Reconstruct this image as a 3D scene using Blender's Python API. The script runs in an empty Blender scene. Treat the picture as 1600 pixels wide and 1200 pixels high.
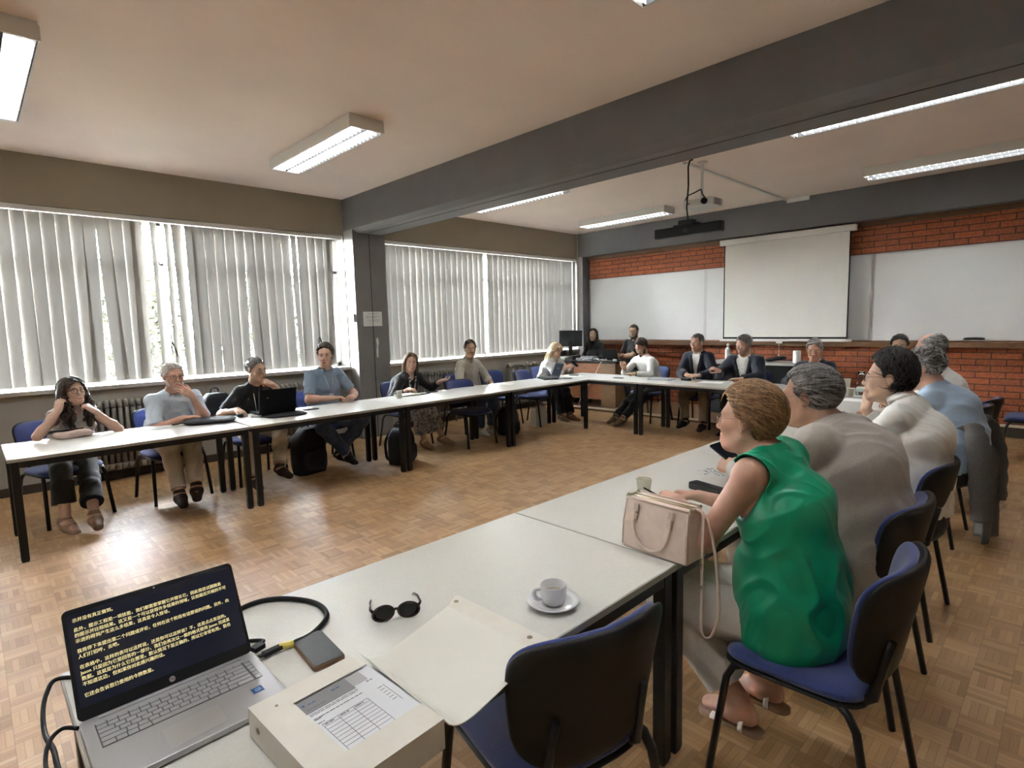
import bpy, bmesh, math, random
import numpy as np
from mathutils import Vector, Matrix, Euler
random.seed(7)
SC = bpy.context.scene
COL = SC.collection
PI = math.pi
R = math.radians

# ------------------------------------------------------------------ camera
cam_data = bpy.data.cameras.new('camera')
cam = bpy.data.objects.new('camera', cam_data)
COL.objects.link(cam)
_p, _y, _r = R(6.11720), R(45.69756), R(-1.41279)
_fw = Vector((-math.sin(_y) * math.cos(_p), math.cos(_y) * math.cos(_p), -math.sin(_p)))
_rt = Vector((math.cos(_y), math.sin(_y), 0))
_up = _rt.cross(_fw)
_rt2 = _rt * math.cos(_r) + _up * math.sin(_r)
_up2 = _up * math.cos(_r) - _rt * math.sin(_r)
_m = Matrix((_rt2, _up2, -_fw)).transposed().to_4x4()
_m.translation = Vector((0, 0, 1.58))
cam.matrix_world = _m
cam_data.sensor_width = 36
cam_data.lens = 36 * 872.385 / 1600
cam_data.clip_start = 0.02
SC.camera = cam

# ------------------------------------------------------------------ exposure, sky, sun, daylight portals
vs = SC.view_settings
vs.view_transform = 'Standard'
vs.look = 'None'
vs.gamma = 1
vs.use_curve_mapping = False
vs.exposure = 2.35

world = bpy.data.worlds.new('sky')
SC.world = world
world.use_nodes = True
_nt = world.node_tree
_bg = _nt.nodes['Background']
_tc = _nt.nodes.new('ShaderNodeTexCoord')
_sep = _nt.nodes.new('ShaderNodeSeparateXYZ')
_rmp = _nt.nodes.new('ShaderNodeValToRGB')
_nt.links.new(_tc.outputs['Generated'], _sep.inputs[0])
_nt.links.new(_sep.outputs['Z'], _rmp.inputs[0])
_nt.links.new(_rmp.outputs[0], _bg.inputs[0])
_rmp.color_ramp.elements[0].color = (1.0, 0.99, 0.96, 1)
_rmp.color_ramp.elements[1].color = (0.62, 0.80, 1.0, 1)
_bg.inputs[1].default_value = 80

sun_data = bpy.data.lights.new('sun', 'SUN')
sun_data.energy = 5.0
sun_data.color = (1, 0.93, 0.8)
sun_data.angle = R(1)
sun = bpy.data.objects.new('sun', sun_data)
COL.objects.link(sun)
sun.rotation_euler = Vector((-0.75, 0.25, -0.7)).to_track_quat('-Z', 'Y').to_euler()

for _n, (_y0, _y1) in enumerate(((-2.4, 3.9), (4.5, 9.1))):
    _l = bpy.data.lights.new('daylight_portal', 'AREA')
    _l.shape = 'RECTANGLE'
    _l.size = _y1 - _y0
    _l.size_y = 1.85
    _l.cycles.is_portal = True
    _o = bpy.data.objects.new('daylight_portal', _l)
    COL.objects.link(_o)
    _o.location = (-7.66, (_y0 + _y1) / 2, 1.96)
    _o.rotation_euler = (R(90), 0, R(90))
    _o.rotation_euler = Matrix(((0, 0, -1), (1, 0, 0), (0, 1, 0))).to_euler()

# ------------------------------------------------------------------ materials
MATS = {}


def mat(name, col, rough=0.6, metal=0.0, var=0.0, vscale=30.0, bump=0.0, bscale=200.0, spec=0.5, trans=0.0, ior=1.45,
        alpha=1.0, emit=None, estr=0.0, coat=0.0, sheen=0.0, stretch=None, var2=None, sss=0.0):
    """Principled material with object-space noise for colour variation and bump."""
    if name in MATS:
        return MATS[name]
    m = bpy.data.materials.new(name)
    m.use_nodes = True
    nt = m.node_tree
    b = nt.nodes['Principled BSDF']
    b.inputs['Base Color'].default_value = (*col, 1)
    b.inputs['Roughness'].default_value = rough
    b.inputs['Metallic'].default_value = metal
    b.inputs['Specular IOR Level'].default_value = spec
    b.inputs['Transmission Weight'].default_value = trans
    b.inputs['IOR'].default_value = ior
    b.inputs['Alpha'].default_value = alpha
    b.inputs['Coat Weight'].default_value = coat
    b.inputs['Sheen Weight'].default_value = sheen
    if emit:
        b.inputs['Emission Color'].default_value = (*emit, 1)
        b.inputs['Emission Strength'].default_value = estr
    tc = nt.nodes.new('ShaderNodeTexCoord')
    vec = tc.outputs['Object']
    if stretch:
        mp = nt.nodes.new('ShaderNodeMapping')
        mp.inputs['Scale'].default_value = stretch
        nt.links.new(vec, mp.inputs[0])
        vec = mp.outputs[0]
    if var > 0:
        n = nt.nodes.new('ShaderNodeTexNoise')
        n.inputs['Scale'].default_value = vscale
        n.inputs['Detail'].default_value = 5
        nt.links.new(vec, n.inputs['Vector'])
        r = nt.nodes.new('ShaderNodeValToRGB')
        r.color_ramp.elements[0].position = 0.3
        r.color_ramp.elements[1].position = 0.7
        c1 = [max(0, c * (1 - var)) for c in col]
        c2 = var2 or [min(1, c * (1 + var)) for c in col]
        r.color_ramp.elements[0].color = (*c1, 1)
        r.color_ramp.elements[1].color = (*c2, 1)
        nt.links.new(n.outputs['Fac'], r.inputs[0])
        nt.links.new(r.outputs[0], b.inputs['Base Color'])
    if bump > 0:
        n2 = nt.nodes.new('ShaderNodeTexNoise')
        n2.inputs['Scale'].default_value = bscale
        n2.inputs['Detail'].default_value = 4
        nt.links.new(vec, n2.inputs['Vector'])
        bp = nt.nodes.new('ShaderNodeBump')
        bp.inputs['Strength'].default_value = bump
        bp.inputs['Distance'].default_value = 0.004
        nt.links.new(n2.outputs['Fac'], bp.inputs['Height'])
        nt.links.new(bp.outputs[0], b.inputs['Normal'])
    MATS[name] = m
    return m


def nodes_of(m):
    return m.node_tree, m.node_tree.nodes['Principled BSDF']


def math_node(nt, op, a, b=None):
    n = nt.nodes.new('ShaderNodeMath')
    n.operation = op
    for i, v in enumerate((a, b)):
        if v is None:
            continue
        if isinstance(v, (int, float)):
            n.inputs[i].default_value = v
        else:
            nt.links.new(v, n.inputs[i])
    return n.outputs[0]


def parquet_material():
    m = mat('parquet_mosaic', (0.3, 0.17, 0.07), rough=0.38)
    nt, b = nodes_of(m)
    tc = nt.nodes.new('ShaderNodeTexCoord')
    sp = nt.nodes.new('ShaderNodeSeparateXYZ')
    nt.links.new(tc.outputs['Object'], sp.inputs[0])
    S = 0.128
    u = math_node(nt, 'DIVIDE', sp.outputs['X'], S)
    v = math_node(nt, 'DIVIDE', sp.outputs['Y'], S)
    cu, cv = math_node(nt, 'FLOOR', u), math_node(nt, 'FLOOR', v)
    fu, fv = math_node(nt, 'FRACT', u), math_node(nt, 'FRACT', v)
    par = math_node(nt, 'ABSOLUTE', math_node(nt, 'MODULO', math_node(nt, 'ADD', cu, cv), 2))
    inv = math_node(nt, 'SUBTRACT', 1.0, par)
    across = math_node(nt, 'ADD', math_node(nt, 'MULTIPLY', fu, par), math_node(nt, 'MULTIPLY', fv, inv))
    along = math_node(nt, 'ADD', math_node(nt, 'MULTIPLY', fv, par), math_node(nt, 'MULTIPLY', fu, inv))
    a5 = math_node(nt, 'MULTIPLY', across, 5)
    k5, f5 = math_node(nt, 'FLOOR', a5), math_node(nt, 'FRACT', a5)
    cmb = nt.nodes.new('ShaderNodeCombineXYZ')
    nt.links.new(cu, cmb.inputs[0])
    nt.links.new(cv, cmb.inputs[1])
    nt.links.new(k5, cmb.inputs[2])
    wn = nt.nodes.new('ShaderNodeTexWhiteNoise')
    nt.links.new(cmb.outputs[0], wn.inputs['Vector'])
    cmb2 = nt.nodes.new('ShaderNodeCombineXYZ')
    nt.links.new(cu, cmb2.inputs[0])
    nt.links.new(cv, cmb2.inputs[1])
    wn2 = nt.nodes.new('ShaderNodeTexWhiteNoise')
    nt.links.new(cmb2.outputs[0], wn2.inputs['Vector'])
    # grain along the finger
    gr = nt.nodes.new('ShaderNodeCombineXYZ')
    nt.links.new(math_node(nt, 'MULTIPLY', across, 60), gr.inputs[0])
    nt.links.new(math_node(nt, 'MULTIPLY', along, 3), gr.inputs[1])
    nt.links.new(math_node(nt, 'MULTIPLY', wn.outputs['Value'], 50), gr.inputs[2])
    ns = nt.nodes.new('ShaderNodeTexNoise')
    ns.inputs['Scale'].default_value = 1.0
    nt.links.new(gr.outputs[0], ns.inputs['Vector'])
    big = nt.nodes.new('ShaderNodeTexNoise')
    big.inputs['Scale'].default_value = 0.9
    big.inputs['Detail'].default_value = 6
    nt.links.new(tc.outputs['Object'], big.inputs['Vector'])
    f = math_node(nt, 'ADD', math_node(nt, 'MULTIPLY', wn.outputs['Value'], 0.30), math_node(nt, 'MULTIPLY', wn2.outputs['Value'], 0.16))
    f = math_node(nt, 'ADD', f, math_node(nt, 'MULTIPLY', ns.outputs['Fac'], 0.25))
    f = math_node(nt, 'ADD', f, math_node(nt, 'MULTIPLY', big.outputs['Fac'], 0.25))
    rp = nt.nodes.new('ShaderNodeValToRGB')
    el = rp.color_ramp.elements
    el[0].position, el[0].color = 0.15, (0.25, 0.135, 0.056, 1)
    el[1].position, el[1].color = 0.95, (0.62, 0.42, 0.225, 1)
    e = el.new(0.55)
    e.color = (0.44, 0.262, 0.122, 1)
    nt.links.new(f, rp.inputs[0])
    # joints
    j1 = math_node(nt, 'LESS_THAN', math_node(nt, 'MINIMUM', f5, math_node(nt, 'SUBTRACT', 1.0, f5)), 0.035)
    j2 = math_node(nt, 'LESS_THAN', math_node(nt, 'MINIMUM', along, math_node(nt, 'SUBTRACT', 1.0, along)), 0.010)
    j = math_node(nt, 'MAXIMUM', j1, j2)
    mx = nt.nodes.new('ShaderNodeMix')
    mx.data_type = 'RGBA'
    nt.links.new(math_node(nt, 'MULTIPLY', j, 0.55), mx.inputs['Factor'])
    nt.links.new(rp.outputs[0], mx.inputs['A'])
    mx.inputs['B'].default_value = (0.13, 0.075, 0.035, 1)
    nt.links.new(mx.outputs['Result'], b.inputs['Base Color'])
    rr = math_node(nt, 'ADD', 0.30, math_node(nt, 'MULTIPLY', big.outputs['Fac'], 0.25))
    nt.links.new(rr, b.inputs['Roughness'])
    bp = nt.nodes.new('ShaderNodeBump')
    bp.inputs['Strength'].default_value = 0.25
    bp.inputs['Distance'].default_value = 0.002
    nt.links.new(math_node(nt, 'ADD', math_node(nt, 'MULTIPLY', j, -1.0), math_node(nt, 'MULTIPLY', wn.outputs['Value'], 0.6)), bp.inputs['Height'])
    nt.links.new(bp.outputs[0], b.inputs['Normal'])
    return m


def brick_material():
    m = mat('red_brick', (0.4, 0.13, 0.06), rough=0.8)
    nt, b = nodes_of(m)
    tc = nt.nodes.new('ShaderNodeTexCoord')
    sp = nt.nodes.new('ShaderNodeSeparateXYZ')
    nt.links.new(tc.outputs['Object'], sp.inputs[0])
    cm = nt.nodes.new('ShaderNodeCombineXYZ')
    nt.links.new(math_node(nt, 'ADD', sp.outputs['X'], sp.outputs['Y']), cm.inputs[0])
    nt.links.new(sp.outputs['Z'], cm.inputs[1])
    br = nt.nodes.new('ShaderNodeTexBrick')
    nt.links.new(cm.outputs[0], br.inputs['Vector'])
    br.inputs['Scale'].default_value = 1.0
    br.inputs['Brick Width'].default_value = 0.30
    br.inputs['Row Height'].default_value = 0.082
    br.inputs['Mortar Size'].default_value = 0.007
    br.inputs['Mortar Smooth'].default_value = 0.15
    br.inputs['Bias'].default_value = 0.0
    br.inputs['Color1'].default_value = (0.44, 0.13, 0.055, 1)
    br.inputs['Color2'].default_value = (0.33, 0.105, 0.05, 1)
    br.inputs['Mortar'].default_value = (0.10, 0.05, 0.035, 1)
    n = nt.nodes.new('ShaderNodeTexNoise')
    n.inputs['Scale'].default_value = 40
    n.inputs['Detail'].default_value = 6
    nt.links.new(tc.outputs['Object'], n.inputs['Vector'])
    mx = nt.nodes.new('ShaderNodeMix')
    mx.data_type = 'RGBA'
    mx.blend_type = 'MULTIPLY'
    mx.inputs['Factor'].default_value = 0.6
    rp = nt.nodes.new('ShaderNodeValToRGB')
    rp.color_ramp.elements[0].color = (0.55, 0.5, 0.45, 1)
    rp.color_ramp.elements[1].color = (1.3, 1.25, 1.2, 1)
    rp.color_ramp.elements[0].position = 0.3
    rp.color_ramp.elements[1].position = 0.7
    nt.links.new(n.outputs['Fac'], rp.inputs[0])
    nt.links.new(br.outputs['Color'], mx.inputs['A'])
    nt.links.new(rp.outputs[0], mx.inputs['B'])
    nt.links.new(mx.outputs['Result'], b.inputs['Base Color'])
    bp = nt.nodes.new('ShaderNodeBump')
    bp.inputs['Strength'].default_value = 0.7
    bp.inputs['Distance'].default_value = 0.006
    nt.links.new(math_node(nt, 'SUBTRACT', math_node(nt, 'MULTIPLY', n.outputs['Fac'], 0.25), br.outputs['Fac']), bp.inputs['Height'])
    nt.links.new(bp.outputs[0], b.inputs['Normal'])
    return m


def vane_material():
    m = bpy.data.materials.new('blind_fabric')
    m.use_nodes = True
    nt = m.node_tree
    nt.nodes.clear()
    out = nt.nodes.new('ShaderNodeOutputMaterial')
    d = nt.nodes.new('ShaderNodeBsdfDiffuse')
    t = nt.nodes.new('ShaderNodeBsdfTranslucent')
    mx = nt.nodes.new('ShaderNodeMixShader')
    tc = nt.nodes.new('ShaderNodeTexCoord')
    n = nt.nodes.new('ShaderNodeTexNoise')
    n.inputs['Scale'].default_value = 220
    n.inputs['Detail'].default_value = 3
    nt.links.new(tc.outputs['Object'], n.inputs['Vector'])
    rp = nt.nodes.new('ShaderNodeValToRGB')
    rp.color_ramp.elements[0].color = (0.31, 0.295, 0.27, 1)
    rp.color_ramp.elements[1].color = (0.39, 0.375, 0.35, 1)
    nt.links.new(n.outputs['Fac'], rp.inputs[0])
    nt.links.new(rp.outputs[0], d.inputs[0])
    nt.links.new(rp.outputs[0], t.inputs[0])
    mx.inputs[0].default_value = 0.012
    nt.links.new(d.outputs[0], mx.inputs[1])
    nt.links.new(t.outputs[0], mx.inputs[2])
    nt.links.new(mx.outputs[0], out.inputs[0])
    MATS['blind_fabric'] = m
    return m


def glass_material(name, tint=(1, 1, 1), refr=False):
    if name in MATS:
        return MATS[name]
    m = bpy.data.materials.new(name)
    m.use_nodes = True
    nt = m.node_tree
    nt.nodes.clear()
    out = nt.nodes.new('ShaderNodeOutputMaterial')
    t = nt.nodes.new('ShaderNodeBsdfTransparent')
    t.inputs[0].default_value = (*tint, 1)
    g = nt.nodes.new('ShaderNodeBsdfGlossy')
    g.inputs['Roughness'].default_value = 0.03
    fr = nt.nodes.new('ShaderNodeFresnel')
    fr.inputs[0].default_value = 1.45
    mx = nt.nodes.new('ShaderNodeMixShader')
    nt.links.new(fr.outputs[0], mx.inputs[0])
    nt.links.new(t.outputs[0], mx.inputs[1])
    nt.links.new(g.outputs[0], mx.inputs[2])
    nt.links.new(mx.outputs[0], out.inputs[0])
    MATS[name] = m
    return m


# ------------------------------------------------------------------ mesh helpers
def BM():
    return bmesh.new()


def box(bm, c, s, rot=None, mi=0):
    """axis-aligned (or rotated) box: centre, full size"""
    M = Matrix.Translation(Vector(c))
    if rot is not None:
        M = M @ (rot.to_4x4() if isinstance(rot, Matrix) else Euler(rot).to_matrix().to_4x4())
    vs_ = [bm.verts.new(M @ Vector((x * s[0] / 2, y * s[1] / 2, z * s[2] / 2))) for x in (-1, 1) for y in (-1, 1) for z in (-1, 1)]
    for f in ((0, 1, 3, 2), (4, 6, 7, 5), (0, 4, 5, 1), (2, 3, 7, 6), (0, 2, 6, 4), (1, 5, 7, 3)):
        fc = bm.faces.new([vs_[i] for i in f])
        fc.material_index = mi
    return vs_


def box2(bm, a, b, mi=0):
    return box(bm, [(a[i] + b[i]) / 2 for i in range(3)], [abs(b[i] - a[i]) for i in range(3)], mi=mi)


def tube(bm, pts, r, n=10, mi=0, cap=True, flat=1.0, closed=False):
    """round tube along a polyline, r number or list; flat scales the second axis"""
    pts = [Vector(p) for p in pts]
    N = len(pts)
    rr = r if isinstance(r, (list, tuple)) else [r] * N
    rings = []
    prev = None
    for i, p in enumerate(pts):
        if closed:
            d = pts[(i + 1) % N] - pts[i - 1]
        else:
            d = pts[min(i + 1, N - 1)] - pts[max(i - 1, 0)]
        if d.length < 1e-9:
            d = Vector((0, 0, 1))
        d.normalize()
        if prev is None:
            a = Vector((0, 0, 1)) if abs(d.z) < 0.9 else Vector((1, 0, 0))
            prev = d.cross(a).normalized()
        prev = (prev - d * prev.dot(d))
        if prev.length < 1e-6:
            prev = d.orthogonal()
        prev.normalize()
        q = d.cross(prev)
        rings.append([bm.verts.new(p + (prev * math.cos(t) + q * math.sin(t) * flat) * rr[i]) for t in (2 * PI * k / n for k in range(n))])
    rng = range(N) if closed else range(N - 1)
    for i in rng:
        A, B = rings[i], rings[(i + 1) % N]
        for k in range(n):
            f = bm.faces.new((A[k], A[(k + 1) % n], B[(k + 1) % n], B[k]))
            f.smooth = True
            f.material_index = mi
    if cap and not closed:
        for ring, rev in ((rings[0], True), (rings[-1], False)):
            f = bm.faces.new(ring[::-1] if rev else ring)
            f.material_index = mi
    return rings


def lathe(bm, prof, c=(0, 0, 0), n=32, mi=0, M=None):
    """revolve (r,z) profile about z through c"""
    c = Vector(c)
    M = M or Matrix.Identity(3)
    rings = []
    for r, z in prof:
        if r < 1e-6:
            rings.append([bm.verts.new(c + M @ Vector((0, 0, z)))])
        else:
            rings.append([bm.verts.new(c + M @ Vector((r * math.cos(2 * PI * k / n), r * math.sin(2 * PI * k / n), z))) for k in range(n)])
    for A, B in zip(rings, rings[1:]):
        for k in range(n):
            k2 = (k + 1) % n
            if len(A) == 1 and len(B) == 1:
                continue
            if len(A) == 1:
                f = bm.faces.new((A[0], B[k2], B[k]))
            elif len(B) == 1:
                f = bm.faces.new((A[k], A[k2], B[0]))
            else:
                f = bm.faces.new((A[k], A[k2], B[k2], B[k]))
            f.smooth = True
            f.material_index = mi


def prism(bm, poly, z0, z1, M=None, mi=0):
    """extrude 2D polygon (ccw) from z0 to z1, M a 4x4"""
    M = M or Matrix.Identity(4)
    A = [bm.verts.new(M @ Vector((x, y, z0))) for x, y in poly]
    B = [bm.verts.new(M @ Vector((x, y, z1))) for x, y in poly]
    n = len(poly)
    for k in range(n):
        f = bm.faces.new((A[k], A[(k + 1) % n], B[(k + 1) % n], B[k]))
        f.material_index = mi
    f = bm.faces.new(A[::-1])
    f.material_index = mi
    f = bm.faces.new(B)
    f.material_index = mi


def rrect(w, h, r, n=5):
    """rounded rectangle outline centred on the origin"""
    out = []
    for cx, cy, a0 in ((w / 2 - r, h / 2 - r, 0), (-w / 2 + r, h / 2 - r, 90), (-w / 2 + r, -h / 2 + r, 180), (w / 2 - r, -h / 2 + r, 270)):
        for k in range(n + 1):
            a = R(a0 + 90 * k / n)
            out.append((cx + r * math.cos(a), cy + r * math.sin(a)))
    return out


def pad(bm, shape, thick, curve, bulge=0.0, nr=8, nt=56, M=None, edge=0.35, mi=0):
    """cushion: shape(theta)->(x,y) outline, mapped onto surface z=curve(x,y), rounded edge"""
    M = M or Matrix.Identity(4)
    def pt(rho, t, side):
        x, y = shape(t)
        x *= rho
        y *= rho
        h = thick / 2 * (1 - max(0, (rho - (1 - edge)) / edge) ** 2.2) ** 0.5 if rho < 1 else 0
        z = curve(x, y) + side * h + (bulge * (1 - rho * rho) if side > 0 else 0)
        return M @ Vector((x, y, z))
    rows = []
    rhos = [(k / nr) for k in range(1, nr)] + [0.93, 0.97, 0.99]
    rhos = sorted(set(rhos))
    for side in (1, -1):
        rs = [[bm.verts.new(pt(rho, 2 * PI * k / nt, side)) for k in range(nt)] for rho in rhos]
        c = bm.verts.new(pt(0, 0, side))
        rows.append((rs, c))
    rim = [bm.verts.new(pt(1.0, 2 * PI * k / nt, 0)) for k in range(nt)]
    for side, (rs, c) in zip((1, -1), rows):
        seq = rs + [rim]
        for k in range(nt):
            k2 = (k + 1) % nt
            f = bm.faces.new((c, rs[0][k], rs[0][k2]) if side > 0 else (c, rs[0][k2], rs[0][k]))
            f.smooth = True
            f.material_index = mi
            for A, B in zip(seq, seq[1:]):
                f = bm.faces.new((A[k], B[k], B[k2], A[k2]) if side > 0 else (A[k], A[k2], B[k2], B[k]))
                f.smooth = True
                f.material_index = mi


def solidify(bm, t):
    bm.normal_update()
    bmesh.ops.recalc_face_normals(bm, faces=bm.faces)
    bm.normal_update()
    bmesh.ops.solidify(bm, geom=bm.faces[:], thickness=t)


def superell(w, h, e=0.35, taper=0.0):
    def f(t):
        c, s = math.cos(t), math.sin(t)
        x = w / 2 * math.copysign(abs(c) ** e, c)
        y = h / 2 * math.copysign(abs(s) ** e, s)
        return x * (1 + taper * y / (h / 2)), y
    return f


def obj(name, bm, m, parent=None, bev=0.0, smooth=False, seg=2, loc=None, rot=None):
    me = bpy.data.meshes.new(name)
    bmesh.ops.recalc_face_normals(bm, faces=bm.faces)
    bm.to_mesh(me)
    bm.free()
    for x in (m if isinstance(m, (list, tuple)) else [m]):
        me.materials.append(x)
    if smooth:
        me.polygons.foreach_set('use_smooth', [True] * len(me.polygons))
    o = bpy.data.objects.new(name, me)
    COL.objects.link(o)
    if parent:
        o.parent = parent
    if loc is not None:
        o.location = loc
    if rot is not None:
        o.rotation_euler = rot
    if bev > 0:
        b = o.modifiers.new('bevel', 'BEVEL')
        b.width = bev
        b.segments = seg
        b.limit_method = 'ANGLE'
        b.angle_limit = R(40)
    return o


def tag(o, label, cat, group=None, kind=None):
    o['label'] = label
    o['category'] = cat
    if group:
        o['group'] = group
    if kind:
        o['kind'] = kind
    return o


def struct(o, label=None):
    o['kind'] = 'structure'
    if label:
        o['label'] = label
    return o


def thing(name, label, cat, loc=(0, 0, 0), rz=0.0, group=None):
    o = bpy.data.objects.new(name, None)
    o.empty_display_size = 0.05
    COL.objects.link(o)
    o.location = loc
    o.rotation_euler = (0, 0, rz)
    return tag(o, label, cat, group)


def dup(root, loc, rz, label, group=None):
    r = root.copy()
    COL.objects.link(r)
    r.location = loc
    r.rotation_euler = (0, 0, rz)
    r['label'] = label
    if group:
        r['group'] = group
    for ch in list(root.children):
        c = ch.copy()
        COL.objects.link(c)
        c.parent = r
        for g in list(ch.children):
            d = g.copy()
            COL.objects.link(d)
            d.parent = c
    return r


def text_mesh(name, body, size, m, parent, M, sx=1.0, depth=0.0, align='LEFT', bold=0.0):
    """lettering turned into a mesh: built in its own plane, placed by the 4x4 M in the parent's space"""
    cu = bpy.data.curves.new(name, 'FONT')
    cu.body = body
    cu.size = size
    cu.align_x = align
    cu.extrude = depth
    cu.resolution_u = 2
    t = bpy.data.objects.new(name, cu)
    COL.objects.link(t)
    bpy.context.view_layer.update()
    dg = bpy.context.evaluated_depsgraph_get()
    me = bpy.data.meshes.new_from_object(t.evaluated_get(dg))
    COL.objects.unlink(t)
    bpy.data.objects.remove(t)
    if bold:                                                # heavier strokes: the outline again, shifted by a hair
        b2 = bmesh.new()
        b2.from_mesh(me)
        me.transform(Matrix.Translation((bold, 0, 0.00002)))
        b2.from_mesh(me)
        b2.to_mesh(me)
        b2.free()
    me.transform(M @ Matrix.Diagonal((sx, 1, 1, 1)))
    me.materials.clear()
    me.materials.append(m)
    o = bpy.data.objects.new(name, me)
    COL.objects.link(o)
    o.parent = parent
    return o

# ================================================================== ROOM
XW, YF, H = -7.35, 9.36, 3.36          # window wall face, brick face, ceiling height
XR, YB = 2.1, -2.6                     # the walls behind the camera's right shoulder
SILL, HEAD = 1.05, 2.87
W1, W2 = (-2.45, 3.93), (4.45, 9.12)

M_floor = parquet_material()
M_brick = brick_material()
M_vane = vane_material()
M_ceil = mat('ceiling_paint', (0.93, 0.81, 0.73), 0.9, var=0.03, vscale=1.2, bump=0.05, bscale=90)
M_taupe = mat('taupe_wall_paint', (0.33, 0.285, 0.215), 0.85, var=0.03, vscale=3, bump=0.06, bscale=120)
M_grey = mat('grey_gloss_paint', (0.235, 0.228, 0.222), 0.42, var=0.05, vscale=5, bump=0.1, bscale=60)
M_dgrey = mat('dark_grey_paint', (0.155, 0.152, 0.155), 0.5, var=0.05, vscale=4, bump=0.06, bscale=80)
M_lwall = mat('lower_wall_paint', (0.36, 0.33, 0.29), 0.8, var=0.04, vscale=4)
M_cream = mat('cream_wall_paint', (0.62, 0.57, 0.48), 0.85, var=0.03, vscale=2)
M_wframe = mat('white_window_frame', (0.72, 0.72, 0.70), 0.4)
M_wsill = mat('grey_sill_stone', (0.46, 0.42, 0.37), 0.45, var=0.1, vscale=25)
M_wood = mat('brown_ledge_wood', (0.16, 0.085, 0.04), 0.5, var=0.25, vscale=14, stretch=(1, 12, 12))
M_plat = mat('platform_wood', (0.17, 0.095, 0.045), 0.45, var=0.25, vscale=9, stretch=(2, 14, 14))
M_nose = mat('pale_nosing', (0.70, 0.62, 0.50), 0.4)
M_dark = mat('dark_base', (0.05, 0.038, 0.03), 0.6, var=0.2, vscale=10)
M_alu = mat('brushed_aluminium', (0.62, 0.62, 0.63), 0.35, metal=0.9, var=0.05, vscale=60, stretch=(1, 1, 20))
M_white_plastic = mat('white_plastic', (0.74, 0.72, 0.68), 0.4)
M_black = mat('black_plastic', (0.009, 0.009, 0.010), 0.5, spec=0.3, bump=0.08, bscale=500)
M_black_metal = mat('black_powder_coat', (0.010, 0.010, 0.012), 0.33, bump=0.05, bscale=700)
M_glass = glass_material('window_glass', (0.97, 0.98, 0.98))

bm = BM(); box2(bm, (XW - 0.4, YB - 0.3, -0.2), (XR + 0.3, YF + 0.4, 0)); struct(obj('floor', bm, M_floor))
bm = BM(); box2(bm, (XW - 0.4, YB - 0.3, H), (XR + 0.3, YF + 0.4, H + 0.25)); struct(obj('ceiling', bm, M_ceil))
# window wall: soffit band, wall under the sill, piers
bm = BM()
box2(bm, (XW - 0.38, YB - 0.3, HEAD), (XW, YF + 0.4, H))
struct(obj('wall_left_soffit', bm, M_taupe))
bm = BM()
box2(bm, (XW - 0.38, YB - 0.3, 0), (XW, YF + 0.4, SILL - 0.11))
struct(obj('wall_left', bm, M_lwall))
bm = BM()
for a, b in ((YB - 0.3, W1[0]), (W1[1], W2[0]), (W2[1], YF + 0.4)):
    box2(bm, (XW - 0.38, a, SILL - 0.11), (XW, b, HEAD))
struct(obj('wall_left_piers', bm, M_grey))
# column, ceiling beam, front lintel and pilaster
bm = BM(); box2(bm, (XW, 3.94, 0), (-7.10, 4.45, 2.93)); struct(obj('column', bm, M_grey, bev=0.006))
bm = BM(); box2(bm, (-7.098, 4.187, 0), (-7.094, 4.195, 2.9)); struct(obj('trim_1', bm, M_dark))
bm = BM()
prism(bm, [(3.94, 2.93), (4.02, 2.885), (4.40, 2.885), (4.40, H), (3.94, H)], XW, XR + 0.1,
      Matrix(((0, 0, 1, 0), (1, 0, 0, 0), (0, 1, 0, 0), (0, 0, 0, 1))))
struct(obj('beam', bm, M_dgrey, bev=0.006))
bm = BM(); box2(bm, (XW + 0.01, 4.135, 2.881), (XR, 4.142, 2.886)); struct(obj('trim_2', bm, M_dark))
bm = BM()
box2(bm, (XW, 9.12, 2.90), (XR, YF + 0.4, H))
struct(obj('wall_front_lintel', bm, M_dgrey, bev=0.004))
bm = BM(); box2(bm, (XW, 9.121, 0), (-7.216, YF + 0.4, 2.899)); struct(obj('wall_front_pilaster', bm, mat('light_grey_paint', (0.46, 0.46, 0.46), 0.5, var=0.04, vscale=5), bev=0.004))
bm = BM(); box2(bm, (-7.2155, 9.125, 0), (-7.2135, YF, 2.899)); struct(obj('trim_12', bm, M_dgrey))  # thin skin darkens the pilaster's side, shade of the reveal put into colour
bm = BM(); tube(bm, [(-7.325, 9.10, 0.9), (-7.325, 9.10, H)], 0.014, 8); struct(obj('trim_3', bm, M_cream))
bm = BM(); box2(bm, (XW, YF, 0), (XR, YF + 0.4, 2.90)); struct(obj('wall_front', bm, M_brick))
bm = BM(); box2(bm, (-7.215, 9.30, 2.835), (XR, YF, 2.90)); struct(obj('trim_4', bm, M_wood))
bm = BM(); box2(bm, (-7.215, 9.22, 1.13), (XR, YF, 1.205)); struct(obj('trim_5', bm, M_wood, bev=0.006))
bm = BM(); box2(bm, (-2.6, 9.335, 0), (XR, YF, 0.13)); struct(obj('baseboard_front', bm, M_dark))
bm = BM(); box2(bm, (-2.6, 9.325, 0.13), (XR, YF, 0.16)); struct(obj('trim_6', bm, M_nose))
# walls never in the frame, they close the room
bm = BM(); box2(bm, (XR, YB - 0.3, 0), (XR + 0.3, YF + 0.4, H)); struct(obj('wall_right', bm, M_cream))
bm = BM(); box2(bm, (XW, YB - 0.3, 0), (XR, YB, H)); struct(obj('wall_back', bm, M_cream))
bm = BM(); box2(bm, (XW, YB, 0), (XW + 0.012, YF - 0.3, 0.09)); struct(obj('baseboard_left', bm, M_dark))
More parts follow.
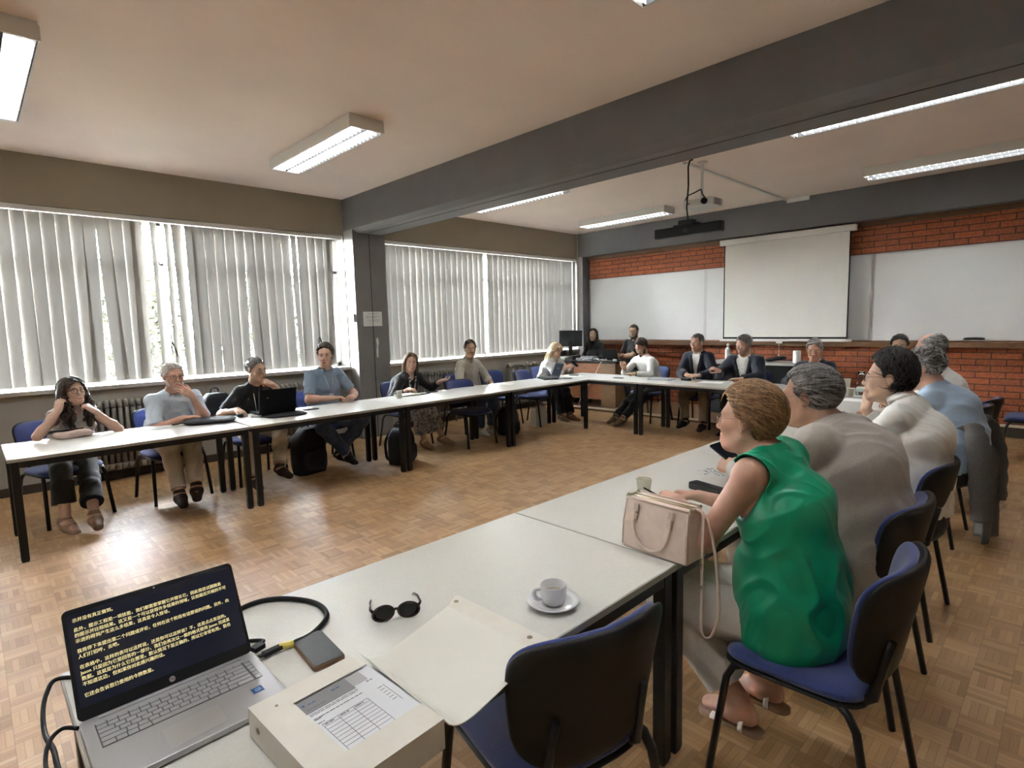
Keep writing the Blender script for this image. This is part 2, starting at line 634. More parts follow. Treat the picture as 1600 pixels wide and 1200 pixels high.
# teaching platform
bm = BM(); box2(bm, (XW + 0.012, 7.97, 0), (-3.0, YF, 0.055)); struct(obj('platform', bm, M_plat))
bm = BM(); box2(bm, (XW + 0.012, 7.95, 0.03), (-2.985, 7.985, 0.058)); box2(bm, (-3.0, 7.985, 0.03), (-2.985, YF, 0.058))
struct(obj('trim_7', bm, M_nose))
# sill ledge
for k, (a, b) in enumerate((W1, W2)):
    bm = BM()
    box2(bm, (XW - 0.3, a, SILL - 0.06), (XW + 0.05, b, SILL - 0.015))
    struct(obj('trim_%d' % (8 + k), bm, M_wsill, bev=0.006))
    bm = BM()
    box2(bm, (XW - 0.3, a, SILL - 0.11), (XW + 0.012, b, SILL - 0.06))
    struct(obj('trim_%d' % (10 + k), bm, M_taupe))


def window(n, y0, y1, mull):
    x = XW - 0.27
    bm = BM()
    z0, z1, zt = SILL - 0.015, HEAD, 2.38
    box2(bm, (x - 0.03, y0, z0), (x + 0.03, y1, z0 + 0.06)); box2(bm, (x - 0.03, y0, z1 - 0.06), (x + 0.03, y1, z1))
    for y in [y0 + 0.03] + mull + [y1 - 0.03]:
        box2(bm, (x - 0.03, y - 0.03, z0), (x + 0.03, y + 0.03, z1))
    box2(bm, (x - 0.03, y0, zt - 0.025), (x + 0.03, y1, zt + 0.025))
    w = struct(obj('window_%d' % n, bm, M_wframe, bev=0.004), 'white metal window frame behind the vertical blinds')
    ys = [y0] + mull + [y1]
    for a, b in zip(ys, ys[1:]):
        bm = BM(); box2(bm, (x - 0.003, a, z0), (x + 0.003, b, z1))
        obj('pane', bm, M_glass, w)
    return w


win1 = window(1, *W1, [-1.4, -0.35, 0.70, 1.73, 2.75])
win2 = window(2, *W2, [5.6, 6.75, 7.9])
for y, win in ((1.72, win1), (3.50, win1)):
    bm = BM()
    tube(bm, [(-7.40, y, 2.38), (-7.38, y + 0.005, 1.9), (-7.37, y, 1.42)], 0.007, 6)
    tube(bm, [(-7.40, y, 2.38), (-7.40, y + 0.36 if y > 2 else y - 0.14, 2.38)], 0.010, 6)
    tube(bm, [(-7.57, y, 2.38), (-7.40, y, 2.38)], 0.008, 6)
    o = obj('opener_rod', bm, M_alu, win)
    bm = BM()
    tube(bm, [(-7.37, y, 1.47), (-7.345, y + 0.01, 1.44), (-7.35, y + 0.035, 1.36), (-7.36, y + 0.04, 1.30)], 0.009, 6)
    tube(bm, [(-7.37, y, 1.47), (-7.35, y - 0.012, 1.40), (-7.36, y + 0.012, 1.33)], 0.006, 6)
    obj('handle', bm, M_black_metal, win)

# ------------------------------------------------------------------ vertical blinds
def blind(label, y0, y1, vanes):
    t = thing('vertical_blind', label, 'blind', (XW + 0.0, (y0 + y1) / 2, 0), 0, 'vertical blinds along the window wall')
    oy = -(y0 + y1) / 2
    bm = BM()
    box2(bm, (-0.055, y0 + oy, HEAD - 0.055), (-0.005, y1 + oy, HEAD - 0.005))
    obj('headrail', bm, M_wframe, t, bev=0.004)
    meshes = {}
    ztop, zb = HEAD - 0.06, SILL + 0.02
    for i, (y, ang, dy, dx) in enumerate(vanes):
        key = (round(dy, 3), round(dx, 3))
        if key not in meshes:
            bm = BM()
            NV, NU = 7, 6
            g = []
            for a in range(NV + 1):
                fz = a / NV
                row = []
                for b in range(NU + 1):
                    u = (b / NU - 0.5)
                    row.append(bm.verts.new((0.010 * (1 - 4 * u * u) + dx * fz * fz, 0.120 * u + dy * fz ** 1.3, ztop - (ztop - zb) * fz)))
                g.append(row)
            for a in range(NV):
                for b in range(NU):
                    bm.faces.new((g[a][b], g[a][b + 1], g[a + 1][b + 1], g[a + 1][b])).smooth = True
            me = bpy.data.meshes.new('vane')
            bm.to_mesh(me); bm.free()
            me.materials.append(M_vane)
            meshes[key] = me
        v = bpy.data.objects.new('vane', meshes[key])
        COL.objects.link(v)
        v.parent = t
        v.location = (-0.03, y + oy, 0)
        v.rotation_euler = (0, 0, R(ang))
    return t


rv = random.Random(3)
vl = []
y = W1[0] + 0.07
while y < 3.88:
    special = 1.44 < y < 1.98
    if not special and y < 3.74:
        dy = 0.0
        dx = 0.0
        ang = -7 + rv.uniform(-5, 5)
        if 1.02 < y < 1.13: dy = -0.055; ang = 10
        if 1.13 <= y < 1.25: dy = 0.05
        if 2.52 < y < 2.63: dy = -0.03
        if 2.63 <= y < 2.75: dy = 0.03
        if 3.12 < y < 3.22: dy = -0.05
        if 3.22 <= y < 3.34: dy = 0.05; ang = 30
        vl.append((y, ang, round(dy + rv.choice((-0.008, 0, 0.008)), 3), rv.choice((0, 0.01))))
    y += 0.1145
for y_, a_, d_ in ((1.475, 15, -0.03), (1.635, 48, 0.01), (1.775, 48, 0.0), (1.865, 20, 0.05), (2.0, 20, 0.0), (3.74, 24, -0.09)):
    vl.append((y_, a_, d_, 0.0))
blind1 = blind('wide grey vertical blind with gaps of daylight, left of the grey column', W1[0] + 0.02, W1[1] - 0.02, vl)
vl = []
y = W2[0] + 0.06
while y < W2[1] - 0.05:
    if not (6.56 < y < 6.68):
        ang = (-10 + rv.uniform(-7, 7)) if y < 8.2 else -4 + rv.uniform(-9, 12)
        vl.append((y, ang, rv.choice((-0.006, 0, 0.006)), 0.0))
    y += 0.1165
blind2 = blind('grey vertical blind between the grey column and the whiteboard wall', W2[0] + 0.02, W2[1] - 0.02, vl)

# ------------------------------------------------------------------ radiators
M_rad = mat('radiator_paint', (0.20, 0.18, 0.155), 0.5, var=0.05, vscale=10)
def radiator(y0, y1, label):
    t = thing('radiator', label, 'radiator', (XW + 0.12, (y0 + y1) / 2, 0), 0, 'cast iron radiators under the windows')
    n = max(4, int((y1 - y0) / 0.058))
    L = n * 0.058
    first = None
    for k in range(n):
        yy = -L / 2 + 0.058 * (k + 0.5)
        if first is None:
            bm = BM()
            for dx in (-0.05, 0.0, 0.05):
                tube(bm, [(dx, 0, 0.20), (dx, 0, 0.80)], 0.019, 8, flat=0.8)
            pts = [(-0.05, 0, 0.80), (-0.035, 0, 0.845), (0, 0, 0.86), (0.035, 0, 0.845), (0.05, 0, 0.80)]
            tube(bm, pts, 0.026, 8)
            tube(bm, [(p[0], 0, 1.0 - p[2]) for p in pts], 0.026, 8)
            s = first = obj('section', bm, M_rad, t, loc=(0, yy, 0))
        else:
            s = first.copy(); COL.objects.link(s); s.parent = t; s.location = (0, yy, 0)
    bm = BM()
    tube(bm, [(0, -L / 2 - 0.08, 0.17), (0, L / 2 + 0.02, 0.17)], 0.012, 8)
    tube(bm, [(0, -L / 2 - 0.08, 0.0), (0, -L / 2 - 0.08, 0.17)], 0.012, 8)
    tube(bm, [(0, L / 2, 0.0), (0, L / 2, 0.17)], 0.014, 8)
    obj('pipe', bm, M_rad, t)
radiator(0.80, 1.70, 'ribbed radiator behind the curly-haired woman and the white-haired man')
radiator(2.50, 3.45, 'ribbed radiator behind the two men left of the grey column')
radiator(4.75, 5.75, 'ribbed radiator right of the grey column, behind the woman with the scarf')
radiator(6.95, 7.78, 'ribbed radiator behind the blonde woman beside the side desk')

# ------------------------------------------------------------------ ceiling lights
M_tube = mat('fluorescent_tube', (1, 1, 1), 0.5, emit=(0.93, 0.97, 1.0), estr=9.0)
M_lite = mat('luminaire_white', (0.80, 0.78, 0.74), 0.45)
M_louv = mat('louvre_metal', (0.80, 0.80, 0.80), 0.35)
M_refl = mat('louvre_side_shade', (0.04, 0.04, 0.04), 0.5)  # near-black colour paints in the dark look of mirror blades at low angles
def luminaire(label, loc, proto=None):
    if proto:
        return dup(proto, loc, 0, label)
    t = thing('ceiling_light', label, 'ceiling light', loc, 0, 'fluorescent ceiling lights')
    L, W, D = 1.70, 0.32, 0.105
    bm = BM()
    box2(bm, (-L / 2, -W / 2, -0.02), (L / 2, W / 2, -0.001))
    for s in (-1, 1):
        box2(bm, (-L / 2, s * W / 2 - 0.006, -D), (L / 2, s * W / 2 + 0.006, -0.02))
        box2(bm, (s * L / 2 - 0.006, -W / 2, -D), (s * L / 2 + 0.006, W / 2, -0.02))
    obj('housing', bm, M_lite, t)
    for s in (-1, 1):
        bm = BM(); tube(bm, [(-L / 2 + 0.06, s * 0.075, -0.045), (L / 2 - 0.06, s * 0.075, -0.045)], 0.018, 12)
        obj('fluorescent_tube', bm, M_tube, t)
    bm = BM()
    for k in range(25):
        x = -L / 2 + 0.03 + k * (L - 0.06) / 24
        box2(bm, (x - 0.0015, -W / 2 + 0.006, -0.102), (x + 0.0015, W / 2 - 0.006, -0.068))
    obj('louvre', bm, M_louv, t)
    for yb in (-0.148, -0.004, 0.004, 0.148):
        bm = BM(); box2(bm, (-L / 2 + 0.01, yb - 0.002, -0.1045), (L / 2 - 0.01, yb + 0.002, -0.03)); obj('reflector', bm, M_refl, t)
    return t
LX, LX2 = -5.22, -1.12
l0 = luminaire('lit strip light above the curly-haired woman, cut by the left edge of the photo', (-5.13, 0.31, H))
luminaire('lit strip light on the ceiling before the grey beam, seen whole', (LX, 2.62, H), l0)
luminaire('strip light at the top edge of the photo, almost wholly out of frame', (-0.92, 2.62, H), l0)
luminaire('strip light half hidden behind the beam, over the man in the beige shirt', (LX - 0.4, 5.62, H), l0)
luminaire('lit strip light beyond the beam, left of the projector', (-5.52, 8.10, H), l0)
luminaire('strip light tucked behind the beam, its louvres just showing, right of the projector', (LX2 - 0.05, 5.62, H), l0)
luminaire('strip light near the brick wall over the right whiteboard, cut by the right edge', (LX2 - 0.03, 8.15, H), l0)
luminaire('strip light over the near corner table, behind the viewer', (LX2, 0.42, H), l0)
luminaire('strip light on the back row by the windows, behind the viewer', (LX, -1.7, H), l0)
luminaire('strip light on the back row by the right wall, behind the viewer', (LX2, -1.7, H), l0)

# ------------------------------------------------------------------ whiteboards, screen, projector
M_wb = mat('whiteboard_enamel', (0.74, 0.75, 0.745), 0.16, var=0.02, vscale=2, coat=0.3)
def board(x0, x1, label):
    t = thing('whiteboard', label, 'whiteboard', ((x0 + x1) / 2, YF, 1.22), 0, 'whiteboards on the brick wall')
    w = (x1 - x0) / 2
    bm = BM(); box2(bm, (-w + 0.01, -0.03, 0.01), (w - 0.01, -0.002, 1.215)); obj('board', bm, M_wb, t)
    bm = BM()
    for s in (-1, 1):
        box2(bm, (s * w - 0.012, -0.036, 0), (s * w + 0.012, -0.001, 1.225))
    box2(bm, (-w, -0.036, 1.213), (w, -0.001, 1.228)); box2(bm, (-w, -0.036, -0.003), (w, -0.001, 0.012))
    obj('frame', bm, M_alu, t)
board(-7.19, -4.68, 'whiteboard nearest the windows, left of the projection screen')
board(-4.655, -2.16, 'whiteboard mostly covered by the projection screen, its edges showing')
board(-2.135, 0.37, 'whiteboard right of the projection screen, cut by the right edge of the photo')

M_screen = mat('screen_fabric', (0.72, 0.71, 0.66), 0.8)
M_blackedge = mat('screen_black_border', (0.015, 0.015, 0.015), 0.8)
t = thing('projection_screen', 'pulled-down white projection screen with a thin black border', 'projector screen', (-3.34, 9.19, 0))
bm = BM(); box2(bm, (-1.0, -0.04, 2.785), (1.0, 0.04, 2.875)); obj('case', bm, M_white_plastic, t, bev=0.01)
bm = BM(); box2(bm, (-0.915, 0.001, 1.275), (0.915, 0.003, 2.79)); obj('fabric', bm, M_screen, t)
bm = BM()
box2(bm, (-0.96, -0.001, 1.235), (-0.915, 0.002, 2.79)); box2(bm, (0.915, -0.001, 1.235), (0.96, 0.002, 2.79)); box2(bm, (-0.96, -0.001, 1.235), (0.96, 0.002, 1.275))
bm2 = BM()
box2(bm2, (-0.935, -0.0005, 1.255), (-0.918, 0.0035, 2.79)); box2(bm2, (0.918, -0.0005, 1.255), (0.935, 0.0035, 2.79)); box2(bm2, (-0.935, -0.0005, 1.245), (0.935, 0.0035, 1.275))
bm.free()
obj('border', bm2, M_blackedge, t)
bm = BM(); box2(bm, (-0.99, -0.012, 1.205), (0.99, 0.015, 1.243)); obj('bottom_bar', bm, M_white_plastic, t, bev=0.005)
bm = BM()
box2(bm, (-0.06, -0.018, 1.175), (0.03, -0.008, 1.205)); tube(bm, [(-0.015, -0.014, 1.18), (-0.015, -0.014, 1.0)], 0.003, 6)
lathe(bm, [(0, -0.016), (0.012, -0.008), (0.014, 0.004), (0.006, 0.016), (0, 0.018)], (-0.015, -0.014, 0.985), 12)
obj('pull_cord', bm, M_white_plastic, t)

t = thing('ceiling_projector', 'white projector on a ceiling pole with looped black cables', 'projector', (-3.16, 6.2, H))
bm = BM(); lathe(bm, [(0, 0), (0.06, 0), (0.06, -0.012), (0.02, -0.02)], n=20); obj('ceiling_plate', bm, M_white_plastic, t)
bm = BM(); tube(bm, [(0, 0, -0.01), (0, 0, -0.40)], 0.018, 12); obj('pole', bm, M_white_plastic, t)
bm = BM(); box2(bm, (-0.17, -0.13, -0.51), (0.19, 0.14, -0.415)); obj('housing', bm, M_white_plastic, t, bev=0.02, seg=3)
bm = BM(); tube(bm, [(0.10, -0.13, -0.46), (0.10, -0.155, -0.46)], 0.035, 16); obj('lens', bm, M_black, t)
bm = BM()
for zz in range(5):
    box2(bm, (0.185, -0.08, -0.495 + zz * 0.014), (0.192, 0.08, -0.489 + zz * 0.014))
obj('vent', bm, M_black, t)
bm = BM()
tube(bm, [(-0.005, -0.02, -0.30), (-0.06, -0.05, -0.33), (-0.13, -0.09, -0.36), (-0.16, -0.10, -0.42), (-0.13, -0.12, -0.47), (-0.08, -0.13, -0.46)], 0.007, 6)
tube(bm, [(0.0, -0.02, -0.30), (0.03, -0.05, -0.36), (0.07, -0.09, -0.40), (0.10, -0.10, -0.42)], 0.007, 6)
obj('cable', bm, M_black, t)

t = thing('camera_bar', 'long black conference bar hanging from the ceiling on a cable', 'conference bar', (-3.22, 6.0, 2.59))
bm = BM(); box2(bm, (-0.41, -0.045, -0.055), (0.41, 0.045, 0.055)); obj('bar', bm, M_black, t, bev=0.012, seg=3)
bm = BM(); box2(bm, (-0.10, -0.055, 0.05), (0.08, 0.055, 0.115)); box2(bm, (-0.17, -0.04, 0.04), (0.15, 0.04, 0.075)); obj('mount', bm, M_black, t, bev=0.01)
bm = BM(); lathe(bm, [(0, 0), (0.032, 0.0), (0.035, -0.01), (0.02, -0.014), (0, -0.008)], (0, -0.045, 0), 20, M=Matrix(((1, 0, 0), (0, 0, 1), (0, 1, 0)))); obj('lens', bm, M_black_metal, t)
bm = BM(); tube(bm, [(0.0, 0, 0.11), (-0.02, 0, 0.25), (0.0, 0.0, 0.5), (-0.005, 0, 0.7), (0.012, 0, 0.76), (0.05, 0, 0.768)], 0.009, 8); obj('cable', bm, M_black, t)
bm = BM(); box2(bm, (-3.30, 6.02, H - 0.022), (-3.265, 9.12, H)); tag(obj('cable_conduit', bm, M_white_plastic), 'white cable conduit across the ceiling from projector to front wall', 'conduit')
bm = BM(); box2(bm, (-3.27, 9.095, H - 0.06), (-2.95, 9.12, H - 0.0)); tag(obj('junction_box', bm, M_white_plastic, bev=0.004), 'small white junction box on the grey band, beside the projector', 'junction box')

# paper notice and torn paper on the column
M_paper = mat('white_paper', (0.78, 0.78, 0.76), 0.8)
M_ink = mat('grey_ink', (0.25, 0.25, 0.27), 0.8)
t = thing('paper_notice', 'white paper notice with faint grey writing on the column', 'notice', (-7.098, 4.19, 1.60))
bm = BM(); box2(bm, (0, -0.15, 0), (0.002, 0.15, 0.205)); obj('sheet', bm, M_paper, t)
bm = BM()
for z, a, b in ((0.172, -0.07, 0.07), (0.135, -0.10, 0.11), (0.118, -0.11, 0.05), (0.085, -0.09, 0.10), (0.066, -0.06, 0.11), (0.03, -0.08, 0.0)):
    k = a
    while k < b:
        w = rv.uniform(0.012, 0.03)
        box2(bm, (0.002, k, z), (0.0025, min(k + w, b), z + rv.uniform(0.004, 0.007)))
        k += w + 0.008
obj('writing', bm, M_ink, t)
bm = BM()
prism(bm, [(-0.012, 0), (0.010, 0.0), (0.016, 0.10), (0.012, 0.16), (0.028, 0.2), (0.022, 0.27), (0.004, 0.29), (-0.014, 0.25), (-0.006, 0.18), (-0.018, 0.09)], 0, 0.002,
      Matrix(((0, 0, 1, -7.097), (1, 0, 0, 4.24), (0, 1, 0, 1.15), (0, 0, 0, 1))))
tag(obj('torn_paper', bm, M_paper), 'torn strip of white paper stuck to the column under the notice', 'paper scrap')
bm = BM(); box2(bm, (-7.2, 3.915, 1.66), (-7.14, 3.94, 1.78)); tag(obj('wall_switch', bm, M_white_plastic, bev=0.004), 'small white switch on the light side of the column', 'switch')

# ------------------------------------------------------------------ outside
M_leaf = mat('tree_leaves', (0.004, 0.005, 0.0008), 0.6, var=0.6, vscale=3, var2=(0.011, 0.010, 0.0012))
M_bark = mat('tree_bark', (0.12, 0.08, 0.05), 0.9, var=0.3, vscale=10)
M_ground = mat('dry_ground', (0.07, 0.06, 0.035), 0.9, var=0.2, vscale=0.5)
bm = BM(); box2(bm, (-60, -40, -1.2), (XW - 0.4, 60, -1.0)); struct(obj('ground', bm, M_ground))
def tree(loc, h, r, label):
    rr = random.Random(int(loc[0] * 10 + loc[1] * 7))
    t = thing('tree', label, 'tree', loc, 0, 'trees outside the windows')
    bm = BM(); tube(bm, [(0, 0, 0), (0.05, 0.03, h * 0.4), (0, 0.1, h * 0.75)], [0.16, 0.12, 0.05], 8); obj('trunk', bm, M_bark, t)
    bm = BM()
    for k in range(5200):
        a, b, q = rr.uniform(0, 2 * PI), rr.uniform(-1, 1), rr.random() ** 0.4
        s = math.sqrt(1 - b * b)
        c = Vector((math.cos(a) * s * r * q, math.sin(a) * s * r * q, h * 0.62 + b * h * 0.36 * q))
        d = Vector((rr.uniform(-1, 1), rr.uniform(-1, 1), rr.uniform(-1, 1))).normalized()
        e = d.orthogonal().normalized() * 0.05
        f = d * 0.08
        vsx = [bm.verts.new(c + p) for p in (-f, e, f, -e)]
        bm.faces.new(vsx)
    obj('crown', bm, M_leaf, t)
for k, (x, y, h, r) in enumerate(((-15.5, 2.6, 4.3, 1.45), (-15.0, 5.9, 4.4, 1.5), (-16, 9.3, 4.3, 1.5), (-15.5, 12.7, 4.2, 1.5), (-16, -0.7, 4.4, 1.45), (-15.5, 16.2, 4.4, 1.6))):
    tree((x, y, -1.0), h, r, ('leafy tree outside, straight beyond the gap in the left blind', 'leafy tree outside, behind the blind at the man with the laptop', 'leafy tree outside, beyond the grey column',
         'leafy tree outside, behind the right blind', 'leafy tree outside, behind the curly-haired woman', 'leafy tree outside, toward the whiteboard corner')[k])

# ================================================================== FURNITURE
def laminate():
    m = mat('pale_grey_laminate', (0.67, 0.66, 0.615), 0.24, var=0.035, vscale=160, bump=0.02, bscale=800)
    return m
M_lam = laminate()
M_edge = mat('laminate_edge', (0.42, 0.40, 0.36), 0.45)
TZ = 0.74

def make_table(label, loc, rz):
    t = thing('conference_table', label, 'table', loc, rz, 'conference tables in a horseshoe')
    bm = BM(); box2(bm, (-0.797, -0.397, TZ - 0.024), (0.797, 0.397, TZ)); obj('tabletop', bm, M_lam, t, bev=0.002)
    bm = BM()
    for s in (-1, 1):
        box2(bm, (-0.7985, s * 0.3985 - 0.0015, TZ - 0.023), (0.7985, s * 0.3985 + 0.0015, TZ - 0.002))
        box2(bm, (s * 0.7985 - 0.0015, -0.3985, TZ - 0.023), (s * 0.7985 + 0.0015, 0.3985, TZ - 0.002))
    obj('edge_band', bm, M_edge, t)
    bm = BM()
    for s in (-1, 1):
        box2(bm, (-0.77, s * 0.375 - 0.012, TZ - 0.068), (0.77, s * 0.375 + 0.012, TZ - 0.025))
        box2(bm, (s * 0.765 - 0.012, -0.37, TZ - 0.068), (s * 0.765 + 0.012, 0.37, TZ - 0.025))
    obj('frame', bm, M_black_metal, t)
    for sx in (-1, 1):
        for sy in (-1, 1):
            bm = BM()
            box2(bm, (sx * 0.762 - 0.024, sy * 0.366 - 0.024, 0.012), (sx * 0.762 + 0.024, sy * 0.366 + 0.024, TZ - 0.026))
            box2(bm, (sx * 0.762 - 0.021, sy * 0.366 - 0.021, 0.0), (sx * 0.762 + 0.021, sy * 0.366 + 0.021, 0.013))
            obj('leg', bm, M_black_metal, t, bev=0.004)
    return t
T0 = make_table('table by the windows with the pink pouch, the nearest of the left row', (-5.49, 0.935, 0), R(90))
for lab, loc, rz in (
        ('second table from the camera in the left row, with the black laptop on it', (-5.49, 2.55, 0), R(90)),
        ('third table of the left row, with the notebook and paper cup before the scarf woman', (-5.49, 4.155, 0), R(90)),
        ('fourth and farthest table of the left row, carrying the open laptop', (-5.49, 5.76, 0), R(90)),
        ('corner table of the front row, before the man in the white shirt writing', (-5.08, 6.985, 0), 0),
        ('middle table of the front row, before the two navy jackets', (-3.475, 6.985, 0), 0),
        ('right table of the front row with the glass carafe', (-1.87, 6.985, 0), 0),
        ('nearest table of the right row, under the open silver laptop', (-1.34, 0.895, 0), R(90)),
        ('table of the right row with the paper cup, before the woman in green', (-1.34, 2.50, 0), R(90)),
        ('third table of the right row, before the young man with the tie', (-1.34, 4.105, 0), R(90)),
        ('far table of the right row, before the man in the pale blue shirt', (-1.34, 5.71, 0), R(90))):
    dup(T0, loc, rz, lab)

# ------------------------------------------------------------------ chairs
M_blue = mat('blue_upholstery', (0.032, 0.050, 0.19), 0.85, var=0.35, vscale=420, bump=0.35, bscale=900, sheen=0.35)
def make_chair(label, loc, rz):
    t = thing('conference_chair', label, 'chair', loc, rz, 'blue conference chairs')
    cs = lambda x, y: -0.018 + 0.35 * x * x - (0.9 * (y - 0.14) ** 2 if y > 0.14 else 0)
    bm = BM(); pad(bm, superell(0.475, 0.43, 0.42, 0.03), 0.06, cs, 0.008, M=Matrix.Translation((0, 0.0, 0.452))); obj('seat', bm, M_blue, t)
    bm = BM(); pad(bm, superell(0.482, 0.438, 0.42, 0.03), 0.028, cs, M=Matrix.Translation((0, 0, 0.428))); obj('seat_shell', bm, M_black, t)
    Mb = Matrix.Translation((0, -0.245, 0.665)) @ Matrix.Rotation(R(90 + 11), 4, 'X')
    cb = lambda x, y: -1.15 * x * x + 0.35 * y * y      # concave toward the sitter (local +z faces back)
    bm = BM(); pad(bm, superell(0.455, 0.365, 0.5, 0.10), 0.042, lambda x, y: cb(x, y) - 0.006, M=Mb); obj('backrest', bm, M_blue, t)
    bm = BM(); pad(bm, superell(0.475, 0.385, 0.5, 0.10), 0.034, lambda x, y: cb(x, y) + 0.016, 0.012, M=Mb, edge=0.2); obj('back_shell', bm, M_black, t)
    for s in (-1, 1):
        bm = BM(); tube(bm, [(s * 0.245, 0.235, 0.0), (s * 0.225, 0.185, 0.37), (s * 0.218, 0.165, 0.41), (s * 0.205, 0.13, 0.425)], 0.0125, 10, flat=1.25); obj('leg', bm, M_black_metal, t)
        bm = BM(); tube(bm, [(s * 0.250, -0.275, 0.0), (s * 0.228, -0.205, 0.37), (s * 0.220, -0.18, 0.41), (s * 0.205, -0.145, 0.425)], 0.0125, 10, flat=1.25); obj('leg', bm, M_black_metal, t)
        bm = BM(); tube(bm, [(s * 0.15, -0.10, 0.412), (s * 0.15, -0.185, 0.415), (s * 0.15, -0.225, 0.45), (s * 0.145, -0.245, 0.56), (s * 0.14, -0.262, 0.64)], 0.011, 8, flat=1.5); obj('back_support', bm, M_black_metal, t)
    bm = BM()
    for s in (-1, 1):
        tube(bm, [(s * 0.205, 0.14, 0.42), (s * 0.205, -0.15, 0.42)], 0.012, 8)
    for y in (0.12, -0.13):
        tube(bm, [(-0.205, y, 0.415), (0.205, y, 0.415)], 0.010, 8)
    obj('seat_frame', bm, M_black_metal, t)
    return t

# ------------------------------------------------------------------ desks by the brick wall
M_desktop = mat('black_desktop', (0.014, 0.013, 0.013), 0.35)
M_deskfront = mat('reddish_wood_panel', (0.27, 0.105, 0.045), 0.55, var=0.3, vscale=16, stretch=(1, 1, 9), bump=0.1, bscale=60)
M_deskwood = mat('brown_wood_panel', (0.20, 0.12, 0.06), 0.5, var=0.2, vscale=12, stretch=(1, 1, 9))
t = thing('side_desk', 'wooden side desk with a black top, crowded with equipment, in the window corner', 'desk', (-6.45, 8.42, 0.055))
bm = BM(); box2(bm, (-0.78, -0.30, 0.785), (0.74, 0.30, 0.82)); obj('desktop', bm, M_desktop, t, bev=0.004)
bm = BM(); box2(bm, (-0.70, -0.27, 0.12), (0.40, -0.245, 0.785)); obj('front_panel', bm, M_deskfront, t)
bm = BM(); box2(bm, (0.40, -0.28, 0.0), (0.72, 0.28, 0.785)); obj('pedestal', bm, M_deskwood, t, bev=0.004)
bm = BM(); box2(bm, (-0.74, -0.28, 0.0), (-0.70, 0.28, 0.785)); obj('side_panel', bm, M_deskwood, t)
M_greytop = mat('grey_desktop', (0.38, 0.36, 0.34), 0.4)
t = thing('front_desk', 'dark desk with a grey top against the brick wall, behind the navy jackets', 'desk', (-3.62, 8.95, 0))
bm = BM(); box2(bm, (-0.68, -0.24, 0.86), (0.70, 0.26, 0.90)); obj('desktop', bm, M_greytop, t, bev=0.004)
bm = BM(); box2(bm, (-0.66, -0.22, 0.055), (0.58, 0.25, 0.86)); obj('cabinet', bm, M_black, t, bev=0.004)
# on the front desk
M_wht = mat('white_gloss_plastic', (0.82, 0.82, 0.80), 0.3)
bm = BM(); lathe(bm, [(0, 0), (0.040, 0), (0.042, 0.01), (0.042, 0.17), (0.034, 0.205), (0.016, 0.222), (0.015, 0.245), (0.022, 0.25), (0.022, 0.262), (0.008, 0.265), (0.007, 0.285), (0, 0.287)], n=24)
tag(obj('pump_bottle', bm, M_wht, loc=(-4.03, 8.85, 0.90)), 'white pump bottle on the front desk between the navy jackets', 'bottle')
bm = BM(); lathe(bm, [(0, 0), (0.052, 0), (0.054, 0.004), (0.054, 0.176), (0.05, 0.18), (0.02, 0.18), (0.02, 0.16), (0, 0.16)], n=28)
tag(obj('paper_roll', bm, M_wht, loc=(-2.985, 8.88, 0.90)), 'white paper roll standing on the front desk', 'paper roll')
bm = BM(); pad(bm, superell(0.30, 0.17, 0.7), 0.06, lambda x, y: 0.02 * math.sin(9 * x), M=Matrix.Translation((0, 0, 0.053))); tag(obj('dark_cloth', bm, M_black, loc=(-3.28, 8.86, 0.90)), 'crumpled dark cloth lying on the front desk', 'cloth')
M_dfab = mat('black_bag_fabric', (0.012, 0.012, 0.014), 0.8, var=0.3, vscale=60, bump=0.3, bscale=300)
bm = BM()
pad(bm, superell(0.22, 0.05, 0.8), 0.03, lambda x, y: 0.018 * math.cos(6 * x), M=Matrix.Translation((0, 0, 0.028)), nt=32)
tag(obj('board_cloth', bm, M_dfab, loc=(-0.98, 9.255, 1.205), rot=(0, 0, 0.05)), 'dark crumpled cloth lying on the whiteboard ledge', 'cloth')

# on the side desk (top at 0.875)
SD = 0.875
t = thing('monitor', 'black desktop monitor on the side desk seen from behind', 'monitor', (-6.99, 8.45, SD), R(28))
bm = BM(); box(bm, (0, 0, 0.40), (0.46, 0.035, 0.31), (R(-8), 0, 0)); obj('screen', bm, M_black, t, bev=0.012)
bm = BM(); box(bm, (0, 0.008, 0.557), (0.45, 0.02, 0.008), (R(-8), 0, 0)); obj('top_edge', bm, M_alu, t)
bm = BM(); box(bm, (0, -0.03, 0.22), (0.07, 0.03, 0.30)); lathe(bm, [(0, 0.012), (0.11, 0.010), (0.12, 0), (0, 0)], n=28); obj('stand', bm, M_black, t, bev=0.003)
for k, (dx, dy, z) in enumerate(((0, 0, 0), (0.01, 0.01, 0.014), (-0.01, 0.0, 0.03), (0.005, -0.01, 0.043))):
    bm = BM(); box(bm, (0, 0, 0.006), (0.30, 0.21, 0.012), (0, 0, 0.1 * k))
    tag(obj('document_stack', bm, M_paper, loc=(-7.06 + dx, 8.22 + dy, SD + z)), ('lowest', 'second lowest', 'third lowest', 'topmost')[k] + ' sheaf of white papers on the side desk corner', 'papers', 'sheaves of paper on the side desk')
bm = BM(); pad(bm, superell(0.26, 0.15, 0.8), 0.10, lambda x, y: 0.02 * math.sin(12 * x), M=Matrix.Translation((0, 0, 0.075)), nt=32)
tag(obj('black_pouch', bm, M_dfab, loc=(-7.06, 8.22, SD + 0.048)), 'black pouch lying on the white papers of the side desk', 'pouch')
t = thing('desk_telephone', 'black desk telephone with a white display label on the side desk', 'telephone', (-6.76, 8.27, SD), R(-15))
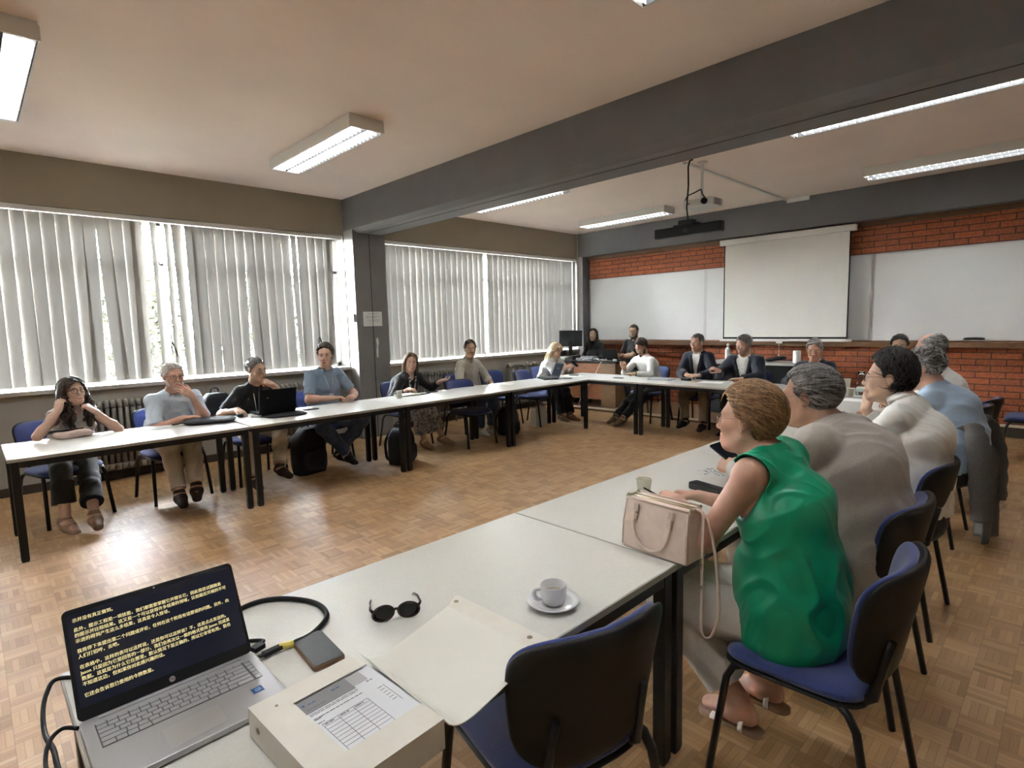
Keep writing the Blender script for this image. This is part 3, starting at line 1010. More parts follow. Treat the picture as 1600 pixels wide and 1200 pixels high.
bm = BM(); prism(bm, [(-0.09, 0.01), (0.09, 0.01), (0.09, 0.09), (-0.09, 0.05)], -0.09, 0.09, Matrix.Rotation(R(90), 4, 'X')); obj('base', bm, M_black, t, bev=0.006)
bm = BM(); tube(bm, [(-0.06, -0.08, 0.09), (-0.06, -0.05, 0.105), (-0.06, 0.05, 0.105), (-0.06, 0.08, 0.09)], [0.024, 0.016, 0.016, 0.024], 10); obj('handset', bm, M_black, t)
bm = BM(); box(bm, (0.04, 0.0, 0.085), (0.07, 0.1, 0.004), (0, R(-13), 0)); obj('label', bm, M_white_plastic, t)
t = thing('audio_mixer', 'low grey box of knobs on the side desk before the long-haired woman', 'mixer', (-6.42, 8.24, SD), 0)
bm = BM(); prism(bm, [(-0.11, 0), (0.11, 0), (0.11, 0.075), (-0.11, 0.03)], -0.17, 0.17, Matrix(((0, 0, 1, 0), (1, 0, 0, 0), (0, 1, 0, 0), (0, 0, 0, 1)))); obj('body', bm, mat('mixer_grey', (0.10, 0.10, 0.11), 0.5), t, bev=0.004)
bm = BM()
for i in range(7):
    for j in range(3):
        y = -0.07 + j * 0.06
        tube(bm, [(-0.14 + i * 0.046, y, 0.05 + y * 0.2), (-0.14 + i * 0.046, y, 0.071 + y * 0.2)], 0.008, 8)
obj('knob_bank', bm, M_alu, t)
def plain_laptop(label, loc, rz, ang, w=0.34, d=0.235, m=None, logo=None):
    """laptop facing local -y; ang = opening of the lid from closed"""
    t = thing('laptop', label, 'laptop', loc, rz)
    m = m or mat('laptop_black', (0.010, 0.010, 0.011), 0.7, spec=0.06)
    bm = BM(); box2(bm, (-w / 2, -d, 0), (w / 2, 0, 0.018)); obj('base', bm, m, t, bev=0.004)
    bm = BM(); box2(bm, (-w / 2 + 0.025, -d * 0.55, 0.0178), (w / 2 - 0.025, -0.03, 0.0195)); obj('keyboard', bm, M_black_metal, t)
    Ml = Matrix.Translation((0, 0, 0.018)) @ Matrix.Rotation(-R(ang), 4, 'X')
    bm = BM(); vv = box2(bm, (-w / 2, -d, 0.0), (w / 2, 0, 0.008))
    for v in vv: v.co = Ml @ v.co
    lid = obj('lid', bm, m, t, bev=0.003)
    bm = BM(); vv = box2(bm, (-w / 2 + 0.012, -d + 0.015, -0.0008), (w / 2 - 0.012, -0.02, 0.0003))
    for v in vv: v.co = Ml @ v.co
    obj('screen', bm, mat('dark_screen', (0.01, 0.011, 0.014), 0.8, spec=0.0), t)
    if logo:
        text_mesh('logo', logo[0], logo[1], mat('logo_grey', (0.35, 0.35, 0.36), 0.4), t, Ml @ logo[2], align='CENTER')
    return t
plain_laptop('black laptop on the side desk, between the long-haired woman and the bearded man', (-5.95, 8.32, SD), R(180), 105, 0.32, 0.2)
t = thing('cable_tangle', 'tangle of black and white cables spread over the side desk', 'cables', (-6.2, 8.3, SD))
for k in range(5):
    bm = BM(); rr = random.Random(k + 20); p = []
    for q in range(14):
        p.append((-0.5 + q * 0.05 + rr.uniform(-0.03, 0.03), -0.1 + 0.07 * math.sin(q * 0.9 + k) + k * 0.02, 0.012 + 0.03 * abs(math.sin(q * 0.7 + k * 2))))
    tube(bm, p, 0.006, 6); obj('cable', bm, M_black if k % 2 else M_white_plastic, t)
bm = BM(); tube(bm, [(-5.93, 8.30, SD + 0.008), (-6.0, 8.14, SD + 0.02), (-6.03, 8.105, SD - 0.03), (-6.13, 8.10, 0.66), (-6.3, 8.07, 0.42), (-6.42, 8.03, 0.2), (-6.47, 8.02, 0.07)], 0.008, 8)
tag(obj('white_cable', bm, M_cream), 'pale cable hanging down the front of the side desk', 'cable')
bm = BM(); pad(bm, superell(0.06, 0.10, 0.8), 0.035, lambda x, y: -2 * y * y, M=Matrix.Translation((0, 0, 0.026)), nt=24)
tag(obj('computer_mouse', bm, M_wht, loc=(-5.80, 8.22, SD)), 'white computer mouse at the right end of the side desk', 'mouse')

# ================================================================== NEAR TABLE
M_silver = mat('laptop_silver', (0.44, 0.44, 0.45), 0.38, metal=0.55, var=0.04, vscale=300)
M_key = mat('key_silver', (0.40, 0.40, 0.41), 0.45, metal=0.3)
M_keyink = mat('key_legend', (0.12, 0.12, 0.13), 0.6)
M_pad = mat('touchpad_silver', (0.47, 0.465, 0.46), 0.3, metal=0.5)
def glow(name, col, s):
    return mat(name, (0.0, 0.0, 0.0), 0.25, emit=col, estr=s)
M_scr = mat('screen_navy', (0.006, 0.007, 0.010), 0.10, emit=(0.006, 0.008, 0.016), estr=0.18, spec=0.6)
M_txt = glow('screen_text_yellow', (1.0, 0.84, 0.40), 0.21)
lap = thing('open_laptop', 'open silver laptop showing lines of yellow text on a dark screen', 'laptop', (-1.455, 0.279, TZ), R(90.5))
W_, D_ = 0.358, 0.252
bm = BM(); prism(bm, rrect(W_, D_, 0.014), 0.004, 0.017, Matrix.Translation((0, -D_ / 2, 0))); obj('base', bm, M_silver, lap, bev=0.002)
bm = BM()
for sx in (-1, 1):
    for yy in (-0.03, -D_ + 0.03):
        lathe(bm, [(0, 0), (0.008, 0), (0.008, 0.005), (0, 0.005)], (sx * 0.15, yy, 0), 12)
obj('rubber_foot', bm, M_black, lap)
bm = BM(); box2(bm, (-0.145, -0.020, 0.0165), (0.145, -0.013, 0.0205)); obj('hinge_bar', bm, M_alu, lap, bev=0.001)
# keyboard
kb = []
rows = [[1.0] * 15, [1.0] * 13 + [2.0], [1.5] + [1.0] * 12 + [1.5], [1.8] + [1.0] * 11 + [2.2], [2.3] + [1.0] * 10 + [2.7], [1.2, 1.0, 1.0, 1.2, 5.6, 1.2, 1.0, 1.0, 1.8]]
kx0, kx1, ky = -0.155, 0.140, -0.036
M_groove = mat('key_groove', (0.10, 0.10, 0.105), 0.6)
for r_i, row in enumerate(rows):
    h = 0.0095 if r_i == 0 else 0.0165
    tot = sum(row)
    x = kx0
    for wk in row:
        w = wk / tot * (kx1 - kx0)
        kb.append((x, x + w, ky - h, ky))
        x += w
    kb.append((0.1425, 0.157, ky - h, ky))
    ky -= h
bm = BM(); box2(bm, (kx0 - 0.001, ky - 0.001, 0.0168), (0.158, -0.035, 0.0172)); obj('key_bed', bm, M_groove, lap)
key_me = {}
for (a, b, c, d) in kb:
    k_ = (round(b - a, 4), round(d - c, 4))
    if k_ not in key_me:
        bm = BM(); box(bm, (0, 0, 0.0008), (b - a - 0.0022, d - c - 0.0022, 0.0016))
        me = bpy.data.meshes.new('key'); bm.to_mesh(me); bm.free(); me.materials.append(M_key); key_me[k_] = me
    o = bpy.data.objects.new('key', key_me[k_]); COL.objects.link(o); o.parent = lap; o.location = ((a + b) / 2, (c + d) / 2, 0.0171)
bm = BM(); box2(bm, (-0.062, -0.232, 0.0168), (0.048, -0.158, 0.0173)); obj('touchpad', bm, M_pad, lap)
bm = BM(); box2(bm, (0.118, -0.183, 0.0169), (0.142, -0.160, 0.0174)); st_ = obj('sticker', bm, mat('sticker_blue', (0.02, 0.10, 0.30), 0.35), lap)
bm = BM()
tube(bm, [(0.130 + 0.007 * math.cos(q), -0.1715 + 0.0045 * math.sin(q), 0.0176) for q in [2 * PI * k / 16 for k in range(16)]], 0.0008, 4, closed=True)
obj('sticker_print', bm, mat('sticker_pale', (0.5, 0.65, 0.8), 0.4), lap)
text_mesh('sticker_print', 'intel', 0.006, mat('sticker_pale', (0.5, 0.65, 0.8), 0.4), lap, Matrix.Translation((0.130, -0.1732, 0.0177)), align='CENTER')
# lid, leaning back 28 degrees
Ml = Matrix.Translation((0, -0.004, 0.017)) @ Matrix.Rotation(R(90 - 28.5), 4, 'X')
LH = 0.236
bm = BM(); prism(bm, [(x, y + LH / 2) for x, y in rrect(W_, LH, 0.012)], -0.007, 0.0, Ml); obj('lid', bm, M_black, lap, bev=0.001)
bm = BM(); prism(bm, [(x, y + LH / 2 + 0.007) for x, y in rrect(W_ - 0.014, LH - 0.036, 0.004)], 0.0, 0.0006, Ml); obj('screen', bm, M_scr, lap)
bm = BM(); tube(bm, [(0, LH - 0.006, 0.0002), (0, LH - 0.006, 0.0008)], 0.002, 10)
bm.transform(Ml); obj('webcam', bm, M_alu, lap)
TXT = [(1, '示并没有真正做到。'),
       (2.7, '此外，提示工程是一项技能，我们都需要掌握它并擅长它。因此我尝试跟随着'),
       (3.7, '的提示并比较结果。这又是一个可以获得许多结果的领域，比如最近开展的不可'),
       (4.7, '示进的得到产生这么多结果，这真是令人惊讶。'),
       (6.5, '我将停下来提出第二个问题或评论，任何在这个阶段有话要说的问题。另外，向'),
       (7.5, '人们打招呼，去吧。'),
       (9.3, '在表格中，这样的表可以这样说，还是你可以这样说？不，这是点点发送的。'),
       (10.3, 'Jason 只是因为它是回答的一部分，我们会再次以一般的格式使用 Jason 完成某'),
       (11.3, '数据。这就是为什么它在那里。默认情况下是正确的，所以它非常有用。我也'),
       (12.3, '不知道这边，但如果你对此感兴趣的话。'),
       (14.2, '它还会告诉您已使用的令牌数量。')]
SW, SHt = W_ - 0.014, LH - 0.036
for ln, s_ in TXT:
    yy = 0.025 + SHt - 0.006 - ln * 0.0122
    text_mesh('screen_text', s_, 0.0098, M_txt, lap, Ml @ Matrix.Translation((-SW / 2 + 0.010, yy, 0.0009)), sx=0.92, bold=0.00028)
bm = BM(); tube(bm, [(0, 0.0125, 0.0), (0, 0.0125, 0.0006)], 0.0062, 24); bm.transform(Ml); obj('logo_disc', bm, mat('logo_silver', (0.55, 0.55, 0.57), 0.3, metal=0.6), lap)
text_mesh('logo_letters', 'hp', 0.0095, M_black, lap, Ml @ Matrix.Translation((0.0, 0.0103, 0.0008)) @ Matrix(((1, 0.25, 0, 0), (0, 1, 0, 0), (0, 0, 1, 0), (0, 0, 0, 1))), align='CENTER')

def smooth_path(pts, n=8):
    P = [Vector(p) for p in pts]
    out = []
    for i in range(len(P) - 1):
        p0, p1, p2, p3 = P[max(i - 1, 0)], P[i], P[i + 1], P[min(i + 2, len(P) - 1)]
        for k in range(n):
            u = k / n
            out.append(0.5 * ((2 * p1) + (p2 - p0) * u + (2 * p0 - 5 * p1 + 4 * p2 - p3) * u * u + (3 * p1 - p0 - 3 * p2 + p3) * u ** 3))
    out.append(P[-1])
    return out
M_cable = mat('black_cable', (0.008, 0.008, 0.008), 0.6, spec=0.25)
t = thing('display_cable', 'thick black display cable with a yellow tag looping over the table', 'cable', (-1.432, 0.525, TZ))
w2 = lambda p: (p[0] + 1.432, p[1] - 0.525, p[2])
bm = BM(); tube(bm, smooth_path([w2(p) for p in ((-1.60, 0.36, 0.008), (-1.70, 0.47, 0.008), (-1.735, 0.56, 0.008), (-1.70, 0.635, 0.008), (-1.60, 0.693, 0.008), (-1.50, 0.685, 0.008), (-1.44, 0.62, 0.008), (-1.425, 0.56, 0.009), (-1.430, 0.515, 0.012))]), 0.0075, 10); obj('cord', bm, M_cable, t)
bm = BM(); tube(bm, [w2((-1.423, 0.553, 0.010)), w2((-1.431, 0.518, 0.012))], 0.0088, 12); obj('yellow_tag', bm, mat('tag_yellow', (0.72, 0.60, 0.14), 0.5), t)
bm = BM(); box(bm, (0.004, -0.026, 0.012), (0.020, 0.050, 0.011), (0, 0, 0.08)); box(bm, (0.006, -0.055, 0.012), (0.014, 0.014, 0.006), (0, 0, 0.08)); obj('plug', bm, M_cable, t, bev=0.003)
bm = BM(); tube(bm, smooth_path([(-1.462, 0.466, 0.755), (-1.475, 0.492, 0.757), (-1.500, 0.50, 0.75), (-1.53, 0.47, 0.748), (-1.56, 0.40, 0.747)]), 0.005, 8)
box(bm, (-1.463, 0.476, 0.757), (0.022, 0.03, 0.012), (0, 0, 0.3))
tag(obj('usb_plug', bm, M_cable), 'small black plug and lead at the laptop corner by the hinge', 'plug')
t = thing('power_cable', 'thin black power cable curling off the table end left of the laptop', 'cable', (-1.49, 0.08, TZ))
w3 = lambda p: (p[0] + 1.49, p[1] - 0.08, p[2] - TZ)
bm = BM(); tube(bm, smooth_path([w3(p) for p in ((-1.60, 0.20, 0.746), (-1.67, 0.13, 0.747), (-1.70, 0.085, 0.748), (-1.665, 0.065, 0.742), (-1.60, 0.052, 0.735), (-1.52, 0.048, 0.725), (-1.43, 0.055, 0.735), (-1.36, 0.055, 0.742), (-1.26, 0.06, 0.70), (-1.18, 0.06, 0.45))]), 0.005, 8); obj('cord', bm, M_cable, t)
bm = BM(); tube(bm, smooth_path([w3(p) for p in ((-1.445, 0.098, 0.750), (-1.468, 0.075, 0.750), (-1.45, 0.052, 0.745), (-1.40, 0.040, 0.735), (-1.33, 0.040, 0.72), (-1.26, 0.045, 0.62), (-1.24, 0.045, 0.4))]), 0.0042, 8); obj('cord', bm, M_cable, t)

# phone in a brown-edged case
t = thing('phone_in_case', 'black phone in a brown-edged case beside the laptop plug', 'phone', (-1.352, 0.587, TZ), R(-4))
bm = BM(); prism(bm, rrect(0.165, 0.082, 0.011), 0, 0.013); obj('case', bm, mat('brown_leather', (0.16, 0.085, 0.04), 0.55), t, bev=0.003)
bm = BM(); prism(bm, rrect(0.160, 0.077, 0.010), 0.013, 0.0142); obj('cover', bm, mat('black_leather', (0.018, 0.018, 0.019), 0.5, var=0.3, vscale=40, bump=0.2, bscale=300), t, bev=0.0006)

# document box with its lid folded open
M_box = mat('cream_card', (0.70, 0.67, 0.60), 0.7, var=0.03, vscale=20)
M_boxin = mat('cream_card_lid', (0.74, 0.725, 0.66), 0.4)
M_sheet = mat('printed_sheet', (0.72, 0.73, 0.76), 0.7)
M_print = mat('print_grey', (0.16, 0.16, 0.18), 0.8)
M_printh = mat('print_header_grey', (0.26, 0.26, 0.265), 0.8)
M_printb = mat('print_blue', (0.05, 0.12, 0.32), 0.8)
bx = thing('document_box', 'cream document box file lying open with a printed form inside', 'box file', (-1.005, 0.482, TZ), R(3))
bw, bd, bh = 0.334, 0.246, 0.062          # x, y, z
bm = BM()
box2(bm, (-bw / 2, -bd / 2, 0), (bw / 2, bd / 2, 0.004))
box2(bm, (-bw / 2, -bd / 2, 0), (-bw / 2 + 0.004, bd / 2, bh)); box2(bm, (bw / 2 - 0.004, -bd / 2, 0), (bw / 2, bd / 2, bh))
box2(bm, (-bw / 2, -bd / 2, 0), (bw / 2, -bd / 2 + 0.004, bh))
obj('box_body', bm, M_box, bx, bev=0.001)
bm = BM()
box2(bm, (-bw / 2, -bd / 2, bh), (-bw / 2 + 0.058, bd / 2, bh + 0.002)); box2(bm, (bw / 2 - 0.072, -bd / 2, bh), (bw / 2, bd / 2, bh + 0.002))
box2(bm, (-bw / 2 + 0.058, -bd / 2, bh), (bw / 2 - 0.072, -bd / 2 + 0.070, bh + 0.002))
obj('rim', bm, M_box, bx)
bm = BM(); box2(bm, (-bw / 2 + 0.05, -bd / 2 + 0.06, 0.01), (bw / 2 - 0.06, bd / 2 + 0.004, bh - 0.004)); sh = obj('printed_form', bm, M_sheet, bx)
px0, py0 = -bw / 2 + 0.060, -bd / 2 + 0.072
PW, PH = 0.196, 0.170                     # PW along x (page height), PH along y
zt = bh - 0.0035
bm = BM(); box2(bm, (px0, py0, zt), (px0 + 0.048, py0 + 0.115, zt + 0.0002)); obj('form_header', bm, M_printh, bx)
bm = BM(); box2(bm, (px0, py0 + 0.115, zt), (px0 + 0.040, py0 + 0.150, zt + 0.0002)); obj('form_header', bm, mat('print_light_grey', (0.45, 0.45, 0.46), 0.8), bx)
bm = BM()
rq = random.Random(5)
def prline(x, y0_, y1_, h):
    y = y0_
    while y < y1_:
        w = rq.uniform(0.006, 0.016)
        box2(bm, (x, y, zt), (x + h, min(y + w, y1_), zt + 0.0003))
        y += w + 0.002
prline(px0 + 0.036, py0 + 0.008, py0 + 0.05, 0.002)
prline(px0 + 0.053, py0 + 0.004, py0 + 0.115, 0.0018); prline(px0 + 0.058, py0 + 0.004, py0 + 0.112, 0.0016)
prline(px0 + 0.071, py0 + 0.004, py0 + 0.115, 0.0022); prline(px0 + 0.075, py0 + 0.004, py0 + 0.020, 0.0016)
prline(px0 + 0.088, py0 + 0.004, py0 + 0.018, 0.002)
prline(px0 + 0.045, py0 + 0.142, py0 + 0.148, 0.003); prline(px0 + 0.045, py0 + 0.151, py0 + 0.156, 0.003)
# table on the form
gx0, gx1, gy0, gy1 = px0 + 0.096, px0 + PW, py0 + 0.008, py0 + 0.112
box2(bm, (gx0, gy0, zt), (gx0 + 0.0008, gy1, zt + 0.0003))
for k in range(9):
    x = gx0 + 0.010 + k * (gx1 - gx0 - 0.010) / 8
    box2(bm, (x, gy0, zt), (x + 0.0007, gy1, zt + 0.0003))
for f in (0, 0.33, 0.66, 1):
    y = gy0 + f * (gy1 - gy0)
    box2(bm, (gx0, y, zt), (gx1, y + 0.0008, zt + 0.0003))
for k in range(4):
    prline(gx0 + 0.003, gy0 + 0.004 + 0.034 * k, min(gy0 + 0.024 + 0.034 * k, gy1 - 0.002), 0.003) if k < 3 else None
for k in range(6):
    box2(bm, (px0 + 0.085 + k * 0.011, py0 + 0.145, zt), (px0 + 0.0865 + k * 0.011, py0 + 0.156, zt + 0.0003))
box2(bm, (px0 + 0.082, py0 + 0.160, zt), (px0 + 0.155, py0 + 0.161, zt + 0.0003))
obj('form_print', bm, M_print, bx)
bm = BM(); prline(px0 + 0.014, py0 + 0.074, py0 + 0.095, 0.0035); prline(px0 + 0.014, py0 + 0.006, py0 + 0.012, 0.006); prline(px0 + 0.018, py0 + 0.018, py0 + 0.035, 0.003)
obj('form_logo', bm, M_printb, bx)
def wv(p):   # world -> box space
    a = R(3)
    x, y = p[0] + 1.005, p[1] - 0.482
    return Vector((x * math.cos(a) + y * math.sin(a), -x * math.sin(a) + y * math.cos(a), p[2] - TZ))
def sheet_between(a0, a1, b0, b1, n, sag, th):
    bm = BM()
    g = []
    for i in range(n + 1):
        f = i / n
        L_, R_ = Vector(a0).lerp(Vector(b0), f), Vector(a1).lerp(Vector(b1), f)
        z = sag(f)
        g.append([bm.verts.new(L_.lerp(R_, j / 6) + Vector((0, 0, z))) for j in range(7)])
    for i in range(n):
        for j in range(6):
            f_ = bm.faces.new((g[i][j], g[i][j + 1], g[i + 1][j + 1], g[i + 1][j]))
    solidify(bm, th)
    return bm
hT, hB = wv((-1.178, 0.612, 0.800)), wv((-0.845, 0.612, 0.800))
fT, fB = wv((-1.283, 0.962, 0.744)), wv((-0.921, 0.972, 0.746))
bm = sheet_between(hT, hB, fT, fB, 24, lambda f: -0.055 * (1 - f) + 0.055 * math.exp(-11 * f) + 0.003, 0.002); obj('lid', bm, M_boxin, bx)
gT, gB = wv((-1.322, 1.026, 0.746)), wv((-0.946, 1.036, 0.748))
bm = sheet_between(fT, fB, gT, gB, 4, lambda f: 0.003 * math.sin(PI * f), 0.002); obj('lid_flap', bm, M_box, bx)
M_snap = mat('brass_snap', (0.30, 0.25, 0.17), 0.3, metal=0.9)
for p in (wv((-1.285, 0.995, 0.748)), wv((-0.985, 1.004, 0.750)), wv((-1.128, 0.395, 0.8025)), wv((-0.885, 0.388, 0.8025))):
    bm = BM(); lathe(bm, [(0, 0.003), (0.003, 0.003), (0.0032, 0.001), (0.007, 0.0015), (0.0078, 0), (0, 0)], p, 16); obj('snap', bm, M_snap, bx)
bm = BM(); lathe(bm, [(0, 0.003), (0.006, 0.002), (0.007, 0), (0, 0)], (0, 0, 0), 14, M=Matrix(((1, 0, 0), (0, 0, -1), (0, 1, 0))))
obj('snap', bm, M_snap, bx, loc=(-bw / 2 + 0.045, -bd / 2, 0.035))

# sunglasses
M_tort = mat('dark_tortoiseshell', (0.030, 0.014, 0.008), 0.15, var=0.8, vscale=120)
M_lens = mat('dark_lens', (0.008, 0.007, 0.007), 0.06)
sg = thing('sunglasses', 'dark tortoiseshell sunglasses resting on the table', 'sunglasses', (-1.342, 0.820, TZ), R(63))
for s in (-1, 1):
    bm = BM(); pts = [(s * 0.036 + 0.030 * math.cos(a), -0.004 * math.cos(a) * s, 0.024 + 0.022 * math.sin(a)) for a in [2 * PI * k / 28 for k in range(28)]]
    tube(bm, pts, 0.0035, 8, closed=True); obj('rim', bm, M_tort, sg)
    bm = BM(); pad(bm, lambda t_: (0.029 * math.cos(t_), 0.021 * math.sin(t_)), 0.002, lambda x, y: -3 * x * x, M=Matrix.Translation((s * 0.036, 0, 0.024)) @ Matrix.Rotation(R(90), 4, 'X'), nt=28, nr=4); obj('lens', bm, M_lens, sg)
    bm = BM(); tube(bm, [(s * 0.066, 0.0, 0.034), (s * 0.072, 0.012, 0.035), (s * 0.070, 0.06, 0.030), (s * 0.066, 0.10, 0.018), (s * 0.064, 0.128, 0.005)], 0.0035, 8, flat=1.5); obj('temple', bm, M_tort, sg)
bm = BM(); tube(bm, [(-0.010, 0, 0.030), (0, -0.002, 0.034), (0.010, 0, 0.030)], 0.004, 8); obj('bridge', bm, M_tort, sg)

# cup and saucer
M_china = mat('white_china', (0.74, 0.745, 0.76), 0.12, coat=0.4)
sc = (-1.065, 1.188)
bm = BM(); lathe(bm, [(0, 0.004), (0.035, 0.004), (0.036, 0.0), (0.042, 0.0), (0.058, 0.008), (0.0775, 0.018), (0.078, 0.021), (0.057, 0.0125), (0.040, 0.008), (0.028, 0.0075), (0.027, 0.006), (0, 0.006)], n=48)
tag(obj('saucer', bm, M_china, loc=(*sc, TZ)), 'white china saucer under the coffee cup', 'saucer')
cup = thing('coffee_cup', 'white china coffee cup on a saucer on the near table', 'cup', (sc[0] + 0.003, sc[1], TZ + 0.0075), R(-122))
bm = BM(); lathe(bm, [(0, 0.0), (0.024, 0.0), (0.026, 0.003), (0.034, 0.010), (0.0385, 0.024), (0.040, 0.060), (0.039, 0.0615), (0.037, 0.060), (0.0355, 0.026), (0.030, 0.012), (0, 0.008)], n=48); obj('body', bm, M_china, cup)
bm = BM(); tube(bm, smooth_path([(0.037, 0, 0.050), (0.054, 0, 0.051), (0.060, 0, 0.038), (0.052, 0, 0.022), (0.036, 0, 0.020)]), 0.0042, 10, flat=1.6); obj('handle', bm, M_china, cup)
bm = BM(); lathe(bm, [(0, 0.033), (0.0358, 0.033)], n=32); obj('coffee', bm, mat('coffee_residue', (0.42, 0.36, 0.28), 0.3, var=0.2, vscale=60), cup)

# handbag
M_bag = mat('blush_leather', (0.74, 0.60, 0.52), 0.42, var=0.05, vscale=40, bump=0.12, bscale=420)
M_bagd = mat('bag_gusset', (0.58, 0.46, 0.39), 0.5, bump=0.1, bscale=420)
M_gold = mat('pale_gold', (0.55, 0.47, 0.34), 0.28, metal=0.9)
hb = thing('handbag', 'blush leather handbag with rolled handles at the table corner', 'handbag', (-1.035, 1.765, TZ), R(-3))
bm = BM()
prof = [(-0.065, 0), (0.065, 0), (0.062, 0.10), (0.044, 0.185), (-0.044, 0.185), (-0.062, 0.10)]
A = []
xs = (-0.138, -0.13, -0.06, 0.06, 0.13, 0.138)
for x in xs:
    k = 0.93 if abs(x) > 0.135 else 1.0
    tp = -0.006 * math.copysign(1, x)
    A.append([bm.verts.new((x + tp * (z / 0.185) * (abs(x) > 0.1) * 1.2, y * k * (1.04 if abs(x) < 0.1 and 0.05 < z < 0.15 else 1), z * (k if z > 0.1 else 1) + (0.003 if z == 0 and abs(x) > .135 else 0))) for y, z in prof])
for P_, Q_ in zip(A, A[1:]):
    for k in range(6):
        bm.faces.new((P_[k], P_[(k + 1) % 6], Q_[(k + 1) % 6], Q_[k]))
bm.faces.new(A[0][::-1]); bm.faces.new(A[-1])
obj('body', bm, M_bag, hb, bev=0.006, seg=3, smooth=False)
bm = BM()
for s in (-1, 1):
    tube(bm, [(-0.130, s * 0.046, 0.186), (0.128, s * 0.046, 0.186)], 0.0035, 8)
    tube(bm, [(s * 0.136, -0.062, 0.01), (s * 0.133, -0.060, 0.10), (s * 0.128, -0.045, 0.18)], 0.0028, 6)
obj('piping', bm, M_bagd, hb)
bm = BM(); tube(bm, [(-0.125, -0.008, 0.187), (0.125, -0.008, 0.187)], 0.004, 6); tube(bm, [(-0.125, 0.012, 0.187), (0.125, 0.012, 0.187)], 0.003, 6); obj('zipper', bm, M_gold, hb)
for s in (-1, 1):
    bm = BM()
    y = s * 0.068
    if s < 0:
        pts = [(-0.078, -0.064, 0.150), (-0.080, -0.072, 0.115), (-0.074, -0.076, 0.075), (-0.050, -0.078, 0.035), (-0.008, -0.078, 0.018), (0.036, -0.078, 0.034), (0.062, -0.076, 0.075), (0.070, -0.072, 0.115), (0.070, -0.064, 0.150)]
    else:
        pts = [(-0.072, 0.062, 0.150), (-0.074, 0.072, 0.115), (-0.068, 0.076, 0.07), (-0.04, 0.078, 0.03), (0, 0.078, 0.018), (0.04, 0.078, 0.03), (0.066, 0.076, 0.07), (0.072, 0.072, 0.115), (0.072, 0.062, 0.150)]
    tube(bm, smooth_path(pts), 0.0055, 10); obj('handle', bm, M_bag, hb)
    bm = BM()
    for x in (-0.075, 0.070):
        box(bm, (x, s * 0.059, 0.160), (0.020, 0.010, 0.030), (R(s * 11), 0, 0)); box(bm, (x, s * 0.067, 0.128), (0.018, 0.010, 0.022), (R(s * 5), 0, 0))
    obj('handle_tab', bm, M_bagd, hb, bev=0.003)
bm = BM()
for x in (-0.133, 0.130):
    for y in (-0.03, 0.03):
        tube(bm, [(x, y + 0.008 * math.cos(a), 0.188 + 0.008 * math.sin(a)) for a in [2 * PI * k / 12 for k in range(12)]], 0.0022, 6, closed=True)
    box(bm, (x, 0, 0.188), (0.012, 0.05, 0.006))
obj('metal_fitting', bm, M_gold, hb, bev=0.001)
bm = BM()
P_ = smooth_path([(0.135, -0.005, 0.188), (0.162, -0.012, 0.180), (0.168, -0.02, 0.12), (0.170, -0.025, 0.0), (0.172, -0.03, -0.12), (0.174, -0.035, -0.21), (0.185, -0.032, -0.245), (0.206, -0.02, -0.235), (0.222, -0.005, -0.16), (0.215, 0.0, -0.05), (0.195, 0.01, 0.06), (0.165, 0.02, 0.15), (0.135, 0.01, 0.188)])
tube(bm, P_, 0.0026, 6, flat=2.6); obj('shoulder_strap', bm, M_bag, hb)
bm = BM(); box(bm, (0.1695, -0.0255, 0.02), (0.008, 0.018, 0.02)); box(bm, (0.1715, -0.029, -0.07), (0.008, 0.018, 0.012)); obj('buckle', bm, M_gold, hb, bev=0.001)

# paper cups
M_pcup = mat('paper_cup', (0.72, 0.69, 0.58), 0.6)
def paper_cup(label, loc, h=0.09, grp='paper cups on the tables'):
    bm = BM(); lathe(bm, [(0, 0.004), (0.024, 0.004), (0.024, 0), (0.027, 0), (0.036, h - 0.004), (0.0385, h - 0.003), (0.0385, h + 0.001), (0.0345, h), (0.0335, h - 0.01), (0.027, 0.02), (0, 0.02)], n=36)
    return tag(obj('paper_cup', bm, M_pcup, loc=loc), label, 'cup', grp)
paper_cup('cream paper cup standing behind the blush handbag', (-1.435, 2.27, TZ))
paper_cup('cream paper cup by the open notebook of the scarf woman', (-5.62, 3.62, TZ))
# things by the green-clad woman
bm = BM(); prism(bm, rrect(0.21, 0.065, 0.012), 0, 0.036); tag(obj('glasses_case', bm, M_black, bev=0.008, seg=3, loc=(-1.235, 2.53, TZ), rot=(0, 0, R(-14))), 'black hard case on the table behind the paper cup', 'case')
M_clear = mat('clear_film', (0.85, 0.87, 0.9), 0.12, trans=0.85, ior=1.12, alpha=0.55)
bm = BM()
rr = random.Random(11)
g = [[bm.verts.new((-0.09 + 0.18 * i / 14, -0.06 + 0.12 * j / 10, 0.006 + 0.030 * abs(math.sin(i * 1.3 + j * 0.7)) * rr.uniform(0.4, 1) * (1 - abs(i - 7) / 9))) for j in range(11)] for i in range(15)]
for i in range(14):
    for j in range(10):
        bm.faces.new((g[i][j], g[i + 1][j], g[i + 1][j + 1], g[i][j + 1]))
tag(obj('plastic_bag', bm, M_clear, loc=(-1.36, 2.84, TZ), rot=(0, 0, 0.4)), 'crumpled clear plastic film on the table beyond the black case', 'plastic wrap')
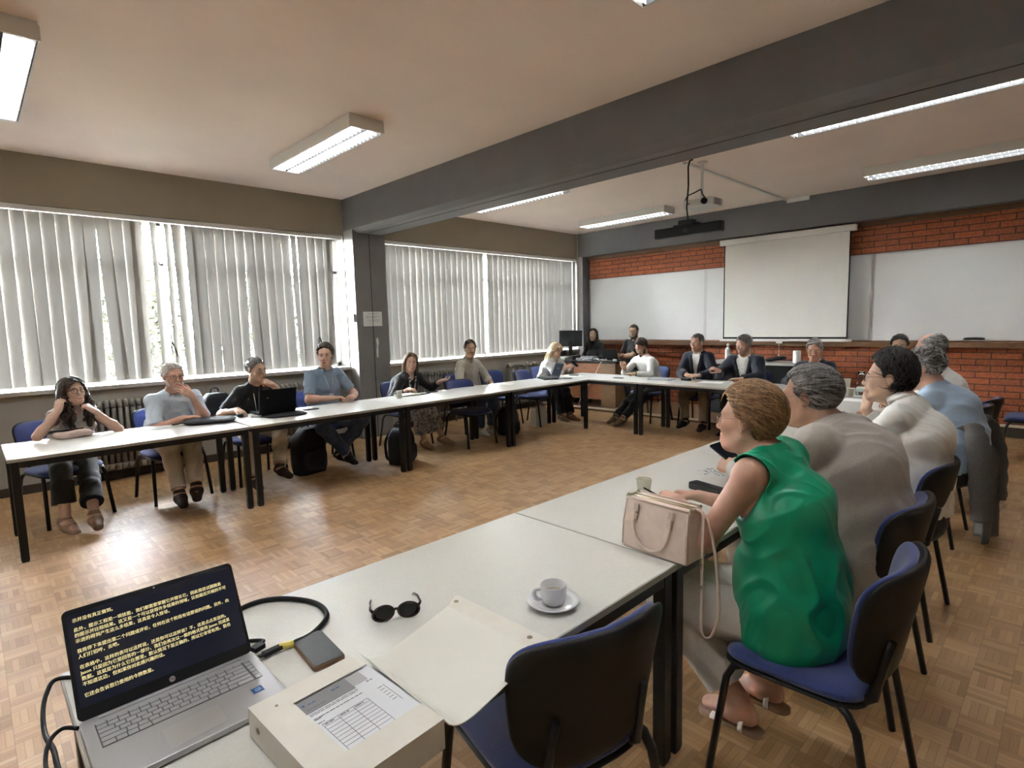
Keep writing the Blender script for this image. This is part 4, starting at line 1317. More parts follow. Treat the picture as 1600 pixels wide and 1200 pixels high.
def paper(label, loc, rz, w=0.21, h=0.297, m=None, name='paper_sheet', lines=0):
    t = thing(name, label, 'paper', loc, rz)
    bm = BM(); box2(bm, (-w / 2, -h / 2, 0), (w / 2, h / 2, 0.0015)); obj('sheet', bm, m or M_paper, t)
    if lines:
        bm = BM(); q = random.Random(int(abs(loc[0] * 100)))
        for k in range(lines):
            y = h / 2 - 0.03 - k * (h - 0.05) / lines
            box2(bm, (-w / 2 + 0.02, y, 0.0015), (-w / 2 + 0.02 + (w - 0.04) * q.uniform(0.5, 1), y + 0.003, 0.0019))
        obj('writing', bm, M_ink, t)
    return t
paper('sheet of paper under the forearm of the woman in green', (-1.10, 2.12, TZ), R(80), lines=9)
t = thing('tablet', 'black tablet lying before the young man with the tie', 'tablet', (-1.26, 4.22, TZ), R(10))
bm = BM(); prism(bm, rrect(0.26, 0.18, 0.012), 0, 0.008); obj('body', bm, M_black, t, bev=0.002)
bm = BM(); prism(bm, rrect(0.245, 0.165, 0.006), 0.008, 0.0085); obj('screen', bm, mat('tablet_glass', (0.02, 0.024, 0.035), 0.08), t)
# carafe and cups on the front row
M_gl = mat('clear_glass', (0.93, 0.97, 0.96), 0.03, trans=1.0, ior=1.25)
M_water = mat('water', (0.9, 0.96, 0.96), 0.02, trans=1.0, ior=1.2)
t = thing('glass_carafe', 'clear glass carafe half full of water on the front row table', 'carafe', (-1.63, 6.79, TZ))
bm = BM(); lathe(bm, [(0, 0.004), (0.044, 0.004), (0.05, 0.012), (0.052, 0.05), (0.040, 0.13), (0.026, 0.17), (0.026, 0.20), (0.036, 0.245), (0.0385, 0.245), (0.029, 0.20), (0.029, 0.17), (0.044, 0.13), (0.055, 0.05), (0.053, 0.008), (0.046, 0), (0, 0)], n=36); obj('glass', bm, M_gl, t)
bm = BM(); lathe(bm, [(0, 0.006), (0.043, 0.006), (0.049, 0.014), (0.0505, 0.05), (0.046, 0.085), (0, 0.085)], n=32); obj('water', bm, M_water, t)
for k in range(2):
    paper_cup(('upside-down stack of white paper cups left of the carafe', 'white paper cup beside the carafe, before the man in the blue shirt')[k], (-1.80 + 0.12 * k, 6.93 - 0.32 * k, TZ), (0.15, 0.085)[k], 'cups by the carafe')
paper('sheet of paper before the carafe on the right front table', (-1.52, 6.3, TZ), R(85))

# ================================================================== LEFT ROW THINGS
M_pink = mat('pale_pink_fabric', (0.60, 0.47, 0.41), 0.8, var=0.08, vscale=30, bump=0.2, bscale=200)
bm = BM(); pad(bm, superell(0.27, 0.11, 0.7), 0.055, lambda x, y: 0.006 * math.sin(30 * x), M=Matrix.Translation((0, 0, 0.032)))
tag(obj('soft_pouch', bm, M_pink, loc=(-5.77, 0.575, TZ), rot=(0, 0, R(86))), 'pale pink soft pouch before the curly-haired woman', 'pouch')
t = thing('tablet', 'dark tablet propped on the pink pouch', 'tablet', (-5.85, 0.53, TZ + 0.052), R(86))
bm = BM(); box(bm, (0, 0, 0.0), (0.25, 0.15, 0.009), (R(-14), 0, 0)); obj('body', bm, M_black, t, bev=0.003)
bm = BM(); box(bm, (0, 0.001, 0.005), (0.235, 0.138, 0.001), (R(-14), 0, 0)); obj('screen', bm, mat('tablet_glass', (0.02, 0.024, 0.035), 0.08), t)
paper('open white notebook sheet before the white-haired man', (-5.80, 1.20, TZ), R(100), 0.24, 0.2)
paper('cream paper under the forearm of the white-haired man', (-5.84, 1.44, TZ), R(75), 0.22, 0.3, mat('cream_paper', (0.72, 0.70, 0.62), 0.8))
bm = BM(); tube(bm, [(-5.73, 1.28, TZ + 0.007), (-5.79, 1.40, TZ + 0.007)], 0.005, 8); tag(obj('pen', bm, M_black), 'dark pen lying on the white-haired man\'s papers', 'pen')
bm = BM(); pad(bm, superell(0.43, 0.29, 0.55), 0.04, lambda x, y: 0, M=Matrix.Translation((0, 0, 0.022)))
t = tag(obj('laptop_sleeve', bm, M_dfab, loc=(-5.64, 1.57, TZ), rot=(0, 0, R(68))), 'puffy black laptop sleeve between the white-haired man and the polo shirt', 'sleeve')
bm = BM(); box(bm, (0.02, -0.02, 0.0425), (0.03, 0.012, 0.002)); obj('label', bm, M_alu, t)
bm = BM(); pad(bm, superell(0.40, 0.27, 0.5), 0.024, lambda x, y: 0, M=Matrix.Translation((0, 0, 0.013)))
tag(obj('laptop_sleeve', bm, M_dfab, loc=(-5.47, 2.20, TZ), rot=(0, 0, R(84))), 'flat black sleeve lying under the open laptop of the man in the black polo', 'sleeve')
plain_laptop('open black laptop of the man in the black polo, lid back toward the room', (-5.50, 2.14, TZ + 0.026), R(-90), 103, 0.36, 0.235,
             logo=('hp', 0.018, Matrix.Translation((0.10, -0.15, 0.0083)) @ Matrix.Rotation(PI, 4, 'Z')))
bm = BM(); box(bm, (0, 0, 0.010), (0.10, 0.035, 0.02)); tag(obj('white_remote', bm, M_wht, bev=0.005, loc=(-5.58, 1.97, TZ), rot=(0, 0, R(60))), 'small white remote lying beside the black sleeve', 'remote')
bm = BM(); pad(bm, superell(0.06, 0.10, 0.8), 0.032, lambda x, y: -2 * y * y, M=Matrix.Translation((0, 0, 0.024)), nt=24)
tag(obj('computer_mouse', bm, M_black, loc=(-5.72, 1.86, TZ), rot=(0, 0, R(90))), 'black computer mouse under the hand of the man in the polo', 'mouse')
paper('white sheet beside the black laptop, under a phone', (-5.72, 2.50, TZ), R(85), 0.2, 0.2)
bm = BM(); prism(bm, rrect(0.15, 0.075, 0.01), 0, 0.009); tag(obj('phone', bm, M_black, bev=0.002, loc=(-5.63, 2.54, TZ + 0.0018), rot=(0, 0, R(88))), 'black phone on the white sheet beside the black laptop', 'phone')
t = thing('notebook', 'open notebook with cream pages before the woman with the scarf', 'notebook', (-5.80, 3.86, TZ), R(86))
for s in (-1, 1):
    bm = BM(); pad(bm, superell(0.15, 0.205, 0.25), 0.014, lambda x, y, s=s: -0.10 * s * x * (1 if s * x > 0 else 0.3) * 0.5, M=Matrix.Translation((s * 0.075, 0, 0.010)), nt=32); obj('page_block', bm, mat('cream_paper', (0.72, 0.70, 0.62), 0.8), t)
bm = BM(); box2(bm, (-0.155, -0.107, 0), (0.155, 0.107, 0.003)); obj('cover', bm, M_black, t)
bm = BM(); tube(bm, [(-5.68, 3.98, TZ + 0.006), (-5.70, 4.12, TZ + 0.006)], 0.005, 8); tag(obj('pen', bm, M_black), 'black pen beside the open notebook of the scarf woman', 'pen')
bm = BM(); prism(bm, rrect(0.15, 0.075, 0.01), 0, 0.009); tag(obj('phone', bm, M_black, bev=0.002, loc=(-5.80, 4.22, TZ), rot=(0, 0, R(80))), 'black phone right of the open notebook of the scarf woman', 'phone')
paper('printed leaflet before the man in the beige shirt', (-5.70, 5.12, TZ), R(75), 0.15, 0.21, lines=7)
paper('white leaflet before the man in the beige shirt, the farther one', (-5.68, 5.42, TZ), R(110), 0.15, 0.21, lines=6)
plain_laptop('open black laptop on the last left table, its screen to the empty chairs', (-5.62, 6.40, TZ), R(-28), 112, 0.34, 0.23,
             logo=('lenovo', 0.022, Matrix.Translation((0.02, -0.14, -0.0010)) @ Matrix.Rotation(PI, 4, 'X') @ Matrix.Rotation(0, 4, 'Z')))
bm = BM(); prism(bm, rrect(0.14, 0.07, 0.01), 0, 0.009); tag(obj('phone', bm, M_black, bev=0.002, loc=(-5.45, 6.50, TZ), rot=(0, 0, R(20))), 'black phone behind the open laptop on the last left table', 'phone')
paper('cream paper with a spectacle case on it before the blonde woman', (-5.62, 6.86, TZ), R(70), 0.2, 0.25, mat('cream_paper', (0.72, 0.70, 0.62), 0.8))
bm = BM(); prism(bm, rrect(0.15, 0.06, 0.02), 0, 0.02); tag(obj('spectacle_case', bm, mat('grey_case', (0.2, 0.19, 0.18), 0.6), bev=0.006, loc=(-5.62, 6.86, TZ + 0.0018), rot=(0, 0, R(20))), 'small grey spectacle case on the paper before the blonde woman', 'case')

# ================================================================== FRONT ROW THINGS
bm = BM(); prism(bm, rrect(0.15, 0.075, 0.01), 0, 0.009); tag(obj('phone', bm, M_black, bev=0.002, loc=(-4.82, 6.93, TZ), rot=(0, 0, R(5))), 'black phone before the man writing in the white shirt', 'phone')
t = thing('closed_laptop', 'closed grey laptop on the front row table', 'laptop', (-4.18, 7.06, TZ), R(5))
bm = BM(); prism(bm, rrect(0.33, 0.23, 0.012), 0.003, 0.012); obj('base', bm, M_silver, t, bev=0.002)
bm = BM(); prism(bm, rrect(0.33, 0.23, 0.012), 0.0125, 0.019); obj('lid', bm, M_silver, t, bev=0.002)
bm = BM(); prism(bm, rrect(0.16, 0.06, 0.02), 0, 0.04); tag(obj('spectacle_case', bm, M_black, bev=0.012, seg=3, loc=(-3.83, 7.12, TZ), rot=(0, 0, R(-15))), 'black spectacle case beside the closed grey laptop', 'case')
paper('white paper between the two navy-jacketed men', (-3.45, 7.10, TZ), R(10), 0.3, 0.21)
bm = BM(); box(bm, (0, 0, 0.006), (0.07, 0.04, 0.012)); tag(obj('wooden_tag', bm, mat('tan_wood', (0.5, 0.3, 0.15), 0.6), loc=(-3.66, 7.02, TZ)), 'small tan card before the man with clasped hands', 'card')

# ================================================================== BAGS ON THE FLOOR
M_strap = mat('black_webbing', (0.02, 0.02, 0.022), 0.7)
def backpack(label, loc, rz, w=0.32, d=0.2, h=0.46):
    t = thing('backpack', label, 'backpack', loc, rz, 'bags under the left tables')
    bm = BM()
    n = 9
    for (hw, hd, zz0, zz1, oy) in ((w, d, 0.0, h, 0),):
        rings = []
        for k in range(n + 1):
            f = k / n
            s = 1.0 if f < 0.55 else (1 - ((f - 0.55) / 0.45) ** 2.4 * 0.55)
            if k == 0: s = 0.93
            sh_ = rrect(hw * s, hd * (s * 0.6 + 0.4) , min(hw, hd) * 0.32 * s)
            rings.append([bm.verts.new((x, y + oy, zz0 + (zz1 - zz0) * f)) for x, y in sh_])
        for A_, B_ in zip(rings, rings[1:]):
            for k in range(len(A_)):
                f_ = bm.faces.new((A_[k], A_[(k + 1) % len(A_)], B_[(k + 1) % len(A_)], B_[k])); f_.smooth = True
        bm.faces.new(rings[0][::-1]); bm.faces.new(rings[-1])
    obj('body', bm, M_dfab, t)
    bm = BM(); pad(bm, superell(w * 0.8, h * 0.5, 0.5), 0.08, lambda x, y: 0, M=Matrix.Translation((0, d / 2 + 0.005, h * 0.30)) @ Matrix.Rotation(R(-90), 4, 'X')); obj('front_pocket', bm, M_dfab, t)
    bm = BM(); tube(bm, smooth_path([(-0.04, -d * 0.2, h - 0.01), (-0.03, -d * 0.2, h + 0.045), (0.03, -d * 0.2, h + 0.045), (0.04, -d * 0.2, h - 0.01)]), 0.008, 8); obj('top_handle', bm, M_strap, t)
    for s in (-1, 1):
        bm = BM(); tube(bm, smooth_path([(s * 0.07, -d / 2 + 0.01, h * 0.9), (s * 0.10, -d / 2 - 0.05, h * 0.6), (s * 0.12, -d / 2 - 0.03, h * 0.2), (s * 0.13, -d / 2 + 0.01, 0.05)]), 0.006, 6, flat=3); obj('strap', bm, M_strap, t)
    return t
backpack('black backpack on the floor between the black polo and the steel blue polo', (-5.93, 2.62, 0), R(-80), 0.36, 0.22, 0.50)
backpack('black backpack standing on the floor before the scarf woman\'s legs', (-5.53, 3.56, 0), R(-70), 0.34, 0.2, 0.42)
bpk = backpack('grey-black backpack hanging on the chair between the white-haired man and the polo shirt', (-6.53, 1.90, 0.44), R(-87), 0.38, 0.2, 0.48)
backpack('dark backpack on the floor under the fourth left table', (-5.75, 5.52, 0), R(-95), 0.3, 0.2, 0.40)
t = thing('paper_carrier_bag', 'white paper carrier bag on the floor under the last left table', 'bag', (-5.86, 6.28, 0), R(-80), 'bags under the left tables')
bm = BM()
A_ = [bm.verts.new((x, y, 0)) for x, y in ((-0.15, -0.06), (0.15, -0.06), (0.15, 0.06), (-0.15, 0.06))]
B_ = [bm.verts.new((x, y, 0.30)) for x, y in ((-0.145, -0.045), (0.145, -0.045), (0.145, 0.045), (-0.145, 0.045))]
for k in range(4): bm.faces.new((A_[k], A_[(k + 1) % 4], B_[(k + 1) % 4], B_[k]))
bm.faces.new(A_[::-1]); obj('body', bm, mat('white_bag_paper', (0.62, 0.62, 0.60), 0.7, var=0.1, vscale=10), t)
for s in (-1, 1):
    bm = BM(); tube(bm, smooth_path([(-0.06, s * 0.045, 0.29), (-0.05, s * 0.04, 0.37), (0.05, s * 0.04, 0.37), (0.06, s * 0.045, 0.29)]), 0.004, 6); obj('handle', bm, M_strap, t)

# ================================================================== EMPTY CHAIRS
CH0 = make_chair('empty blue chair pushed under the near table, its black back to the camera', (-1.045, 1.12, 0), R(90 - 14))
for lab, x, y, rz in (
        ('empty blue chair tucked under the third left table, right of the scarf woman', -5.66, 4.74, -90),
        ('empty blue chair against the radiator right of the beige shirt', -6.42, 6.02, -90),
        ('empty blue chair before the open laptop on the last left table', -6.02, 6.36, -75),
        ('blue chair by the brick wall cut by the right photo edge, seat and legs showing', -0.34, 8.05, 92),
        ('empty blue chair beyond the draped jacket, near the right front corner', -0.77, 6.33, 84)):
    dup(CH0, (x, y, 0), R(rz), lab)
def seat_for(label, x, y, rz):
    return dup(CH0, (x, y, 0), R(rz), label)

# grey jacket over the chair of the man in the blue shirt
def draped_jacket(label, x, y, rz):
    M_tw = mat('charcoal_tweed', (0.085, 0.082, 0.080), 0.9, var=0.45, vscale=240, bump=0.4, bscale=500)
    t = thing('draped_jacket', label, 'jacket', (x, y, 0), rz)
    bm = BM()
    NU, NV = 44, 40
    q = random.Random(9)
    def P(u, v):                       # u -1..1 across, v 0..1 from inside front over the top and down the back
        L = v * 1.12
        hang = max(0, L - 0.30)
        wd = 0.265 + 0.05 * min(1, hang / 0.5)
        fold = (0.020 * math.sin(u * 6.3 + 0.8) + 0.012 * math.sin(u * 12 + L * 4) + 0.006 * math.sin(u * 21 - L * 9)) * min(1, hang * 3.5)
        if L < 0.18:
            z, yy = 0.73 + L, -0.212 - 0.01 * L
        elif L < 0.30:
            a = (L - 0.18) / 0.12 * PI
            z, yy = 0.905 + 0.034 * math.sin(a), -0.270 + 0.056 * math.cos(a)
        else:
            z, yy = 0.905 - hang, -0.328 - 0.075 * min(1, hang * 3) - 0.03 * hang - fold * 1.5
        z -= (0.11 * abs(u) ** 2.2) * max(0, 1 - hang * 1.2) + 0.035 * math.sin(u * 3.5 + 1) * min(1, hang)
        return Vector((u * wd + 0.012 * math.sin(L * 9), yy, max(0.03, z)))
    g = [[bm.verts.new(P(-1 + 2 * i / NU, j / NV)) for i in range(NU + 1)] for j in range(NV + 1)]
    for j in range(NV):
        for i in range(NU):
            bm.faces.new((g[j][i], g[j][i + 1], g[j + 1][i + 1], g[j + 1][i])).smooth = True
    solidify(bm, 0.012)
    obj('jacket_body', bm, M_tw, t, smooth=True)
    for s in (-1, 1):
        bm = BM()
        pth = smooth_path([(s * 0.20, -0.335, 0.845), (s * 0.275, -0.37, 0.76), (s * 0.315, -0.40, 0.60), (s * 0.325, -0.415, 0.42), (s * 0.31, -0.425, 0.25)])
        rr_ = [0.050 + 0.018 * min(1, k / 10) - 0.010 * max(0, k - 18) / 14 + 0.004 * math.sin(k * 1.3 + s) for k in range(len(pth))]
        tube(bm, pth, rr_, 16, flat=0.62)
        obj('sleeve', bm, M_tw, t, smooth=True)
    bm = BM(); tube(bm, smooth_path([(-0.12, -0.225, 0.905), (-0.07, -0.29, 0.945), (0.07, -0.29, 0.945), (0.12, -0.225, 0.905)]), 0.026, 10, flat=0.6); obj('collar', bm, M_tw, t, smooth=True)
    return t

# ================================================================== PEOPLE
# Bodies and clothes are signed-distance fields (rounded cones, ellipsoids) blended smoothly and meshed as one surface each.
F32 = np.float32


class Field:
    def __init__(self, lo, hi, res):
        self.lo = np.array(lo, F32)
        self.res = res
        self.n = np.maximum(np.ceil((np.array(hi) - np.array(lo)) / res).astype(int) + 1, 2)
        self.d = np.full(self.n, 0.5, F32)

    def sub(self, lo, hi):
        a = np.maximum(np.floor((np.array(lo) - self.lo) / self.res).astype(int), 0)
        b = np.minimum(np.ceil((np.array(hi) - self.lo) / self.res).astype(int) + 1, self.n)
        if np.any(b <= a):
            return None
        sl = tuple(slice(int(x), int(y)) for x, y in zip(a, b))
        ax = [self.lo[i] + self.res * np.arange(a[i], b[i], dtype=F32) for i in range(3)]
        return sl, ax[0][:, None, None], ax[1][None, :, None], ax[2][None, None, :]

    def add(self, p, k=0.01, op='u'):
        lo, hi = p.bounds(k + 2.5 * self.res)
        s = self.sub(lo, hi)
        if s is None:
            return
        sl, X, Y, Z = s
        d = p.eval(X, Y, Z)
        D = self.d[sl]
        if op == 'u':
            h = np.maximum(k - np.abs(D - d), 0) / max(k, 1e-6)
            self.d[sl] = np.minimum(D, d) - h * h * (k * 0.25)
        else:
            h = np.maximum(k - np.abs(D + d), 0) / max(k, 1e-6)
            self.d[sl] = np.maximum(D, -d) + h * h * (k * 0.25)


def V(*a):
    return np.array(a, float)


def nrm(v):
    v = np.asarray(v, float)
    return v / max(np.linalg.norm(v), 1e-9)


class Cone:
    """rounded cone; sx widens it along axis `ax` (an elliptical section); clip = list of (point, normal) that cut it flat"""
    def __init__(s, a, b, r1, r2=None, wide=1.0, ax=None, clip=()):
        s.a, s.b, s.r1, s.r2 = np.asarray(a, float), np.asarray(b, float), r1, r1 if r2 is None else r2
        s.wide, s.ax, s.clip = wide, ax, clip

    def grow(s, t):
        if s.wide != 1.0:
            w1 = s.r1 * s.wide + t
            return Cone(s.a, s.b, s.r1 + t, s.r2 + t, w1 / (s.r1 + t), s.ax, s.clip)
        return Cone(s.a, s.b, s.r1 + t, s.r2 + t, 1.0, None, s.clip)

    def bounds(s, m):
        r = max(s.r1, s.r2) * max(s.wide, 1) + m
        return np.minimum(s.a, s.b) - r, np.maximum(s.a, s.b) + r

    def eval(s, X, Y, Z):
        a, b = s.a.copy(), s.b.copy()
        if s.wide != 1.0:
            ax = s.ax
            q = 1.0 / s.wide - 1.0
            dt = (X - a[0]) * ax[0] + (Y - a[1]) * ax[1] + (Z - a[2]) * ax[2]
            X2, Y2, Z2 = X + dt * q * ax[0], Y + dt * q * ax[1], Z + dt * q * ax[2]
            b = b + ax * np.dot(b - a, ax) * q
        else:
            X2, Y2, Z2 = X, Y, Z
        ab = b - a
        L2 = max(float(ab @ ab), 1e-12)
        px, py, pz = X2 - F32(a[0]), Y2 - F32(a[1]), Z2 - F32(a[2])
        t = np.clip((px * F32(ab[0]) + py * F32(ab[1]) + pz * F32(ab[2])) / F32(L2), 0, 1)
        d = np.sqrt((px - t * F32(ab[0])) ** 2 + (py - t * F32(ab[1])) ** 2 + (pz - t * F32(ab[2])) ** 2) - (s.r1 + t * (s.r2 - s.r1))
        for c, n in s.clip:
            d = np.maximum(d, (X - c[0]) * n[0] + (Y - c[1]) * n[1] + (Z - c[2]) * n[2])
        return d.astype(F32)


class Ell:
    """ellipsoid with frame M (columns are its axes)"""
    def __init__(s, c, r, M=None, clip=()):
        s.c, s.r, s.M, s.clip = np.asarray(c, float), np.asarray(r, float), np.eye(3) if M is None else M, clip

    def grow(s, t):
        return Ell(s.c, s.r + t, s.M, s.clip)

    def bounds(s, m):
        r = max(s.r) + m
        return s.c - r, s.c + r

    def eval(s, X, Y, Z):
        px, py, pz = X - F32(s.c[0]), Y - F32(s.c[1]), Z - F32(s.c[2])
        k0 = k1 = 0
        for i in range(3):
            u = px * F32(s.M[0, i]) + py * F32(s.M[1, i]) + pz * F32(s.M[2, i])
            k0 = k0 + (u / F32(s.r[i])) ** 2
            k1 = k1 + (u / F32(s.r[i] ** 2)) ** 2
        k0 = np.sqrt(k0)
        d = k0 * (k0 - 1) / np.sqrt(np.maximum(k1, 1e-12))
        for c, n in s.clip:
            d = np.maximum(d, (X - c[0]) * n[0] + (Y - c[1]) * n[1] + (Z - c[2]) * n[2])
        return d.astype(F32)


class Half:
    """half space: inside where (p-c).n < 0, limited to a box"""
    def __init__(s, c, n, lo, hi):
        s.c, s.n, s.lo, s.hi = c, n, np.asarray(lo), np.asarray(hi)

    def bounds(s, m):
        return s.lo, s.hi

    def eval(s, X, Y, Z):
        return ((X - s.c[0]) * s.n[0] + (Y - s.c[1]) * s.n[1] + (Z - s.c[2]) * s.n[2] + 0 * X).astype(F32)


class Func:
    def __init__(s, f, lo, hi):
        s.f, s.lo, s.hi = f, np.asarray(lo), np.asarray(hi)

    def bounds(s, m):
        return s.lo, s.hi

    def eval(s, X, Y, Z):
        return s.f(X, Y, Z).astype(F32)


def surfnet(F):
    d = F.d
    ins = d < 0
    nx, ny, nz = d.shape
    def c(i, j, k, A):
        return A[i:nx - 1 + i, j:ny - 1 + j, k:nz - 1 + k]
    cnt = np.zeros((nx - 1, ny - 1, nz - 1), np.int8)
    for i in (0, 1):
        for j in (0, 1):
            for k in (0, 1):
                cnt += c(i, j, k, ins)
    act = (cnt > 0) & (cnt < 8)
    I, J, K = np.nonzero(act)
    idx = np.full(act.shape, -1, np.int32)
    idx[I, J, K] = np.arange(len(I), dtype=np.int32)
    val = {}
    for i in (0, 1):
        for j in (0, 1):
            for k in (0, 1):
                val[i, j, k] = d[I + i, J + j, K + k]
    P = np.zeros((len(I), 3), F32)
    N = np.zeros(len(I), F32)
    cs = list(val.keys())
    for a in cs:
        for ax in range(3):
            if a[ax] == 0:
                b = list(a)
                b[ax] = 1
                b = tuple(b)
                v0, v1 = val[a], val[b]
                m = (v0 < 0) != (v1 < 0)
                t = np.where(m, v0 / np.where(m, v0 - v1, 1), 0)
                for q in range(3):
                    P[:, q] += np.where(m, a[q] + (t if q == ax else 0), 0)
                N += m
    P /= N[:, None]
    co = F.lo + F.res * (P + np.stack([I, J, K], 1))
    quads = []
    for ax in range(3):
        sl0 = [slice(None)] * 3
        sl1 = [slice(None)] * 3
        sl0[ax], sl1[ax] = slice(0, -1), slice(1, None)
        A, B = ins[tuple(sl0)], ins[tuple(sl1)]
        e = A != B
        o1, o2 = [q for q in range(3) if q != ax]
        ss = [slice(None)] * 3
        ss[o1], ss[o2] = slice(1, -1), slice(1, -1)
        e2 = np.zeros_like(e)
        e2[tuple(ss)] = e[tuple(ss)]
        E = np.stack(np.nonzero(e2), 1)
        if not len(E):
            continue
        def cell(a, b):
            q = E.copy()
            q[:, o1] -= a
            q[:, o2] -= b
            return idx[q[:, 0], q[:, 1], q[:, 2]]
        Q = np.stack([cell(1, 1), cell(0, 1), cell(0, 0), cell(1, 0)], 1)
        fl = A[E[:, 0], E[:, 1], E[:, 2]]
        if ax == 1:
            fl = ~fl
        Q[~fl] = Q[~fl][:, ::-1]
        quads.append(Q)
    return co, np.concatenate(quads) if quads else np.zeros((0, 4), int)


def np_mesh(name, co, quads, mats, parent=None, fmat=None):
    me = bpy.data.meshes.new(name)
    me.vertices.add(len(co))
    me.vertices.foreach_set('co', np.asarray(co, F32).ravel())
    n = len(quads)
    me.loops.add(n * 4)
    me.loops.foreach_set('vertex_index', np.asarray(quads, np.int32).ravel())
    me.polygons.add(n)
    me.polygons.foreach_set('loop_start', np.arange(0, 4 * n, 4, dtype=np.int32))
    me.polygons.foreach_set('use_smooth', np.ones(n, bool))
    for m in (mats if isinstance(mats, (list, tuple)) else [mats]):
        me.materials.append(m)
    if fmat is not None:
        me.polygons.foreach_set('material_index', np.asarray(fmat, np.int32))
    me.update()
    me.validate()
    o = bpy.data.objects.new(name, me)
    COL.objects.link(o)
    if parent:
        o.parent = parent
    return o


def vnormals(co, q):
    n = np.cross(co[q[:, 2]] - co[q[:, 0]], co[q[:, 3]] - co[q[:, 1]])
    out = np.zeros_like(co)
    for i in range(4):
        np.add.at(out, q[:, i], n)
    return out / np.maximum(np.linalg.norm(out, axis=1, keepdims=True), 1e-9)


def waves(P, seed, freq, n=5):
    r = np.random.RandomState(seed)
    out = 0
    W = P + 0.03 * np.stack([np.sin(P @ (r.randn(3) * 14) + r.rand() * 6) for _ in range(3)], 1)
    for i in range(n):
        k = r.randn(3)
        k /= np.linalg.norm(k)
        f = freq * r.uniform(0.6, 1.5)
        out = out + np.sin(W @ (k * f) + r.rand() * 6.28)
    return out / n


def folds(co, q, seed, amp, freq=38):
    """cloth creases: narrow raised folds along warped waves"""
    n = vnormals(co, q)
    w = waves(co, seed, freq, 3)
    w2 = waves(co, seed + 5, freq * 0.45, 3)
    h = np.maximum(1 - np.abs(w) * 2.4, -0.3) * np.clip(0.35 + 1.3 * w2, 0, 1)
    w3 = waves(co, seed + 9, freq * 2.1, 2)
    h3 = np.maximum(1 - np.abs(w3) * 2.2, -0.2) * np.clip(0.2 - 1.2 * w2, 0, 1)
    return co + n * (amp * 1.6 * h + amp * 0.7 * h3 + amp * 1.1 * w2)[:, None]


def rot(axis, deg):
    return np.array(Matrix.Rotation(R(deg), 3, axis))


# colours
def skin_mat(tone):
    tones = dict(fair=(0.56, 0.355, 0.265), tan=(0.45, 0.275, 0.185), rosy=(0.56, 0.325, 0.24), olive=(0.43, 0.27, 0.18), asian=(0.57, 0.38, 0.27))
    m = mat('skin_' + tone, tones[tone], 0.5, var=0.10, vscale=22, bump=0.08, bscale=500)
    b = m.node_tree.nodes['Principled BSDF']
    b.inputs['Subsurface Weight'].default_value = 0.12
    b.inputs['Subsurface Radius'].default_value = (0.012, 0.005, 0.003)
    return m


def lip_mat(tone):
    c = dict(fair=(0.45, 0.18, 0.15), tan=(0.34, 0.14, 0.11), rosy=(0.48, 0.17, 0.14), olive=(0.32, 0.14, 0.11), asian=(0.45, 0.20, 0.16))[tone]
    return mat('lips_' + tone, c, 0.45)


def hair_mat(name, c1, c2, rough=0.42):
    if name[-2:] not in ('_2', '_3'):
        hair_mat(name + '_2', [0.45 * x for x in c1], c1, rough)
        hair_mat(name + '_3', c2, [min(1, 1.5 * x) for x in c2], rough)
    if 'hair_' + name in MATS:
        return MATS['hair_' + name]
    m = mat('hair_' + name, c1, rough, var=0.01, vscale=90, bump=0.5, bscale=260, stretch=(1, 1, 0.25))
    for n in m.node_tree.nodes:
        if n.type == 'VALTORGB':
            n.color_ramp.elements[0].color = (*c1, 1)
            n.color_ramp.elements[1].color = (*c2, 1)
    return m


def cloth(name, c, var=0.08, rough=0.85, bump=0.25, vs=300, var2=None, sheen=0.15):
    return mat('cloth_' + name, c, rough, var=var, vscale=vs, bump=bump, bscale=700, var2=var2, sheen=sheen)


M_eye = mat('eye_white', (0.72, 0.69, 0.66), 0.15)
M_iris = mat('iris_brown', (0.06, 0.03, 0.015), 0.1)
M_pupil = mat('pupil', (0.004, 0.004, 0.004), 0.05)
M_frame_dark = mat('glasses_frame_dark', (0.012, 0.011, 0.011), 0.3)
M_frame_metal = mat('glasses_frame_metal', (0.25, 0.22, 0.19), 0.3, metal=0.8)
M_lensc = glass_material('spectacle_lens', (0.97, 0.98, 0.98))


